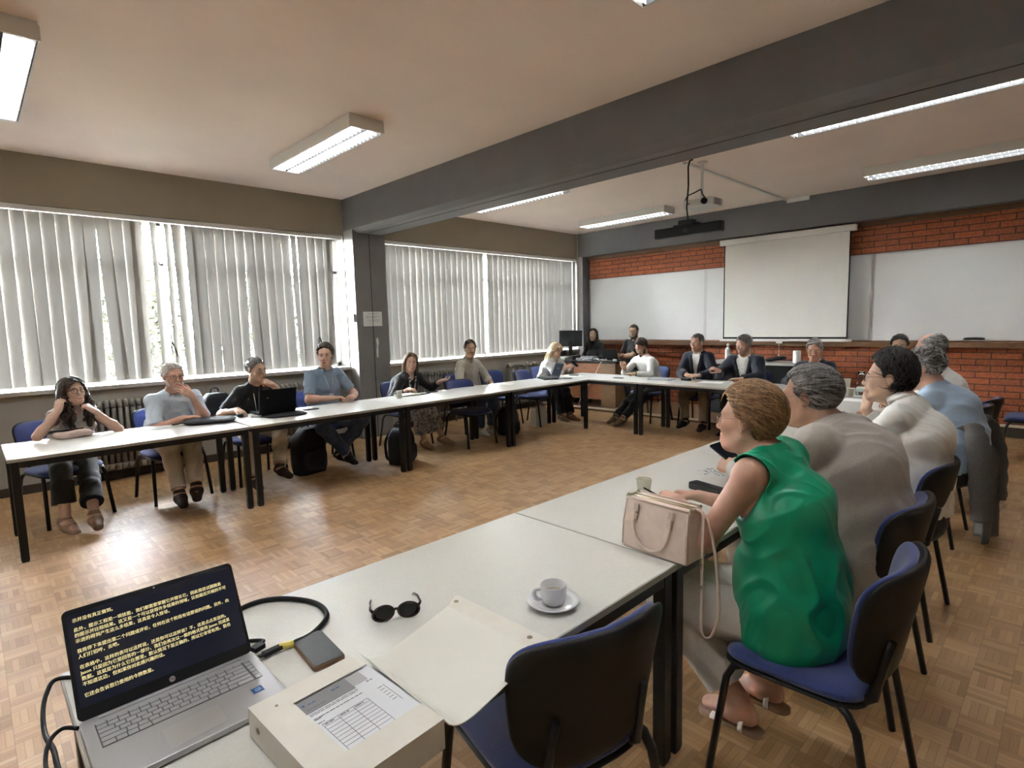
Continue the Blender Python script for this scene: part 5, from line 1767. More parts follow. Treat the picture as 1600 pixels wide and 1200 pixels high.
def hand_prims(w, fd, bn, side, curl=(25, 35, 25), spread=4, thumb=(35, 20), s=1.0, point=None):
    """w wrist, fd finger direction, bn back-of-hand normal, side +1 right / -1 left; returns smooth-blended rounded cones"""
    Yv = nrm(fd)
    Zv = nrm(np.asarray(bn, float) - Yv * np.dot(bn, Yv))
    Xv = np.cross(Yv, Zv)
    Mx = np.stack([Xv, Yv, Zv], 1)
    T = lambda p: w + Mx @ (np.asarray(p, float) * s)
    P = []
    xs = [-0.031, -0.0105, 0.0105, 0.029]
    ys = [0.088, 0.092, 0.088, 0.080]
    ln = [0.072, 0.080, 0.074, 0.058]
    rr = [0.0092, 0.0095, 0.0090, 0.0080]
    for i in range(4):
        x = xs[i] * side
        P.append((Cone(T((x * 0.55, 0.012, 0)), T((x, ys[i] - 0.006, 0.002)), 0.0135 * s, 0.0112 * s), 0.016))
        c = curl if not isinstance(curl[0], (tuple, list)) else curl[i]
        ang = 0
        p = np.array([x, ys[i], 0.002])
        yaw = (i - 1.4) * spread * side
        for jn, (f, dr) in enumerate(((0.44, 1.0), (0.31, 0.9), (0.25, 0.78))):
            ang += c[jn]
            dv = np.array([math.sin(R(yaw)) * math.cos(R(ang)), math.cos(R(ang)) * math.cos(R(yaw)), -math.sin(R(ang))])
            p2 = p + dv * ln[i] * f
            P.append((Cone(T(p), T(p2), rr[i] * dr * s, rr[i] * (dr - 0.1) * s), 0.004 if jn else 0.006))
            p = p2
    P.append((Ell(T((0, 0.05, -0.006)), np.array((0.036, 0.045, 0.012)) * s, Mx), 0.014))
    # thumb from the side near the wrist
    b = np.array([-0.024 * side, 0.022, -0.006])
    a1, a2 = thumb
    d1 = nrm(np.array([-math.sin(R(a1)) * side, math.cos(R(a1)), -0.35]))
    p1 = b + d1 * 0.046
    d2 = nrm(np.array([-math.sin(R(a1 - a2)) * side, math.cos(R(a1 - a2)), -0.45]))
    p2 = p1 + d2 * 0.034
    d3 = nrm(d2 + np.array([0.25 * side, 0.1, -0.25]))
    p3 = p2 + d3 * 0.026
    P.append((Cone(T(b), T(p1), 0.0145 * s, 0.0115 * s), 0.012))
    P.append((Cone(T(p1), T(p2), 0.0112 * s, 0.0102 * s), 0.004))
    P.append((Cone(T(p2), T(p3), 0.0100 * s, 0.0082 * s), 0.004))
    return P


def ik(S, T, l1, l2, pole):
    S, T = np.asarray(S, float), np.asarray(T, float)
    d = T - S
    L = np.linalg.norm(d)
    Lc = min(max(L, abs(l1 - l2) + 0.03), (l1 + l2) * 0.998)
    u = d / max(L, 1e-6)
    T = S + u * Lc
    a = (l1 * l1 - l2 * l2 + Lc * Lc) / (2 * Lc)
    h = math.sqrt(max(l1 * l1 - a * a, 0))
    pl = np.asarray(pole, float) - u * np.dot(pole, u)
    return S + u * a + nrm(pl) * h, T


def person(label, head, face, spec, group='people at the meeting'):
    """head: world position of the head centre; face: heading of the body in degrees (0 = +Y, 90 = -X)"""
    g = spec.get
    s = g('s', 1.0)
    fem = g('fem', 0)
    fat = g('fat', 0.0)
    res = g('res', 0.0055)
    hz = g('hipz', 0.545)
    rzm = rot('Z', face)
    head = np.asarray(head, float)
    hl = np.array([0, 0, head[2]])                          # head centre in local space; local origin under the head
    toL = lambda p: rzm.T @ (np.asarray(p, float) - np.array([head[0], head[1], 0]))
    tl = 0.50 * s * g('tl', 1.0)
    hsz = s * (0.96 if fem else 1.0) * g('hs', 1.0)
    nk = np.array([g('nx', 0.0), -g('nf', 0.055), -g('nz', 0.155) * hsz])       # head centre -> neck base
    Nb = hl + nk
    dz = min(Nb[2] - hz, tl * 0.999)
    Hy = Nb[1] - math.sqrt(max(tl * tl - dz * dz, 0.0004))
    Hip = np.array([g('hx', 0.0), Hy, hz])
    u = nrm(Nb - Hip)
    back = nrm(np.cross(np.array([1.0, 0, 0]), u)) * -1.0
    if back[1] > 0:
        back = -back
    W = Hip + u * tl * 0.36 + back * g('slouch', 0.02) * 0.8
    Ch = Hip + u * tl * 0.70 + back * g('slouch', 0.02)
    tw = rot('Z', g('twist', 0))
    X = tw @ np.array([1.0, 0, 0])
    X = nrm(X + np.array([0, 0, g('tilt', 0.0)]))
    fwd = nrm(np.cross(np.array([0, 0, 1.0]), X))
    fwd = nrm(fwd - u * np.dot(fwd, u))
    shw = (0.138 if fem else 0.160) * s * (1 + 0.25 * fat)
    Sh = {1: Nb + X * shw - np.array([0, 0, g('shd', 0.062)]) + fwd * g('shf', 0.01), -1: Nb - X * shw - np.array([0, 0, g('shd', 0.062)]) + fwd * g('shf', 0.01)}
    nkd = nrm(hl + np.array([0, -0.01, -0.05]) - Nb)
    # legs
    hipw = 0.088 * s
    legs = {}
    for sd in (1, -1):
        Hj = Hip + np.array([hipw * sd, 0.0, -0.005])
        kn = g('knee_r' if sd > 0 else 'knee_l', (0.13 * sd, 0.42 * s, 0.50))
        an = g('ankle_r' if sd > 0 else 'ankle_l', (0.13 * sd, 0.40 * s, 0.085))
        kn = Hip * np.array([1, 1, 0]) + np.asarray(kn, float)
        an = Hip * np.array([1, 1, 0]) + np.asarray(an, float)
        kw, aw = g('wk_r' if sd > 0 else 'wk_l'), g('wa_r' if sd > 0 else 'wa_l')
        if kw: kn = toL(kw)
        if aw: an = toL(aw)
        kn = Hj + nrm(kn - Hj) * 0.425 * s
        if aw and not kw:                                   # knee bends up and forward between hip and the given ankle
            kn, an = ik(Hj, an, 0.425 * s, 0.41 * s, np.asarray(g('kp_r' if sd > 0 else 'kp_l', (0.15 * sd, 0.8, 1.0)), float))
        an = kn + nrm(an - kn) * min(0.415 * s, max(np.linalg.norm(an - kn), 0.30))
        ft = nrm(np.asarray(g('foot_r' if sd > 0 else 'foot_l', (0.12 * sd, 1, -0.12)), float))
        legs[sd] = (Hj, kn, an, ft)
    # arms
    arms = {}
    for sd in (1, -1):
        k = 'r' if sd > 0 else 'l'
        t = g('hand_' + k, None)
        if t is None:
            t = Sh[sd] + np.array([0.08 * sd, 0.22, -0.40])
        else:
            t = toL(t)
        pole = np.asarray(g('pole_' + k, (0.6 * sd, -0.5, -0.8)), float)
        El, Wr = ik(Sh[sd], t, 0.285 * s, 0.25 * s, pole)
        fd = g('fd_' + k, None)
        fd = nrm(rzm.T @ np.asarray(fd, float)) if fd is not None else nrm(Wr - El)
        bn = g('bn_' + k, None)
        bn = (rzm.T @ np.asarray(bn, float)) if bn is not None else np.array([0, 0, 1.0])
        arms[sd] = (Sh[sd], El, Wr, fd, bn)
    # ------------- primitives
    sc_w = (1 + 0.35 * fat)
    r_p, r_w, r_c = 0.108 * s * (1 + 0.5 * fat), (0.094 if fem else 0.102) * s * (1 + 0.9 * fat), (0.102 if fem else 0.112) * s * (1 + 0.45 * fat)
    pw, ww, cw = (0.185 if fem else 0.170) * s * sc_w, (0.135 if fem else 0.150) * s * (1 + 0.55 * fat), (0.145 if fem else 0.165) * s * sc_w
    torso = [
        (Cone(Hip + np.array([0, 0.0, -0.015]), Hip + u * 0.07, r_p, r_p, pw / r_p, X), 0.05),
        (Cone(Hip + u * 0.07, W, r_w * 1.04, r_w, ww / r_w, X), 0.06),
        (Cone(W, Ch, r_w, r_c, cw / r_c, X), 0.06),
        (Cone(Ch, Nb - u * 0.075, r_c, r_c * 0.62, cw / r_c, X), 0.06),
        (Cone(Sh[-1], Sh[1], 0.050 * s, 0.050 * s), 0.05),
        (Cone(Nb - u * 0.02 + X * 0.085 - np.array([0, 0, 0.032]), Nb + nkd * 0.022 - np.array([0, 0, 0.008]), 0.035 * s, 0.034 * s), 0.05),
        (Cone(Nb - u * 0.02 - X * 0.085 - np.array([0, 0, 0.032]), Nb + nkd * 0.022 - np.array([0, 0, 0.008]), 0.035 * s, 0.034 * s), 0.05),
    ]
    if fat > 0.1:
        torso.append((Ell(Hip + u * 0.13 + fwd * 0.06 * (1 + fat), np.array([ww * 0.92, r_w * 0.95, 0.12])), 0.06))
    if fem:
        for sd in (-1, 1):
            torso.append((Ell(Ch - u * 0.015 + X * 0.068 * sd + fwd * (r_c * 0.72), np.array([0.062, 0.058, 0.060]) * (1 + 0.4 * fat)), 0.035))
    # head frame
    Hm = rot('Z', g('yaw', 0)) @ rot('X', -g('pitch', 0)) @ rot('Y', g('roll', 0))
    HT = lambda p: hl + Hm @ (np.asarray(p, float) * hsz)
    hr = hsz
    jw = g('jaw', 1.0)
    he = lambda c, r: Ell(HT(c), np.asarray(r) * hr, Hm)
    hc = lambda a, b, r1, r2=None: Cone(HT(a), HT(b), r1 * hr, (r1 if r2 is None else r2) * hr)
    nl = g('nose', 1.0)
    headp = [
        (he((0, -0.016, 0.036), (0.0755, 0.096, 0.086)), 0.0),
        (he((0, 0.030, -0.030), (0.060 * jw, 0.062, 0.082)), 0.03),
        (hc((-0.048 * jw, 0.004, -0.058), (-0.014, 0.072, -0.097), 0.020), 0.03),
        (hc((0.048 * jw, 0.004, -0.058), (0.014, 0.072, -0.097), 0.020), 0.03),
        (hc((0, 0.076, -0.098), (0, 0.078, -0.090), 0.019), 0.02),
        (hc((-0.040, 0.071, 0.030), (0.040, 0.071, 0.030), 0.012), 0.02),
        (hc((-0.043, 0.066, -0.016), (-0.036, 0.070, -0.03), 0.021), 0.022),
        (hc((0.043, 0.066, -0.016), (0.036, 0.070, -0.03), 0.021), 0.022),
        (hc((0, 0.086, -0.058), (0, 0.088, -0.074), 0.017), 0.02),
        (Cone(Nb + np.array([0, 0.0, -0.02]), HT((0, -0.022, -0.055)), 0.058 * s * (1 + 0.3 * fat) * (0.86 if fem else 1), 0.053 * s * (1 + 0.25 * fat) * (0.86 if fem else 1)), 0.03),
        (hc((0, 0.03, -0.085), (0, -0.01, -0.11), 0.038 * (1 + 0.5 * fat)), 0.03),
    ]
    feat = [
        (he((-0.031, 0.100, 0.007), (0.0165, 0.016, 0.0115)), 0.012, 's'),
        (he((0.031, 0.100, 0.007), (0.0165, 0.016, 0.0115)), 0.012, 's'),
        (he((-0.031, 0.0765, 0.006), (0.0135, 0.0135, 0.0125)), 0.005, 'u'),
        (he((0.031, 0.0765, 0.006), (0.0135, 0.0135, 0.0125)), 0.005, 'u'),
        (hc((0, 0.088, 0.018), (0, 0.088 + 0.022 * nl, -0.026), 0.0078, 0.0105), 0.010, 'u'),
        (he((0, 0.090 + 0.018 * nl, -0.030), (0.0125, 0.0125, 0.0105)), 0.008, 'u'),
        (he((-0.0125, 0.094, -0.034), (0.0085, 0.011, 0.0085)), 0.006, 'u'),
        (he((0.0125, 0.094, -0.034), (0.0085, 0.011, 0.0085)), 0.006, 'u'),
        (hc((-0.022, 0.090, -0.0660), (0, 0.1005, -0.0615), 0.0045, 0.0056), 0.005, 'u'),
        (hc((0.022, 0.090, -0.0660), (0, 0.1005, -0.0615), 0.0045, 0.0056), 0.005, 'u'),
        (hc((-0.020, 0.091, -0.0695), (0.020, 0.091, -0.0695), 0.0056), 0.005, 'u'),
        (hc((0, 0.0985, -0.0725), (0, 0.0985, -0.0725), 0.0066), 0.006, 'u'),
        (hc((-0.022, 0.1045, -0.0668), (0.022, 0.1045, -0.0668), 0.0022), 0.003, 's'),
    ]
    for sd in (-1, 1):
        Me = Hm @ rot('Z', -18 * sd) @ rot('X', 12)
        feat.append((Ell(HT((0.075 * sd, -0.010, 0.002)), np.array([0.009, 0.019, 0.031]) * hr, Me), 0.008, 'u'))
        feat.append((Ell(HT((0.086 * sd, -0.004, 0.004)), np.array([0.007, 0.010, 0.019]) * hr, Me), 0.006, 's'))
        feat.append((Ell(HT((0.077 * sd, -0.004, -0.022)), np.array([0.008, 0.009, 0.010]) * hr, Me), 0.006, 'u'))
    armsp = []
    af = 1 + 0.45 * fat
    for sd in (1, -1):
        S_, E_, W_, fd, bn = arms[sd]
        k = 0.86 if fem else 1.0
        armsp.append(('up', sd, Cone(S_, E_, 0.050 * s * k * af, 0.039 * s * k * af), 0.03))
        armsp.append(('lo', sd, Cone(E_, W_, 0.043 * s * k * af, 0.0275 * s * k), 0.02))
        armsp.append(('lo', sd, Ell(E_ + (W_ - E_) * 0.25, np.array([0.042, 0.042, 0.042]) * s * k * af), 0.03))
    legp = []
    for sd in (1, -1):
        Hj, kn, an, ft = legs[sd]
        lf = 1 + 0.3 * fat
        legp.append(('th', sd, Cone(Hj, kn, 0.082 * s * lf, 0.058 * s * lf), 0.03))
        legp.append(('sh', sd, Cone(kn, an, 0.056 * s * lf, 0.037 * s), 0.02))
        cb_ = kn + (an - kn) * 0.3 - nrm(np.cross(np.cross(an - kn, kn - Hj), an - kn)) * -0.012
        legp.append(('sh', sd, Ell(cb_, np.array([0.056, 0.056, 0.075]) * s), 0.03))
    ctx = dict(Hip=Hip, Nb=Nb, Ch=Ch, W=W, Sh=Sh, u=u, X=X, fwd=fwd, HT=HT, Hm=Hm, hl=hl, hr=hr, arms=arms, legs=legs, s=s, fat=fat)

    def field(prims, r, pad_=0.05):
        lo = np.min([p[0].bounds(pad_)[0] for p in prims], 0)
        hi = np.max([p[0].bounds(pad_)[1] for p in prims], 0)
        return Field(lo, hi, r)

    # ------------- body
    body = [(p, k) for p, k in torso] + [(p, k) for _, _, p, k in armsp] + [(p, k) for _, _, p, k in legp] + headp
    for sd in (1, -1):
        Hj, kn, an, ft = legs[sd]
        body += [(Cone(an - ft * 0.03 - np.array([0, 0, 0.035]), an + ft * 0.03 - np.array([0, 0, 0.03]), 0.031 * s, 0.034 * s), 0.03),
                 (Cone(an + ft * 0.02 - np.array([0, 0, 0.03]), an + ft * 0.13 * s - np.array([0, 0, 0.048]), 0.036 * s, 0.022 * s, 1.35, nrm(np.cross(ft, np.array([0, 0, 1.0])))), 0.03)]
        S_, E_, W_, fd, bn = arms[sd]
        body += hand_prims(W_, fd, bn, sd, **g('hp_r' if sd > 0 else 'hp_l', {}), s=s * (0.9 if fem else 1.0))
    F = field(body, res)
    for p, k in body:
        F.add(p, k)
    for p, k, op in feat:
        F.add(p, k, op)
    co, q = surfnet(F)
    # lips get their own colour
    cen = co[q].mean(1)
    loc = (cen - hl) @ Hm / hr
    lips = (np.abs(loc[:, 0]) < 0.026 - 0.9 * np.abs(loc[:, 2] + 0.067)) & (loc[:, 1] > 0.088) & (loc[:, 2] > -0.0765) & (loc[:, 2] < -0.0600)
    P = np_mesh('person', co, q, [skin_mat(g('skin', 'fair')), lip_mat(g('skin', 'fair'))], None, lips.astype(int))
    P.location = (head[0], head[1], 0)
    P.rotation_euler = (0, 0, R(face))
    tag(P, label, 'person', group)
    ctx.update(P=P, res=res, field=field, torso=torso, armsp=armsp, legp=legp, hz=hz, g=g)

    # ------------- eyes and brows
    look = nrm(np.asarray(g('look', (0, 1, 0)), float))

    def on_face(x, z):                                      # first point in front of the face surface
        for k_ in range(60):
            p_ = HT((x, 0.05 + 0.001 * k_, z))
            ix = np.clip(np.round((p_ - F.lo) / F.res).astype(int), 0, F.n - 1)
            fr = (p_ - F.lo) / F.res
            i0 = np.clip(np.floor(fr).astype(int), 0, F.n - 2)
            w_ = fr - i0
            c_ = F.d[i0[0]:i0[0] + 2, i0[1]:i0[1] + 2, i0[2]:i0[2] + 2]
            v_ = np.einsum('ijk,i,j,k', c_, [1 - w_[0], w_[0]], [1 - w_[1], w_[1]], [1 - w_[2], w_[2]])
            if v_ > 0.0004:
                return p_
        return p_
    for sd in (-1, 1):
        bm = BM()
        prof = []
        for k_ in range(15):
            a = PI * k_ / 14
            prof.append((0.0122 * hr * math.sin(a), 0.0122 * hr * math.cos(a)))
        lathe(bm, prof, (0, 0, 0), 18)
        bm.faces.ensure_lookup_table()
        for f in bm.faces:
            c = f.calc_center_median().normalized()
            f.material_index = 2 if c.z > 0.965 else (1 if c.z > 0.86 else 0)
        zq = Vector(Hm @ look).to_track_quat('Z', 'Y')
        bmesh.ops.transform(bm, matrix=Matrix.Translation(Vector(HT((0.031 * sd, 0.0795, 0.0055)))) @ zq.to_matrix().to_4x4(), verts=bm.verts)
        obj('eye', bm, [M_eye, M_iris, M_pupil], P)
        bm = BM()
        lathe(bm, [(0.0131 * hr * math.sin(PI * k_ / 16), 0.0131 * hr * math.cos(PI * k_ / 16)) for k_ in range(17)], (0, 0, 0), 22)
        ud, ld = g('lid', 0.20), g('lidl', -0.42)
        kill = [f for f in bm.faces if (lambda c: ld < c.y < ud - 0.12 * abs(c.x) and c.z > -0.3)(f.calc_center_median().normalized())]
        bmesh.ops.delete(bm, geom=kill, context='FACES')
        bmesh.ops.transform(bm, matrix=Matrix.Translation(Vector(HT((0.031 * sd, 0.0795, 0.0055)))) @ Matrix((Hm @ np.array([[1, 0, 0], [0, 0, 1], [0, 1, 0]])).tolist()).to_4x4(), verts=bm.verts)
        obj('eyelid', bm, skin_mat(g('skin', 'fair')), P)
        bm = BM()
        tube(bm, [on_face(sd * (0.014 + 0.032 * f), 0.0245 + 0.006 * math.sin(PI * min(f * 1.2, 1)) - 0.003 * f + g('browz', 0)) for f in (0, .2, .4, .6, .8, 1)], [0.0024, 0.0036, 0.0036, 0.0032, 0.0026, 0.0012], 6, flat=0.8)
        obj('eyebrow', bm, spec['hairm'] if not g('browm') else g('browm'), P)
        bm = BM()
        tube(bm, [HT((sd * (0.0180 + 0.026 * f), 0.0895 - 0.010 * (2 * f - 0.9) ** 2, 0.0085 + 0.006 * math.sin(PI * f))) for f in (0, .25, .5, .75, 1)], 0.0018, 6)
        obj('eyelash', bm, M_frame_dark, P)
    make_hair(ctx, spec)
    if g('glasses'):
        glasses(ctx, *g('glasses'))
    for c in g('clothes', ()):
        c(ctx)
    return P


def locks(ctx, roots, dirs, ln, rad, m, seed=1, lift=0.004, n=7, name='hair', curl=0.0, keep=None, shell=None):
    """flattened tapering locks flowing over the scalp shell (all in head space)"""
    HT, hr = ctx['HT'], ctx['hr']
    rr = random.Random(seed)
    bm = BM()
    c0 = np.array([0, -0.018, 0.036])
    rad3 = np.array(shell if shell is not None else (0.083, 0.104, 0.093))
    for p, d in zip(roots, dirs):
        p = np.array(p, float)
        d = np.array(d, float)
        pts, rs = [], []
        L = ln * rr.uniform(0.65, 1.25)
        side = np.array([rr.uniform(-1, 1), rr.uniform(-1, 1), rr.uniform(-1, 1)]) * 0.35
        ph = rr.uniform(0, 6.28)
        for k in range(n):
            f = k / (n - 1)
            pts.append(HT(p))
            rs.append(rad * hr * (0.55 + 0.7 * math.sin(PI * min(f + 0.25, 1))) * (1 - 0.75 * f ** 3) + 0.0004)
            nn = (p - c0) / rad3 ** 2
            nn /= max(np.linalg.norm(nn), 1e-6)
            t = d + side * f * 0.8
            if curl:
                t = t + curl * np.array([math.sin(9 * f + ph), math.cos(8 * f + ph), 0])
            if p[2] > -0.06:
                t = t - nn * np.dot(t, nn)
            t = t / max(np.linalg.norm(t), 1e-6)
            p = p + t * L / (n - 1)
            if p[2] > -0.07:
                qv = (p - c0) / rad3
                l_ = np.linalg.norm(qv)
                tgt = 1 + lift / 0.09
                p = c0 + (p - c0) * (tgt / max(l_, 1e-6)) if l_ < tgt else p
        tube(bm, pts, rs, 6, flat=0.55, mi=rr.choice((0, 0, 1, 2, 2)))
    return bm


def make_hair(ctx, spec):
    g = spec.get
    st = g('hair', 'short')
    m = spec['hairm']
    HT, Hm, hl, hr, P = ctx['HT'], ctx['Hm'], ctx['hl'], ctx['hr'], ctx['P']
    res = ctx['res'] * 0.85
    th = g('hth', 0.010)
    top = g('htop', 0.0)
    line = g('hline', 0.0)                 # >0 moves the hairline back
    nape = g('nape', -0.078)
    c0 = np.array([0, -0.018, 0.036])
    r0 = np.array([0.0755 + th, 0.096 + th, 0.086 + th + top])
    Mi = Hm.T

    def loc(X, Y, Z):
        x, y, z = (X - hl[0]) / hr, (Y - hl[1]) / hr, (Z - hl[2]) / hr
        return [Mi[i, 0] * x + Mi[i, 1] * y + Mi[i, 2] * z for i in range(3)]
    slope = g('hslope', 0.80)
    widow = g('widow', 0.10)

    def f(X, Y, Z):
        x, y, z = loc(X, Y, Z)
        px, py, pz = x - c0[0], y - c0[1], z - c0[2]
        wob = 0.0018 * np.sin(70 * x + 60 * z) * np.sin(65 * y - 40 * z)
        k0 = np.sqrt((px / r0[0]) ** 2 + (py / r0[1]) ** 2 + (pz / r0[2]) ** 2)
        k1 = np.sqrt((px / r0[0] ** 2) ** 2 + (py / r0[1] ** 2) ** 2 + (pz / r0[2] ** 2) ** 2)
        d = k0 * (k0 - 1) / np.maximum(k1, 1e-6) + wob
        cut = (y - line * 1.0) * 0.78 - (z - 0.018) * 0.62 * slope - 0.012 + widow * np.abs(x) * (z > 0.05)
        cut = cut + 0.004 * np.sin(120 * x + 90 * z)
        d = np.maximum(d, cut)
        d = np.maximum(d, (nape + 0.25 * np.maximum(y, 0)) - z)
        if st == 'short':
            ea = np.sqrt(((np.abs(x) - 0.090) / 0.030) ** 2 + ((y + 0.004) / 0.026) ** 2 + ((z + 0.004) / 0.036) ** 2)
            d = np.maximum(d, (1 - ea) * 0.026)
        if g('bald'):
            rr_ = np.sqrt(x ** 2 + ((y - 0.02) * 0.8) ** 2)
            d = np.maximum(d, np.where(z > 0.02, g('bald') - rr_, -1))
        return d * hr
    lo = HT((0, 0, 0)) - 0.17 * hr
    hi = HT((0, 0, 0)) + 0.17 * hr
    F = Field(lo, hi, res)
    F.d[:] = f(*(lambda a: (a[0][:, None, None], a[1][None, :, None], a[2][None, None, :]))([F.lo[i] + res * np.arange(F.n[i], dtype=F32) for i in range(3)])).astype(F32)
    if st in ('bob', 'long', 'curly', 'longblonde'):
        L = g('hlen', 0.16)
        sw = g('swell', 0.03)
        for sd in (-1, 1):
            fw = g('hfront', 0.012)
            pts = [(0.070 * sd, fw, 0.045), (0.083 * sd, fw, -0.01), (0.086 * sd, fw - 0.005, -0.07), ((0.080 + 0.01 * (L > .2)) * sd, fw - 0.002, -0.07 - (L - 0.07) * 0.5), (0.070 * sd, fw + (0.03 if L > .2 else -0.02), -L)]
            rr_ = [sw * 0.8, sw * 0.85, sw, sw * 0.95, sw * 0.45]
            for a, b, r1, r2 in zip(pts, pts[1:], rr_, rr_[1:]):
                F2 = Cone(HT(a), HT(b), r1 * hr, r2 * hr)
                lo2, hi2 = F2.bounds(0.03)
                F = grow_field(F, lo2, hi2)
                F.add(F2, 0.03)
        for a, b, r1, r2 in (((0, -0.085, 0.0), (0, -0.085, -0.09), 0.045, 0.045), ((0, -0.085, -0.09), (0, -0.080, -L * 0.95), 0.045, 0.03)):
            F2 = Cone(HT(a), HT(b), r1 * hr, r2 * hr, 1.5, Hm @ np.array([1.0, 0, 0]))
            lo2, hi2 = F2.bounds(0.03)
            F = grow_field(F, lo2, hi2)
            F.add(F2, 0.04)
    co, q = surfnet(F)
    n_ = vnormals(co, q)
    L_ = (co - hl) @ Hm / hr
    w = np.sin(L_[:, 0] * 420 + 3 * np.sin(L_[:, 2] * 50) + 2 * np.sin(L_[:, 1] * 40)) * 0.5 + np.sin(L_[:, 1] * 300 + 4 * np.sin(L_[:, 2] * 60)) * 0.5
    co = co + n_ * (g('hrough', 0.0012) * w)[:, None]
    H_ = np_mesh('hair', co, q, [m, MATS[m.name + '_2'], MATS[m.name + '_3']], P)
    # locks on top of the shell give the strands
    nl = g('locks', 90)
    rr = random.Random(g('seed', 1))
    roots, dirs = [], []
    tries = 0
    shell = r0 * 1.0
    while len(roots) < nl and tries < nl * 30:
        tries += 1
        a, b = rr.uniform(0, 2 * PI), rr.uniform(-0.75, 1)
        sb = math.sqrt(1 - b * b)
        p = c0 + shell * np.array([math.cos(a) * sb, math.sin(a) * sb, b])
        x, y, z = p
        cut = (y - line) * 0.78 - (z - 0.018) * 0.62 * slope - 0.012 + widow * abs(x) * (z > 0.05)
        if cut > 0.004 or z < nape + 0.01:
            continue
        if st == 'short' and ((abs(x) - 0.09) / 0.034) ** 2 + ((y + 0.004) / 0.030) ** 2 + ((z + 0.004) / 0.042) ** 2 < 1:
            continue
        if g('bald') and z > 0.02 and math.hypot(x, (y - 0.02) * 0.8) < g('bald') + 0.008:
            continue
        if st in ('long', 'curly', 'bob', 'longblonde'):
            d = np.array([0.9 * math.copysign(1, x) * (0.3 if abs(x) > 0.05 else 1), -0.25 if st != 'bob' else -0.45, -1.1])
        else:
            cv = g('comb', (0.25, -0.7, -0.1))
            d = np.array([cv[0] * (1 if g('part', 1) else math.copysign(1, x)), cv[1], cv[2] - 1.3 * max(0, 0.6 - z / 0.12)])
        if g('messy'):
            d = d + g('messy') * np.array([rr.uniform(-1, 1), rr.uniform(-1, 1), rr.uniform(-0.5, 1)])
        roots.append(p)
        dirs.append(d)
    if st in ('long', 'curly', 'bob', 'longblonde'):
        for _ in range(int(nl * 0.8)):
            sd = rr.choice((-1, 1))
            fr = rr.random()
            zc = 0.03 - fr * (g('hlen', 0.16) * 0.8)
            a = rr.uniform(0, 2 * PI)
            sw_ = g('swell', 0.03) * 0.98
            if rr.random() < 0.45:
                roots.append(np.array([0.085 * rr.uniform(-1, 1), -0.085 - sw_ * 0.9, zc]))
            else:
                fy = g('hfront', 0.012) + (0.03 * fr if g('hlen', 0.16) > 0.2 else 0)
                roots.append(np.array([0.082 * sd + sw_ * math.cos(a), fy + sw_ * math.sin(a), min(zc, -0.03)]))
            dirs.append(np.array([0.0, 0.0, -1.0]))
    if roots:
        bm = locks(ctx, roots, dirs, g('lock', 0.05), g('lockr', 0.0042), m, g('seed', 1), lift=g('lift', 0.003), curl=g('curl', 0), shell=shell)
        me = bpy.data.meshes.new('hair_locks')
        bm2 = bmesh.new()
        bm2.from_mesh(H_.data)
        tmp = bpy.data.meshes.new('tmp')
        bm.to_mesh(tmp)
        bm2.from_mesh(tmp)
        bm2.to_mesh(H_.data)
        bm.free()
        bm2.free()
        bpy.data.meshes.remove(tmp)
        bpy.data.meshes.remove(me)
    if g('beard'):
        bl = g('beard')
        Fb = Field(lo, hi, res)
        for sd in (-1, 1):
            Fb.add(Cone(HT((0.062 * sd, 0.012, -0.03)), HT((0.050 * sd, 0.035, -0.072)), (0.010 + bl) * hr, (0.016 + bl) * hr), 0.02)
            Fb.add(Cone(HT((0.050 * sd, 0.035, -0.072)), HT((0.0, 0.082, -0.098)), (0.016 + bl) * hr, (0.017 + bl) * hr), 0.02)
            Fb.add(Cone(HT((0.0, 0.1005, -0.050)), HT((0.026 * sd, 0.088, -0.064)), (0.0045 + bl * .3) * hr, (0.006 + bl * .3) * hr), 0.008)
        Fb.add(Cone(HT((0, 0.083, -0.098)), HT((0, 0.086, -0.105 - bl * 2)), (0.016 + bl) * hr, (0.013 + bl) * hr), 0.02)
        Fb.add(he_(ctx, (0, 0.104, -0.0665), (0.020, 0.02, 0.0085)), 0.004, 's')
        cb, qb = surfnet(Fb)
        cb = cb + vnormals(cb, qb) * (0.0010 * waves(cb, 3, 500))[:, None]
        np_mesh('beard', cb, qb, g('beardm') or m, P)


def he_(ctx, c, r):
    return Ell(ctx['HT'](c), np.asarray(r) * ctx['hr'], ctx['Hm'])


def grow_field(F, lo, hi):
    lo = np.minimum(F.lo, lo)
    a = np.ceil((F.lo - lo) / F.res - 1e-4).astype(int)
    a = np.maximum(a, 0)
    nlo = F.lo - a * F.res
    fhi = F.lo + (F.n - 1) * F.res
    b = np.maximum(np.ceil((np.asarray(hi) - fhi) / F.res - 1e-4).astype(int), 0)
    if not a.any() and not b.any():
        return F
    G = Field.__new__(Field)
    G.res = F.res
    G.lo = nlo.astype(F32)
    G.n = F.n + a + b
    G.d = np.full(G.n, 0.5, F32)
    G.d[a[0]:a[0] + F.n[0], a[1]:a[1] + F.n[1], a[2]:a[2] + F.n[2]] = F.d
    return G


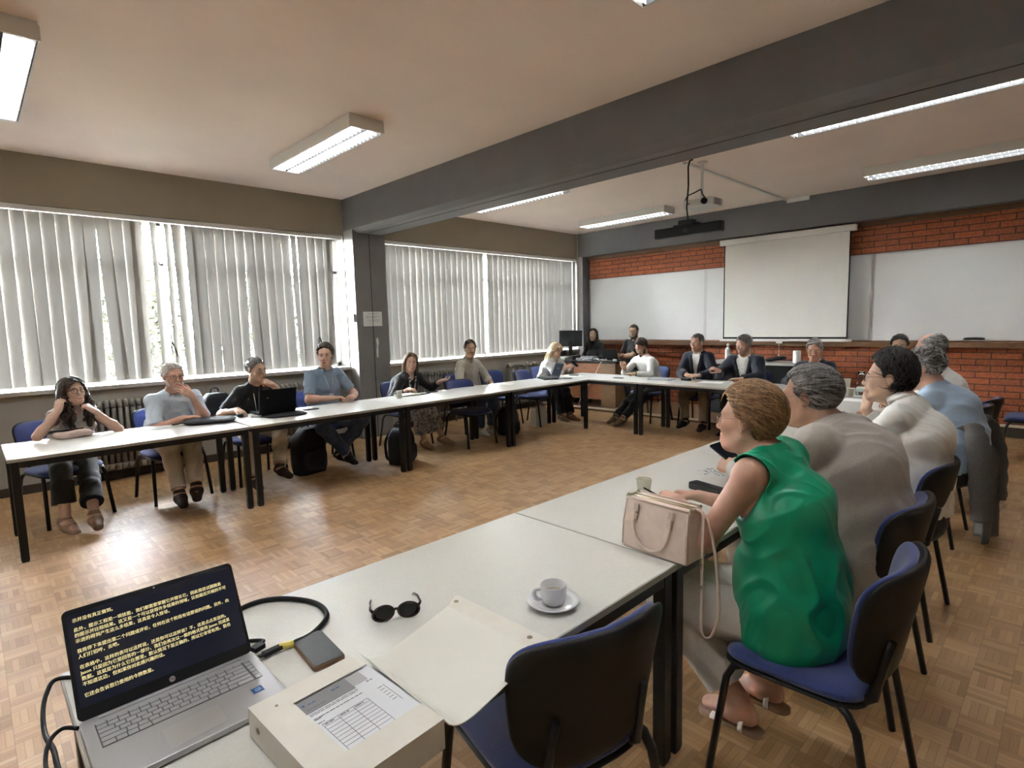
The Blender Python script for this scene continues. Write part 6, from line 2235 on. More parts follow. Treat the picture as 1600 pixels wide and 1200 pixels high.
def glasses(ctx, m=None, shape=(0.024, 0.018), thick=0.0016, up=False):
    HT, hr, P = ctx['HT'], ctx['hr'], ctx['P']
    m = m or M_frame_dark
    bm = BM()
    for sd in (-1, 1):
        pts = []
        for k in range(26):
            a = 2 * PI * k / 26
            c, s_ = math.cos(a), math.sin(a)
            x = 0.0325 * sd + shape[0] * math.copysign(abs(c) ** 0.75, c)
            pts.append(HT((x, 0.1055 - 0.9 * (x * x) * 3.0 + 0.002, 0.002 + shape[1] * math.copysign(abs(s_) ** 0.75, s_))))
        tube(bm, pts, thick * hr, 6, closed=True)
        x = 0.0325 + shape[0]
        tube(bm, [HT((x * sd, 0.1055 - 2.7 * x * x + 0.002, 0.010)), HT((0.069 * sd, 0.075, 0.012)), HT((0.079 * sd, 0.02, 0.014)), HT((0.081 * sd, -0.012, 0.016)), HT((0.080 * sd, -0.025, 0.002))], thick * hr, 6)
    tube(bm, [HT((-0.010, 0.1065, 0.006)), HT((0, 0.109, 0.010)), HT((0.010, 0.1065, 0.006))], thick * hr, 6)
    G = obj('glasses', bm, m, P)
    bm = BM()
    for sd in (-1, 1):
        ring = []
        for k in range(22):
            a = 2 * PI * k / 22
            c, s_ = math.cos(a), math.sin(a)
            x = 0.0325 * sd + shape[0] * math.copysign(abs(c) ** 0.75, c)
            ring.append(bm.verts.new(HT((x, 0.1075 - 2.7 * x * x, 0.002 + shape[1] * math.copysign(abs(s_) ** 0.75, s_)))))
        bm.faces.new(ring)
    obj('spectacle_lens', bm, M_lensc, G)


# ------------- clothes: each returns a function(ctx) that adds one child mesh
def top(m, name='shirt', sleeve=1.0, t=0.012, hem=0.02, neck=0.068, collar=None, fold=0.003, freq=40, loose=0.0, sleeveless=False, vneck=0.0, seed=1, hang=0.0, cut_hem=True, armhole=0.0, raglan=0.0):
    def f(c):
        g, X, u, fwd, Nb, Hip, Sh = c['g'], c['X'], c['u'], c['fwd'], c['Nb'], c['Hip'], c['Sh']
        s = c['s']
        pr, cuts = [], []
        for i, (p, k) in enumerate(c['torso']):
            tt = t + loose * (1.0 if i < 3 else 0.4)
            pr.append((p.grow(tt), k))
        if hang > 0:
            p0 = Hip + np.array([0, 0.0, -0.02])
            pr.append((Cone(p0, Hip + u * 0.05, 0.118 * s * (1 + .5 * c['fat']) + t, None, 1.5, X), 0.05))
            for sd in (1, -1):
                Hj, kn, an, ft = c['legs'][sd]
                pr.append((Cone(Hj, Hj + (kn - Hj) * hang, 0.088 * s + t, 0.080 * s + t), 0.05))
        for kind, sd, p, k in c['armsp']:
            S_, E_, W_, fd, bn = c['arms'][sd]
            if sleeveless:
                if kind == 'up':
                    n = nrm(E_ - S_)
                    pr.append((Cone(S_ - n * 0.01, S_ + n * 0.02, p.r1 + t, p.r1 + t, clip=((S_ + n * (armhole), n),)), 0.03))
                    cuts.append(Cone(S_ + n * armhole + nrm(S_ - Nb) * 0.012, E_, p.r1 + 0.016, p.r2 + 0.03))
                continue
            if kind == 'up':
                if sleeve < 0.5:
                    n = nrm(E_ - S_)
                    cut = S_ + (E_ - S_) * (sleeve * 2)
                    pr.append((Cone(S_, E_, p.r1 + t, p.r2 + t * 1.6, clip=((cut, n),)), k))
                else:
                    pr.append((Cone(S_, E_, p.r1 + t, p.r2 + t + 0.004), k))
            elif isinstance(p, Cone) and sleeve > 0.5:
                n = nrm(W_ - E_)
                cut = E_ + (W_ - E_) * ((sleeve - 0.5) * 2) * 0.97
                pr.append((Cone(E_, W_, p.r1 + t + 0.002, p.r2 + t, clip=((cut, n),)), k))
        F = c['field'](pr, c['res'] * 0.95)
        for p, k in pr:
            F.add(p, k)
        for p in cuts:
            F.add(p, 0.014, 's')
        # neck opening and hem
        up = nrm(c['HT']((0, -0.02, -0.05)) - Nb)
        F.add(Cone(Nb + up * 0.012 + fwd * 0.012, Nb + up * 0.20 + fwd * 0.02, neck * s * 0.93, neck * s * 1.15), 0.004, 's')
        if vneck > 0:
            F.add(Cone(Nb + up * 0.03 + fwd * 0.06, Nb - u * vneck + fwd * 0.16, 0.05, 0.012), 0.006, 's')
        if cut_hem and not hang:
            zc = Hip[2] + hem
            F.add(Half(np.array([0, 0, zc]), np.array([0, 0, 1.0]), F.lo, (F.lo[0] + 3, F.lo[1] + 3, zc + 0.02)), 0.003, 's')
        co, q = surfnet(F)
        co = folds(co, q, seed, fold, freq)
        o = np_mesh(name, co, q, m, c['P'])
        c['top'] = o
        sm = o.modifiers.new('smooth', 'SMOOTH')
        sm.factor, sm.iterations = 0.5, 4
        if collar:
            shirt_collar(c, collar if not isinstance(collar, bool) else m, up)
    return f


def shirt_collar(c, m, up, open_=28, h=0.036):
    Nb, fwd, X, u = c['Nb'], c['fwd'], c['X'], c['u']
    s = c['s']
    bm = BM()
    rows = []
    n = 28
    r = 0.064 * s * (1 + 0.28 * c['fat']) * (0.88 if c['g']('fem') else 1)
    for k in range(n + 1):
        a = R(open_ + (360 - 2 * open_) * k / n)          # 0 = front
        f = 0.5 + 0.5 * math.cos(a)
        dirv = fwd * math.cos(a) + X * math.sin(a)
        base = Nb + up * (0.020 - 0.030 * f + c['g']('cup', 0) * (1 - 0.5 * f)) + dirv * (r + 0.014 * f) + fwd * 0.008
        tp = base + up * (h * (0.95 - 0.35 * f)) - dirv * 0.004 + fwd * 0.006
        e = max(0, (f - 0.72) / 0.28)
        fall = base + dirv * (0.016 + 0.006 * e) - up * (0.004 + 0.034 * e) + fwd * 0.004 * e
        rows.append([bm.verts.new(Vector(p)) for p in (base - up * 0.008, tp, fall)])
    for A, B in zip(rows, rows[1:]):
        for k in range(2):
            bm.faces.new((A[k], A[k + 1], B[k + 1], B[k])).smooth = True
    solidify(bm, 0.003)
    obj('collar', bm, m, c['P'])


def trousers(m, t=0.012, fold=0.003, seed=4, ankle=0.93, flare=0.0, rise=0.07, freq=36):
    def f(c):
        Hip, X, u, s = c['Hip'], c['X'], c['u'], c['s']
        p0 = c['torso'][0][0].grow(t)
        pr = [(p0, 0.04), (Cone(Hip, Hip + u * (rise + 0.05), 0.106 * s * (1 + 0.6 * c['fat']) + t * 0.4, None, 1.5, X, clip=((Hip + u * rise, u),)), 0.03)]
        for kind, sd, p, k in c['legp']:
            Hj, kn, an, ft = c['legs'][sd]
            if kind == 'th':
                pr.append((Cone(Hj, kn, p.r1 + t, p.r2 + t + 0.006), 0.04))
            elif isinstance(p, Ell):
                pr.append((p.grow(t), k))
            else:
                n = nrm(an - kn)
                cut = kn + (an - kn) * ankle
                pr.append((Cone(kn, an + n * 0.05, p.r1 + t + 0.004, p.r2 + t + 0.008 + flare, clip=((cut, n),)), 0.03))
        F = c['field'](pr, c['res'])
        for p, k in pr:
            F.add(p, k)
        co, q = surfnet(F)
        co = folds(co, q, seed, fold, freq)
        np_mesh('trousers', co, q, m, c['P'])
    return f


def shoes(m, sole=None, h=0.0, cuff=0.0):
    def f(c):
        s = c['s']
        for sd in (1, -1):
            Hj, kn, an, ft = c['legs'][sd]
            sx = nrm(np.cross(ft, np.array([0, 0, 1.0])))
            upv = nrm(np.cross(sx, ft))
            a = an - ft * 0.035 - upv * 0.040
            pr = [(Cone(a, an + ft * 0.05 - upv * 0.042, 0.042 * s, 0.043 * s, 1.0), 0.02),
                  (Cone(an + ft * 0.04 - upv * 0.045, an + ft * 0.165 * s - upv * 0.060, 0.043 * s, 0.030 * s, 1.22, sx), 0.03),
                  (Cone(an - upv * 0.02, an - upv * 0.005 + upv * cuff, 0.044 * s, 0.047 * s), 0.02)]
            F = c['field'](pr, c['res'] * 0.9)
            for p, k in pr:
                F.add(p, k)
            cen = an - upv * 0.082
            F.add(Half(cen, upv, F.lo, F.lo + F.n * F.res), 0.002, 's')
            F.add(Cone(an + nrm(kn - an) * (0.0 + cuff), an + nrm(kn - an) * 0.2, 0.038 * s, 0.05 * s), 0.004, 's')
            co, q = surfnet(F)
            o = np_mesh('shoe', co, q, m, c['P'])
            if sole:
                low = (co[q].mean(1) - cen) @ upv < 0.014
                o.data.materials.append(sole)
                o.data.polygons.foreach_set('material_index', low.astype(np.int32))
    return f


def jacket(m, t=0.022, fold=0.003, seed=8, open_=0.055, low=0.30, lapel=True, hem=-0.02, vee=0.40):
    def f(c):
        X, u, fwd, Nb, Hip, Sh, s = c['X'], c['u'], c['fwd'], c['Nb'], c['Hip'], c['Sh'], c['s']
        pr = [(p.grow(t * (1 if i < 4 else 0.8)), k) for i, (p, k) in enumerate(c['torso'])]
        p0 = Hip + np.array([0, -0.01, -0.03])
        pr.append((Cone(p0, Hip + u * 0.06, 0.104 * s * (1 + .5 * c['fat']) + t, None, 1.6, X), 0.05))
        for kind, sd, p, k in c['armsp']:
            S_, E_, W_, fd, bn = c['arms'][sd]
            if kind == 'up':
                pr.append((Cone(S_, E_, p.r1 + t * 1.0, p.r2 + t * 1.25), k))
            elif isinstance(p, Cone):
                n = nrm(W_ - E_)
                pr.append((Cone(E_, W_, p.r1 + t * 1.1, p.r2 + t * 0.9, clip=((E_ + (W_ - E_) * 0.93, n),)), k))
        F = c['field'](pr, c['res'])
        for p, k in pr:
            F.add(p, k)
        up = nrm(c['HT']((0, -0.02, -0.05)) - Nb)
        T = Nb - u * 0.0

        def vfun(grow):
            def ff(Xg, Yg, Zg):
                a = (Xg - T[0]) * X[0] + (Yg - T[1]) * X[1] + (Zg - T[2]) * X[2]
                b = (Xg - T[0]) * u[0] + (Yg - T[1]) * u[1] + (Zg - T[2]) * u[2]
                e = (Xg - T[0]) * fwd[0] + (Yg - T[1]) * fwd[1] + (Zg - T[2]) * fwd[2]
                hw = open_ * 1.15 * np.clip((b + vee) / (vee - 0.02), 0, 1) + 0.004 + grow
                return np.maximum(np.abs(a) - hw, 0.02 - e - 0.25 * np.maximum(b, 0))
            return ff
        if lapel:                                       # thicker band beside the opening
            lp = [(p.grow(t + 0.008), k) for p, k in c['torso'][2:]]
            G = c['field'](pr, c['res'])
            for p, k in lp:
                G.add(p, k)
            A = [G.lo[i] + G.res * np.arange(G.n[i], dtype=F32) for i in range(3)]
            A = (A[0][:, None, None], A[1][None, :, None], A[2][None, None, :])
            band = vfun(0.045)(*A)
            bz = (A[0] - T[0]) * u[0] + (A[1] - T[1]) * u[1] + (A[2] - T[2]) * u[2]
            G.d = np.maximum(np.maximum(G.d, band), np.maximum(bz + 0.02, -vee * 0.75 - bz)).astype(F32)
            F.d = np.minimum(F.d, G.d)
        F.add(Cone(Nb + up * 0.02 + fwd * 0.014, Nb + up * 0.20 + fwd * 0.03, 0.072 * s, 0.085 * s), 0.004, 's')
        F.add(Func(vfun(0.0), F.lo, F.lo + F.n * F.res), 0.004, 's')
        for sd in (1, -1):                              # nothing of the jacket below the seat
            pass
        zc = Hip[2] + hem - 0.10
        F.add(Half(np.array([0, 0, zc]), np.array([0, 0, 1.0]), F.lo, (F.lo[0] + 3, F.lo[1] + 3, zc + 0.02)), 0.003, 's')
        co, q = surfnet(F)
        co = folds(co, q, seed, fold, 32)
        o = np_mesh('jacket', co, q, m, c['P'])
        sm = o.modifiers.new('smooth', 'SMOOTH')
        sm.factor, sm.iterations = 0.5, 3
        # turned collar round the neck
        bm = BM()
        rows = []
        n = 24
        r = 0.078 * s * (1 + 0.25 * c['fat'])
        for k in range(n + 1):
            a = R(48 + (360 - 96) * k / n)
            f_ = 0.5 + 0.5 * math.cos(a)
            dv = fwd * math.cos(a) + X * math.sin(a)
            b0 = Nb + up * (0.012 - 0.02 * f_ + c['g']('cup', 0) * (1 - 0.5 * f_)) + dv * r + fwd * 0.008
            rows.append([bm.verts.new(Vector(p)) for p in (b0 - up * 0.012, b0 + up * 0.026, b0 + dv * 0.016 + up * 0.016, b0 + dv * 0.034 - up * 0.022)])
        for A_, B_ in zip(rows, rows[1:]):
            for k in range(3):
                bm.faces.new((A_[k], A_[k + 1], B_[k + 1], B_[k])).smooth = True
        solidify(bm, 0.004)
        if c['g']('nocollar'):
            bm.free()
        else:
            obj('jacket_collar', bm, m, c['P'])
    return f


def front_point(c, a, b, extra=0.0):
    """a point on the chest: a sideways, b down from the neck base, extra in front of the body"""
    s = c['s']
    base = c['Nb'] - c['u'] * b + c['X'] * a
    T = c['torso']
    lo = 0.0
    for k in range(60):
        e = k * 0.005
        p = base + c['fwd'] * e
        d = min(float(q.eval(np.array([[[p[0]]]], F32), np.array([[[p[1]]]], F32), np.array([[[p[2]]]], F32))[0, 0, 0]) for q, _ in T)
        if d > extra:
            return p
    return base + c['fwd'] * 0.15


def lanyard(m, badge=None, length=0.30, bw=0.055, bh=0.075, t=0.022):
    def f(c):
        bm = BM()
        for sd in (-1, 1):
            pts = [c['Nb'] + np.array([0, 0, 0.05]) + c['X'] * 0.055 * sd - c['fwd'] * 0.01]
            for k in range(1, 7):
                fr = k / 6
                pts.append(front_point(c, sd * 0.060 * (1 - fr) ** 0.8, 0.02 + (length - 0.02) * fr, t))
            tube(bm, pts, 0.0035, 6, flat=1.8)
        o = obj('lanyard', bm, m, c['P'])
        if badge:
            p = front_point(c, 0, length + bh / 2, t + 0.004)
            bm = BM()
            Mx = Matrix(np.stack([c['X'], -c['fwd'], c['u']], 1).tolist())
            box(bm, p, (bw, 0.003, bh), Mx)
            obj('badge', bm, badge, c['P'])
    return f


def buttons(m, n=5, b0=0.06, db=0.075, t=0.018):
    def f(c):
        for k in range(n):
            bm = BM()
            p = front_point(c, 0.0, b0 + db * k, t)
            bmesh.ops.create_uvsphere(bm, u_segments=8, v_segments=6, radius=0.0055, matrix=Matrix.Translation(Vector(p)))
            obj('button', bm, m, c['P'], smooth=True)
    return f


def necktie(m, length=0.36, t=0.020):
    def f(c):
        bm = BM()
        pts = [front_point(c, 0, 0.005, t + 0.012)] + [front_point(c, 0, 0.03 + (length - 0.03) * k / 8, t) for k in range(9)]
        wd = [0.020, 0.014, 0.020, 0.025, 0.029, 0.033, 0.037, 0.041, 0.042, 0.004]
        rows = []
        for p, w in zip(pts, wd):
            rows.append([bm.verts.new(Vector(p + c['X'] * w * x + c['fwd'] * (0.005 * (1 - x * x)))) for x in (-1, -0.5, 0, 0.5, 1)])
        for A, B in zip(rows, rows[1:]):
            for k in range(4):
                bm.faces.new((A[k], A[k + 1], B[k + 1], B[k])).smooth = True
        solidify(bm, 0.006)
        bmesh.ops.create_icosphere(bm, subdivisions=2, radius=0.019, matrix=Matrix.Translation(Vector(pts[0])))
        obj('tie', bm, m, c['P'])
    return f


def watch(side, m=None):
    def f(c):
        S_, E_, W_, fd, bn = c['arms'][side]
        n = nrm(W_ - E_)
        p = W_ - n * 0.02
        bm = BM()
        q = Vector(n).to_track_quat('Z', 'Y').to_matrix()
        tube(bm, [Vector(p) + q @ Vector((0.031 * math.cos(a), 0.031 * math.sin(a), 0)) for a in [2 * PI * k / 20 for k in range(20)]], 0.006, 6, closed=True, flat=1.5)
        o = Vector(p) + Vector(nrm(bn)) * 0.031
        bmesh.ops.create_uvsphere(bm, u_segments=12, v_segments=8, radius=0.015, matrix=Matrix.Translation(o))
        obj('watch', bm, m or M_black, c['P'])
    return f


def custom(fn):
    return fn


def sandals(strap, sole):
    def f(c):
        s = c['s']
        for sd in (1, -1):
            Hj, kn, an, ft = c['legs'][sd]
            sx = nrm(np.cross(ft, np.array([0, 0, 1.0])))
            upv = nrm(np.cross(sx, ft))
            bm = BM()
            A = an - ft * 0.05 - upv * 0.078
            Bp = an + ft * 0.165 * s - upv * 0.082
            poly = [(0.036 * math.cos(a) * (1.1 if y0 > 0 else 0.85), y0 + 0.03 * math.sin(a)) for y0, r_ in ((0.19 * s, (0, PI)), (0.0, (PI, 2 * PI))) for a in np.linspace(*r_, 9)]
            Mx = Matrix(np.stack([sx, ft, upv], 1).tolist()).to_4x4()
            Mx.translation = Vector(A)
            prism(bm, poly, -0.012, 0.004, Mx)
            obj('sandal_sole', bm, sole, c['P'])
            bm = BM()
            pass
            bm.free()
            for y, r_, tilt, w in ((0.150, 0.037, 0.45, 0.015), (0.118, 0.040, -0.45, 0.015), (0.035, 0.044, 0.0, 0.009)):
                bm = BM()
                p = an + ft * (y - 0.05) - upv * (0.052 + 0.10 * max(0, y - 0.06))
                rows = []
                for k in range(15):
                    a = PI * k / 14
                    q_ = p + sx * r_ * 1.15 * math.cos(a) + upv * (r_ * (0.98 if y > 0.1 else 1.25) * math.sin(a) - 0.022) + ft * tilt * 0.06 * math.cos(a)
                    rows.append([bm.verts.new(Vector(q_ + ft * w * e)) for e in (-1, 0, 1)])
                for A_, B_ in zip(rows, rows[1:]):
                    for k in range(2):
                        bm.faces.new((A_[k], A_[k + 1], B_[k + 1], B_[k])).smooth = True
                solidify(bm, 0.003)
                obj('sandal_strap', bm, strap, c['P'])
    return f


def scarf(m, n=2, length=0.34):
    """loose links hanging round the neck and down the chest"""
    def f(c):
        bm = BM()
        for k in range(11):
            fr = k / 10
            for sd in (-1, 1):
                p = front_point(c, sd * (0.055 - 0.045 * fr), 0.01 + length * fr, 0.018)
                q = Matrix(np.stack([c['X'], c['u'], c['fwd']], 1).tolist())
                pts = [Vector(p) + q @ Vector((0.011 * math.cos(a), 0.017 * math.sin(a), 0.004 * (k % 2))) for a in [2 * PI * j / 10 for j in range(10)]]
                tube(bm, pts, 0.0042, 6, closed=True)
        obj('chain_scarf', bm, m, c['P'])
    return f


def wide_scarf(m):
    def f(c):
        bm = BM()
        for rr_, dz in ((0.082, 0.01), (0.078, 0.032)):
            tube(bm, [c['Nb'] + np.array([0, 0, dz]) + (c['X'] * math.cos(a) + c['fwd'] * math.sin(a)) * rr_ - c['u'] * 0.03 * max(0, math.sin(a)) for a in [2 * PI * j / 20 for j in range(20)]], 0.022, 8, closed=True)
        obj('scarf', bm, m, c['P'])
    return f


def skirt(m, ln=0.8):
    def f(c):
        s = c['s']
        p0 = c['torso'][0][0].grow(0.018)
        pr = [(p0, 0.05)]
        K = {}
        for sd in (1, -1):
            Hj, kn, an, ft = c['legs'][sd]
            pr.append((Cone(Hj, kn, 0.10 * s, 0.078 * s), 0.10))
            n = nrm(an - kn)
            pr.append((Cone(kn, an, 0.078 * s, 0.10 * s, clip=((kn + (an - kn) * ln, n),)), 0.08))
        F = c['field'](pr, c['res'])
        for p, k in pr:
            F.add(p, k)
        co, q = surfnet(F)
        np_mesh('skirt', folds(co, q, 3, 0.006, 45), q, m, c['P'])
    return f


def earrings(m):
    def f(c):
        for sd in (-1, 1):
            bm = BM()
            bmesh.ops.create_uvsphere(bm, u_segments=10, v_segments=8, radius=0.0048, matrix=Matrix.Translation(Vector(c['HT']((0.080 * sd, 0.0, -0.032)))))
            obj('earring', bm, m, c['P'], smooth=True)
    return f

# ================================================================== THE CAST
H_GREY = hair_mat('grey', (0.13, 0.125, 0.12), (0.34, 0.33, 0.32))
H_WHITE = hair_mat('white', (0.36, 0.34, 0.31), (0.60, 0.58, 0.54))
H_SALT = hair_mat('salt_and_pepper', (0.045, 0.04, 0.036), (0.19, 0.18, 0.17))
H_GREY2 = hair_mat('steel_grey', (0.07, 0.066, 0.062), (0.30, 0.29, 0.28))
H_COPPER = hair_mat('copper_blonde', (0.20, 0.105, 0.046), (0.36, 0.215, 0.11))
H_BLACK = hair_mat('black', (0.006, 0.005, 0.005), (0.018, 0.015, 0.013))
H_DBROWN = hair_mat('dark_brown', (0.018, 0.011, 0.007), (0.055, 0.034, 0.022))
H_BROWN = hair_mat('brown', (0.06, 0.032, 0.016), (0.17, 0.10, 0.055))
H_BLONDE = hair_mat('blonde', (0.42, 0.30, 0.17), (0.68, 0.56, 0.38))
C_green = cloth('emerald_satin', (0.005, 0.29, 0.15), rough=0.36, bump=0.03, var=0.04, sheen=0.0)
C_blazer = cloth('taupe_tweed', (0.37, 0.33, 0.295), var=0.22, vs=420, bump=0.3)
C_cream = cloth('cream_linen', (0.56, 0.52, 0.46), var=0.06)
C_white = cloth('white_cotton', (0.70, 0.69, 0.66), var=0.03, bump=0.12)
C_ivory = cloth('ivory_cotton', (0.70, 0.67, 0.62), var=0.05, bump=0.15)
C_sky = cloth('light_blue_cotton', (0.38, 0.50, 0.66), var=0.05, bump=0.12)
C_pale = cloth('pale_blue_linen', (0.54, 0.62, 0.71), var=0.06, bump=0.15)
C_steel = cloth('steel_blue_jersey', (0.22, 0.29, 0.38), var=0.08)
C_navy = cloth('navy_wool', (0.011, 0.014, 0.028), var=0.15)
C_black = cloth('black_jersey', (0.011, 0.011, 0.012), var=0.2)
C_beige = cloth('beige_chino', (0.50, 0.43, 0.34), var=0.06)
C_khaki = cloth('khaki_chino', (0.26, 0.20, 0.145), var=0.07)
C_linen = cloth('oatmeal_linen', (0.46, 0.425, 0.36), var=0.10, vs=180)
C_jeans = cloth('blue_denim', (0.07, 0.10, 0.17), var=0.3, vs=60)
C_dark = cloth('charcoal_trousers', (0.02, 0.02, 0.023), var=0.2)
C_print = cloth('patterned_skirt', (0.04, 0.06, 0.14), var=0.5, vs=34, var2=(0.62, 0.60, 0.56))
C_tie = cloth('dark_tie', (0.035, 0.030, 0.030), var=0.5, vs=90, rough=0.5)
M_shoe = mat('black_shoe_leather', (0.012, 0.011, 0.011), 0.35)
M_bshoe = mat('brown_shoe_suede', (0.15, 0.095, 0.055), 0.8, var=0.15, vscale=50)
M_dshoe = mat('dark_brown_boot', (0.035, 0.02, 0.013), 0.5)
M_sole = mat('white_sole', (0.55, 0.54, 0.52), 0.7)
M_tanshoe = mat('tan_flat_shoe', (0.30, 0.20, 0.13), 0.7)
M_lany = cloth('white_ribbon', (0.66, 0.65, 0.62), var=0.02)
M_badge = mat('badge_card', (0.62, 0.64, 0.66), 0.4, var=0.25, vscale=60)
M_pearl = mat('pearl', (0.75, 0.70, 0.64), 0.2)
M_straps = mat('silver_white_strap', (0.62, 0.58, 0.53), 0.5, bump=0.4, bscale=200)
G_L, G_F, G_R = 'people along the window tables', 'people along the front tables', 'people along the right tables'

# --- right row, nearest first -----------------------------------------------------------------
person('woman in an emerald green sleeveless blouse writing at the right table, pearl earring', (-0.83, 2.0, 1.215), 88,
       dict(fem=1, fat=0.2, s=1.04, tl=1.06, nf=0.09, nz=0.132, hs=0.97, res=0.0038, hair='short', nape=-0.118, hairm=H_COPPER, locks=1900, lock=0.065, lockr=0.0023, hth=0.022, htop=0.006, messy=0.45, comb=(0.1, -0.9, -0.35), lift=0.003, hslope=1.0,
            hline=-0.010, skin='rosy', yaw=6, pitch=2, browm=H_COPPER, glasses=(M_frame_metal, (0.023, 0.016), 0.0012), slouch=0.03,
            shd=0.025, hand_l=(-1.085, 1.97, 0.865), hand_r=(-1.09, 2.14, 0.845), pole_l=(-0.75, -0.35, -1), pole_r=(0.5, -0.2, -1), fd_l=(-1, 0.10, 0.02), fd_r=(-1, -0.35, 0.05), bn_l=(0, -0.35, 1), bn_r=(0, 0.4, 1),
            hp_l=dict(curl=((28, 42, 28), (34, 46, 30), (42, 50, 30), (50, 52, 30)), thumb=(30, 12)), hp_r=dict(curl=(40, 55, 40), thumb=(28, 20)),
            knee_l=(-0.12, 0.42, 0.50), knee_r=(0.09, 0.42, 0.50), ankle_l=(-0.08, 0.08, 0.095), ankle_r=(0.06, 0.01, 0.095), foot_l=(0.1, 1, -0.1), foot_r=(0.15, 1, -0.1),
            clothes=(top(C_green, 'blouse', sleeveless=True, hang=0.14, fold=0.0065, t=0.014, freq=26, seed=3, neck=0.066, armhole=-0.004), trousers(C_cream, ankle=0.80, flare=0.016, fold=0.004), sandals(M_straps, M_tanshoe), earrings(M_pearl))), G_R)
person('man in a taupe tweed blazer with grey hair leaning on the right table', (-0.84, 2.66, 1.225), 86,
       dict(fat=0.38, s=1.06, tl=1.10, nf=0.115, nz=0.105, shd=0.055, nocollar=1, res=0.0042, hair='short', hairm=H_GREY2, locks=1400, lock=0.065, lockr=0.0022, hth=0.015, lift=0.005, messy=0.2, comb=(0.15, -1, 0.1), hline=0.004, skin='tan', yaw=4, pitch=6, browm=H_SALT, slouch=0.045, nose=1.15, widow=0.25,
            glasses=(M_frame_metal, (0.022, 0.015), 0.0011),
            hand_l=(-1.17, 2.66, 0.845), hand_r=(-1.15, 2.92, 0.80), pole_l=(-0.6, -0.2, -1), pole_r=(0.6, -0.2, -1), fd_l=(-1, 0.5, 0.12), bn_l=(-0.2, -0.8, 0.7), hp_l=dict(curl=(45, 50, 30), thumb=(35, 20)),
            clothes=(top(C_white, sleeve=0.9, collar=True, fold=0.001), jacket(C_blazer, t=0.026, fold=0.0055, seed=12), trousers(C_khaki), shoes(M_shoe))), G_R)
person('young man in a white shirt and dark tie with black hair and glasses', (-0.71, 3.48, 1.245), 88,
       dict(s=0.98, hs=1.04, tl=1.204, nf=0.10, nz=0.112, shd=0.055, cup=0.040, res=0.0045, hair='short', hairm=H_BLACK, locks=900, lock=0.055, lockr=0.0026, hth=0.012, htop=0.022, messy=0.5, lift=0.008, comb=(0.1, 0.2, 0.9), hline=0.004, skin='asian', yaw=12, pitch=0, slouch=0.04,
            glasses=(M_frame_dark, (0.024, 0.017), 0.0013), nose=0.8, fat=0.0,
            hand_r=(-0.86, 3.70, 1.04), pole_r=(0.4, 0.1, -1), fd_r=(0.15, 0.0, 1), bn_r=(-0.7, -0.7, 0.1), hp_r=dict(curl=(75, 85, 50), thumb=(25, 40)),
            hand_l=(-1.02, 3.50, 0.80), pole_l=(-0.5, -0.3, -1), bn_l=(0, 0, 1),
            clothes=(top(C_white, sleeve=0.95, collar=True, fold=0.0065, freq=34, seed=6, loose=0.0, hem=0.02), necktie(C_tie), trousers(C_dark), shoes(M_shoe))), G_R)
person('man in a light blue shirt with messy grey hair bending over the right table', (-0.785, 4.86, 1.195), 88,
       dict(fat=0.35, s=1.07, tl=0.995, nf=0.09, nz=0.12, cup=0.006, hs=1.04, res=0.005, hair='short', hairm=H_GREY2, locks=420, lock=0.05, messy=0.8, lift=0.008, hline=0.012, skin='rosy', yaw=2, pitch=16, slouch=0.04, glasses=(M_frame_metal, (0.023, 0.016), 0.0012),
            hand_l=(-1.08, 4.95, 0.80), hand_r=(-1.10, 5.10, 0.80), pole_l=(-0.6, -0.2, -1), pole_r=(0.6, -0.2, -1), fd_l=(-0.7, 0.8, 0), 
            clothes=(top(C_sky, sleeve=0.97, collar=True, fold=0.006, freq=30, seed=9, loose=0.01, hem=-0.04), trousers(C_dark), shoes(M_shoe))), G_R)
person('bald man in white behind the light blue shirt, only his crown and shoulder showing', (-0.90, 5.80, 1.285), 88,
       dict(fat=0.4, s=1.03, tl=1.15, hair='short', hairm=H_GREY, bald=0.062, locks=90, skin='rosy', pitch=8, hand_l=(-1.12, 5.72, 0.80), hand_r=(-1.12, 6.0, 0.80),
            clothes=(top(C_white, sleeve=0.97, collar=True, fold=0.004), trousers(C_dark), shoes(M_shoe))), G_R)
# --- front row, from the windows to the right ---------------------------------------------------
person('man in a white shirt with dark beard writing at the corner of the front table', (-4.83, 7.56, 1.175), 166,
       dict(hair='short', hairm=H_DBROWN, locks=220, htop=0.012, hth=0.011, comb=(0.2, -0.6, 0.5), skin='tan', yaw=-4, pitch=34, beard=0.003, tl=1.02,
            hand_r=(-4.93, 7.24, 0.85), pole_r=(0.7, 0.3, -1), fd_r=(-0.1, -0.1, 1), bn_r=(0.5, -0.8, 0.1), hp_r=dict(curl=(55, 70, 45), thumb=(30, 30)),
            hand_l=(-4.72, 7.20, 0.79), pole_l=(-0.9, -0.1, -0.8), fd_l=(-1, -0.1, 0), hp_l=dict(curl=(12, 18, 12)),
            wa_r=(-5.02, 7.05, 0.085), wa_l=(-4.86, 7.02, 0.085), foot_r=(-0.2, 1, -0.1),
            clothes=(top(C_white, sleeve=0.97, collar=True, fold=0.005, freq=34, seed=2, loose=0.006), trousers(C_dark), shoes(M_bshoe), watch(-1))), G_F)
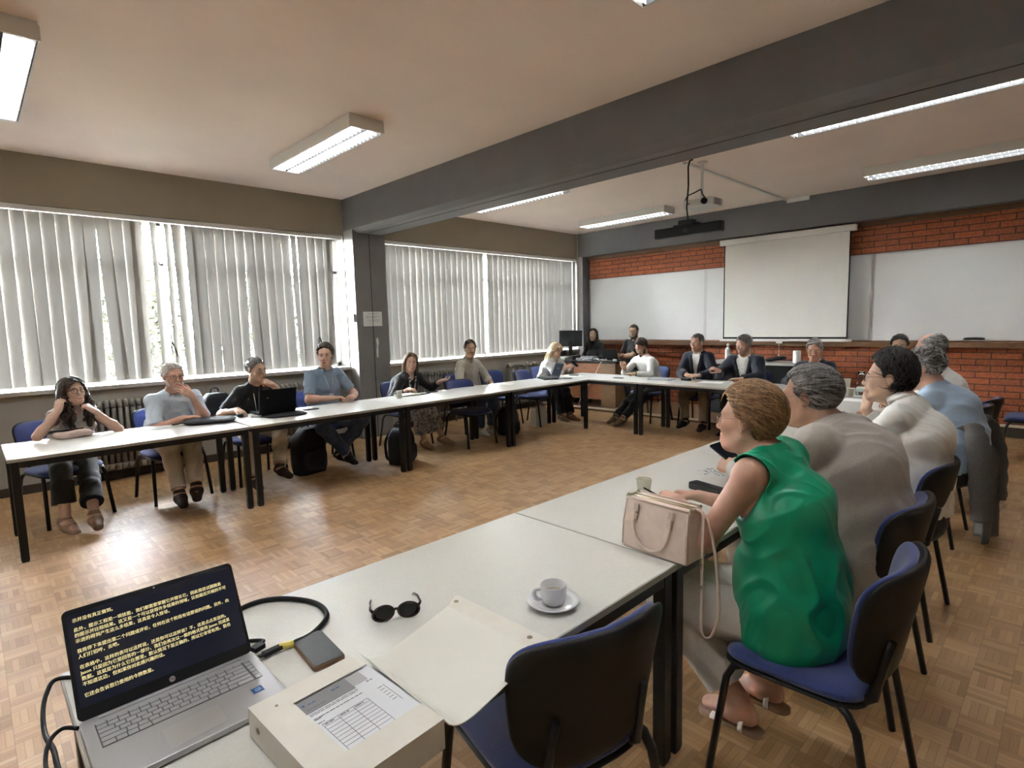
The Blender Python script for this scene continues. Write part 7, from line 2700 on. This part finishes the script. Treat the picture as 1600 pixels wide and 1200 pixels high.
person('man in a navy jacket with clasped hands and beige trousers at the front table', (-3.93, 7.62, 1.25), 182,
       dict(hair='short', hairm=H_SALT, locks=160, lock=0.03, hth=0.006, hline=0.014, widow=0.3, skin='tan', yaw=-14, pitch=8, tl=1.06,
            hand_r=(-3.93, 7.31, 0.80), hand_l=(-3.74, 7.31, 0.80), pole_r=(0.9, -0.2, -0.8), pole_l=(-0.9, -0.2, -0.8), fd_r=(0.75, -0.65, 0), fd_l=(-0.75, -0.65, 0), bn_r=(-0.6, 0, 1), bn_l=(0.6, 0, 1), hp_r=dict(curl=(50, 55, 35)), hp_l=dict(curl=(50, 55, 35)),
            wk_r=(-3.93, 7.15, 0.50), wk_l=(-3.60, 7.18, 0.50), wa_r=(-3.74, 6.95, 0.09), wa_l=(-3.53, 7.03, 0.09),
            clothes=(top(C_white, sleeve=0.95, collar=True, fold=0.001), jacket(C_navy, t=0.026), trousers(C_khaki), shoes(M_shoe))), G_F)
person('silver-haired man in a navy jacket looking down, one hand raised at the front table', (-3.24, 7.60, 1.22), 178,
       dict(fat=0.35, s=1.03, hair='short', hairm=H_GREY, locks=260, lock=0.05, hth=0.012, comb=(-0.3, -0.9, 0.2), skin='rosy', yaw=-26, pitch=18, tl=1.04,
            hand_r=(-3.44, 7.30, 0.88), pole_r=(0.8, -0.1, -1), fd_r=(-0.5, -0.6, 0.35), bn_r=(-0.2, -0.6, 0.7), hp_r=dict(curl=(40, 50, 30)),
            hand_l=(-3.10, 7.22, 0.79), pole_l=(-1, -0.1, -0.8), fd_l=(-1, -0.25, 0), hp_l=dict(curl=(10, 14, 8)),
            clothes=(top(C_white, sleeve=0.95, collar=True, fold=0.001), buttons(M_black, 4), jacket(C_navy, t=0.026, seed=15, open_=0.075), trousers(C_dark), shoes(M_shoe))), G_F)
person('man with parted grey hair in a navy jacket with a lapel pin, front table', (-2.35, 7.60, 1.165), 178,
       dict(s=1.02, hair='short', hairm=H_GREY, locks=260, lock=0.06, hth=0.014, htop=0.006, comb=(0.9, -0.2, 0.1), skin='rosy', yaw=12, pitch=14, tl=1.0,
            hand_r=(-2.48, 7.24, 0.80), hand_l=(-2.20, 7.24, 0.80), pole_r=(0.9, -0.1, -0.9), pole_l=(-0.9, -0.1, -0.9), fd_r=(0.6, -0.8, 0), fd_l=(-0.6, -0.8, 0),
            clothes=(top(C_white, sleeve=0.95, collar=True, fold=0.001), jacket(C_navy, t=0.026, seed=19, open_=0.05),
                     lambda c: obj('lapel_pin', (lambda b: (bmesh.ops.create_uvsphere(b, u_segments=8, v_segments=6, radius=0.007, matrix=Matrix.Translation(Vector(front_point(c, 0.105, 0.12, 0.036)))), b)[1])(BM()), M_alu, c['P']),
                     trousers(C_dark), shoes(M_shoe))), G_F)
person('dark-haired man in white at the right end of the front table, face half hidden', (-1.46, 7.60, 1.22), 178,
       dict(hair='short', hairm=H_BLACK, locks=160, hth=0.012, htop=0.006, skin='tan', yaw=10, pitch=4, tl=1.06, hand_r=(-1.58, 7.24, 0.80), hand_l=(-1.32, 7.24, 0.80),
            clothes=(top(C_white, sleeve=0.95, collar=True), trousers(C_dark), shoes(M_shoe))), G_F)
# --- behind the side desk ------------------------------------------------------------------------
person('woman with long dark hair in black behind the side desk', (-6.74, 8.83, 1.335), 186,
       dict(fem=1, hipz=0.60, hair='long', hlen=0.30, swell=0.022, hairm=H_DBROWN, locks=220, lock=0.16, lockr=0.005, skin='olive', yaw=30, pitch=2, tl=1.02, hfront=-0.004,
            hand_r=(-6.86, 8.62, 0.91), hand_l=(-6.60, 8.62, 0.91), knee_r=(0.1, 0.42, 0.56), knee_l=(-0.1, 0.42, 0.56), ankle_r=(0.1, 0.38, 0.14), ankle_l=(-0.1, 0.38, 0.14),
            clothes=(top(C_black, 'jumper', sleeve=0.95, neck=0.062, fold=0.003), wide_scarf(C_black), trousers(C_dark), shoes(M_shoe))), G_F)
person('bearded man in a black shirt leaning on the end of the side desk', (-5.80, 8.82, 1.39), 176,
       dict(s=1.03, hipz=0.62, fat=0.25, hair='short', hairm=H_DBROWN, locks=80, lock=0.022, hth=0.004, hline=0.018, widow=0.35, skin='tan', yaw=18, pitch=6, beard=0.007, beardm=H_SALT, tl=1.06,
            hand_r=(-5.90, 8.62, 0.97), hand_l=(-5.98, 8.58, 0.93), pole_r=(0.8, -0.3, -1), pole_l=(-1, 0.0, -0.9), fd_r=(-0.3, -0.6, 0.1), fd_l=(-1, 0, 0.1), knee_r=(0.1, 0.42, 0.56), knee_l=(-0.1, 0.42, 0.56), ankle_r=(0.1, 0.36, 0.14), ankle_l=(-0.1, 0.36, 0.14),
            clothes=(top(C_black, 'polo_shirt', sleeve=0.40, collar=True, fold=0.004), trousers(C_dark), shoes(M_shoe))), G_F)
# --- left row, from the camera to the far corner -----------------------------------------------------
person('woman with long curly dark hair and round glasses, both hands at her chin', (-5.95, 0.62, 1.105), -84,
       dict(fem=1, s=0.96, hair='curly', hlen=0.33, swell=0.044, hairm=H_DBROWN, locks=420, lock=0.15, lockr=0.0050, curl=0.9, hth=0.015, hfront=-0.01, skin='fair', yaw=14, pitch=-6, tl=0.96, roll=3, messy=0.4,
            glasses=(M_frame_dark, (0.024, 0.020), 0.002), res=0.005,
            hand_r=(-5.82, 0.50, 0.965), hand_l=(-5.80, 0.74, 0.935), pole_r=(0.9, 0.35, -1), pole_l=(-0.9, 0.35, -1), fd_r=(-0.25, 0.25, 1), fd_l=(-0.25, -0.7, 0.7), bn_r=(0.7, -0.7, 0.2), bn_l=(0.5, 0.4, 0.8),
            hp_r=dict(curl=(35, 55, 35), thumb=(40, 20)), hp_l=dict(curl=(50, 60, 40)),
            wa_r=(-5.68, 0.46, 0.10), wa_l=(-5.42, 0.62, 0.085), foot_r=(-0.3, 1, -0.35), foot_l=(0.1, 1, -0.1),
            clothes=(top(C_ivory, 'sleeveless_top', sleeveless=True, fold=0.005, freq=60, vneck=0.09, seed=5, neck=0.075), trousers(C_black, ankle=0.68, flare=0.035), shoes(M_tanshoe),
                     lambda c: obj('pendant', (lambda b: (bmesh.ops.create_uvsphere(b, u_segments=10, v_segments=8, radius=0.012, matrix=Matrix.Translation(Vector(front_point(c, 0.0, 0.22, 0.02)))), b)[1])(BM()), M_black, c['P']))), G_L)
person('white-haired man in a pale blue shirt with glasses, hand over his mouth', (-6.00, 1.385, 1.165), -88,
       dict(s=1.02, fat=0.25, hair='short', hairm=H_WHITE, locks=200, hth=0.010, hline=0.012, skin='rosy', yaw=4, pitch=2, beard=0.0015, beardm=H_WHITE, res=0.005, tl=0.95,
            glasses=(M_frame_dark, (0.023, 0.016), 0.0016),
            hand_l=(-5.84, 1.49, 0.985), pole_l=(-0.3, 0.35, -1), fd_l=(-0.15, -0.75, 0.65), bn_l=(0.9, 0.2, 0.3), hp_l=dict(curl=(15, 30, 20), thumb=(45, 10)),
            hand_r=(-5.80, 1.40, 0.79), pole_r=(1.0, -0.1, -0.8), fd_r=(0.1, 1, 0), hp_r=dict(curl=(15, 20, 10)),
            wa_r=(-5.46, 1.24, 0.085), wa_l=(-5.43, 1.36, 0.13), wk_r=(-5.74, 1.25, 0.52), wk_l=(-5.72, 1.43, 0.54), foot_r=(0.1, 1, -0.15), foot_l=(0.3, 1, -0.2),
            clothes=(top(C_pale, sleeve=0.44, collar=True, fold=0.006, freq=32, seed=4, loose=0.008), lanyard(M_lany, M_badge, 0.24), trousers(C_beige, fold=0.005), shoes(M_dshoe, h=0.02))), G_L)
person('man in a black polo shirt at a laptop, fist against his mouth', (-6.00, 2.145, 1.175), -86,
       dict(s=1.0, hair='short', hairm=H_SALT, locks=160, lock=0.03, hth=0.007, hline=0.012, skin='tan', yaw=16, pitch=8, res=0.005, glasses=(M_frame_metal, (0.023, 0.015), 0.0012),
            hand_l=(-5.845, 2.245, 1.015), pole_l=(-0.8, 0.2, -1), fd_l=(-0.3, -0.75, 0.45), bn_l=(0.8, 0.2, 0.55), hp_l=dict(curl=(55, 70, 40)),
            hand_r=(-5.83, 1.88, 0.80), pole_r=(0.8, -0.3, -0.9), fd_r=(1, -0.05, -0.12), hp_r=dict(curl=(18, 30, 20)),
            wa_r=(-5.62, 1.92, 0.09), wa_l=(-5.40, 2.08, 0.085), wk_r=(-5.62, 1.92, 0.52), wk_l=(-5.58, 2.28, 0.52),
            clothes=(top(C_black, 'polo_shirt', sleeve=0.42, collar=True, fold=0.004, seed=7), lanyard(M_lany, None, 0.30), trousers(C_beige, fold=0.005), shoes(M_dshoe))), G_L)
person('young man in a steel blue polo shirt and white lanyard, hands clasped on the table', (-6.15, 2.985, 1.27), -84,
       dict(s=1.05, fat=0.15, hair='short', hairm=H_DBROWN, locks=240, hth=0.013, htop=0.012, messy=0.3, comb=(0.3, -0.4, 0.7), skin='fair', yaw=-40, pitch=3, tl=1.04, res=0.005,
            hand_r=(-5.89, 2.92, 0.80), hand_l=(-5.86, 3.17, 0.80), pole_r=(0.9, -0.2, -0.9), pole_l=(-0.9, -0.2, -0.9), fd_r=(0.55, 0.85, 0.05), fd_l=(0.6, -0.7, 0), bn_r=(-0.3, -0.2, 1), bn_l=(0.2, 0.3, 1), hp_r=dict(curl=(40, 45, 25)), hp_l=dict(curl=(30, 40, 20)),
            wk_r=(-5.75, 2.72, 0.50), wk_l=(-5.72, 3.26, 0.50), wa_r=(-5.78, 3.06, 0.09), wa_l=(-5.92, 2.90, 0.09),
            clothes=(top(C_steel, 'polo_shirt', sleeve=0.40, collar=True, fold=0.005, seed=8), lanyard(M_lany, M_badge, 0.27), trousers(C_jeans), shoes(M_shoe, M_sole))), G_L)
person('woman in black with a chain scarf and patterned skirt, one hand held out', (-6.12, 4.14, 1.115), -80,
       dict(fem=1, fat=0.3, hair='bob', hlen=0.15, hairm=H_BROWN, locks=220, lock=0.10, hth=0.013, swell=0.026, hfront=-0.008, skin='fair', yaw=-34, pitch=4, roll=-5, tl=0.94, res=0.005,
            hand_r=(-5.90, 3.95, 0.80), pole_r=(0.8, -0.2, -0.9), fd_r=(1, -0.1, 0), hand_l=(-5.97, 4.50, 0.85), pole_l=(-0.9, -0.4, -0.8), fd_l=(0.45, 0.85, 0.15), bn_l=(0.2, -0.1, -1), hp_l=dict(curl=(20, 25, 15)),
            wa_r=(-5.95, 4.18, 0.10), wa_l=(-5.80, 4.36, 0.14),
            clothes=(top(C_black, 'cardigan', sleeve=0.86, fold=0.005, seed=11, vneck=0.06), scarf(M_lany), lanyard(M_lany, M_badge, 0.36), skirt(C_print, 0.75), shoes(M_tanshoe))), G_L)
person('young man in an oatmeal linen shirt with arms lowered behind the table', (-6.30, 5.31, 1.23), -84,
       dict(s=1.02, hair='short', hairm=H_DBROWN, locks=200, hth=0.010, htop=0.006, skin='tan', yaw=-36, pitch=0, res=0.005, tl=1.04,
            hand_r=(-6.02, 5.16, 0.70), hand_l=(-6.02, 5.47, 0.70), pole_r=(0.9, -0.5, -0.5), pole_l=(-0.9, -0.5, -0.5),
            wa_r=(-6.02, 5.22, 0.09), wa_l=(-6.02, 5.42, 0.09),
            clothes=(top(C_linen, sleeve=0.80, collar=True, fold=0.006, freq=34, seed=13, loose=0.008), buttons(M_wsill, 4), lanyard(M_lany, M_badge, 0.34), trousers(C_jeans), shoes(M_sole, M_sole))), G_L)
person('blonde woman in a white cardigan bent over her phone at the last left table', (-6.13, 7.02, 1.125), -92,
       dict(fem=1, hair='longblonde', hlen=0.27, swell=0.032, hairm=H_BLONDE, locks=280, lock=0.15, lockr=0.005, curl=0.35, hth=0.016, hfront=-0.006, skin='fair', yaw=-8, pitch=30, tl=0.95, res=0.005,
            hand_r=(-5.93, 7.05, 0.86), hand_l=(-5.93, 7.23, 0.86), pole_r=(0.9, -0.2, -0.9), pole_l=(-0.9, -0.2, -0.9), fd_r=(0.75, 0.45, 0.25), fd_l=(0.75, -0.45, 0.25), bn_r=(0.1, -0.8, 0.5), bn_l=(0.1, 0.8, 0.5), hp_r=dict(curl=(45, 50, 30)), hp_l=dict(curl=(45, 50, 30)),
            wa_r=(-5.85, 6.82, 0.09), wa_l=(-5.80, 6.98, 0.09),
            clothes=(top(C_white, 'cardigan', sleeve=0.80, fold=0.006, vneck=0.07, seed=14, loose=0.012), trousers(C_black, flare=0.02), shoes(M_tanshoe))), G_L)

# ---------------------------------------------------------------- things in their hands
def handheld(name, label, cat, loc, rot_, w=0.072, h=0.145, d=0.009):
    t = thing(name, label, cat, loc)
    t.rotation_euler = rot_
    bm = BM(); prism(bm, rrect(w, h, 0.009), -d / 2, d / 2); obj('body', bm, M_black, t, bev=0.002)
    bm = BM(); prism(bm, rrect(w - 0.006, h - 0.006, 0.007), d / 2, d / 2 + 0.0006); obj('screen', bm, mat('dark_screen', (0.01, 0.011, 0.014), 0.8, spec=0.0), t)
    return t
handheld('phone', 'black phone held up by the man in the taupe blazer', 'phone', (-1.265, 2.745, 0.905), (R(18), R(-12), R(58)))
handheld('phone', 'phone held in both hands by the blonde woman', 'phone', (-5.83, 7.14, 0.905), (R(-35), 0, R(-90)))
bm = BM(); tube(bm, [(-1.235, 1.95, 0.895), (-1.19, 1.975, 0.868), (-1.14, 2.0, 0.835)], [0.0035, 0.0045, 0.002], 8)
tag(obj('pen', bm, M_black), 'dark pen held in the fingers of the woman in green', 'pen')
bm = BM(); tube(bm, [(-4.95, 7.235, 0.99), (-4.955, 7.20, 0.93), (-4.96, 7.17, 0.87)], [0.004, 0.0045, 0.002], 8)
tag(obj('pen', bm, M_black), 'pen raised in the fist of the man writing in white', 'pen')

# ---------------------------------------------------------------- the chairs they sit on
for lab, x, y, rz in (
        ('blue chair under the woman in green, its back turned to the right', -0.60, 1.98, 90),
        ('blue chair of the man in the taupe blazer', -0.69, 2.66, 88),
        ('blue chair of the young man with the tie', -0.71, 3.46, 90),
        ('blue chair with the grey jacket over its back', -0.80, 4.88, 88),
        ('blue chair of the bald man in white', -0.78, 5.78, 88),
        ('blue chair of the man writing in the white shirt', -4.80, 7.72, 170),
        ('blue chair of the man with clasped hands', -3.93, 7.74, 182),
        ('blue chair of the silver-haired man in navy', -3.24, 7.74, 178),
        ('blue chair of the man with the lapel pin', -2.36, 7.74, 178),
        ('blue chair of the dark-haired man at the front table end', -1.46, 7.72, 178),
        ('blue chair of the curly-haired woman, its back showing at the left photo edge', -6.10, 0.52, -72),
        ('blue chair of the white-haired man', -6.10, 1.34, -84),
        ('blue chair of the man in the black polo shirt', -6.12, 2.11, -88),
        ('blue chair of the young man in the steel blue polo', -6.28, 2.98, -86),
        ('blue chair of the woman with the chain scarf', -6.28, 4.14, -84),
        ('blue chair of the man in the linen shirt', -6.44, 5.31, -86),
        ('blue chair of the blonde woman', -6.30, 7.02, -90)):
    seat_for(lab, x, y, rz)
for lab, x, y, rz in (('blue chair of the long-haired woman behind the side desk', -6.72, 8.98, 184), ('blue chair of the bearded man at the side desk end', -5.80, 8.98, 178)):
    dup(CH0, (x, y, 0.055), R(rz), lab)
draped_jacket('charcoal jacket hung over the chair back of the man in light blue', -0.80, 4.88, R(88))
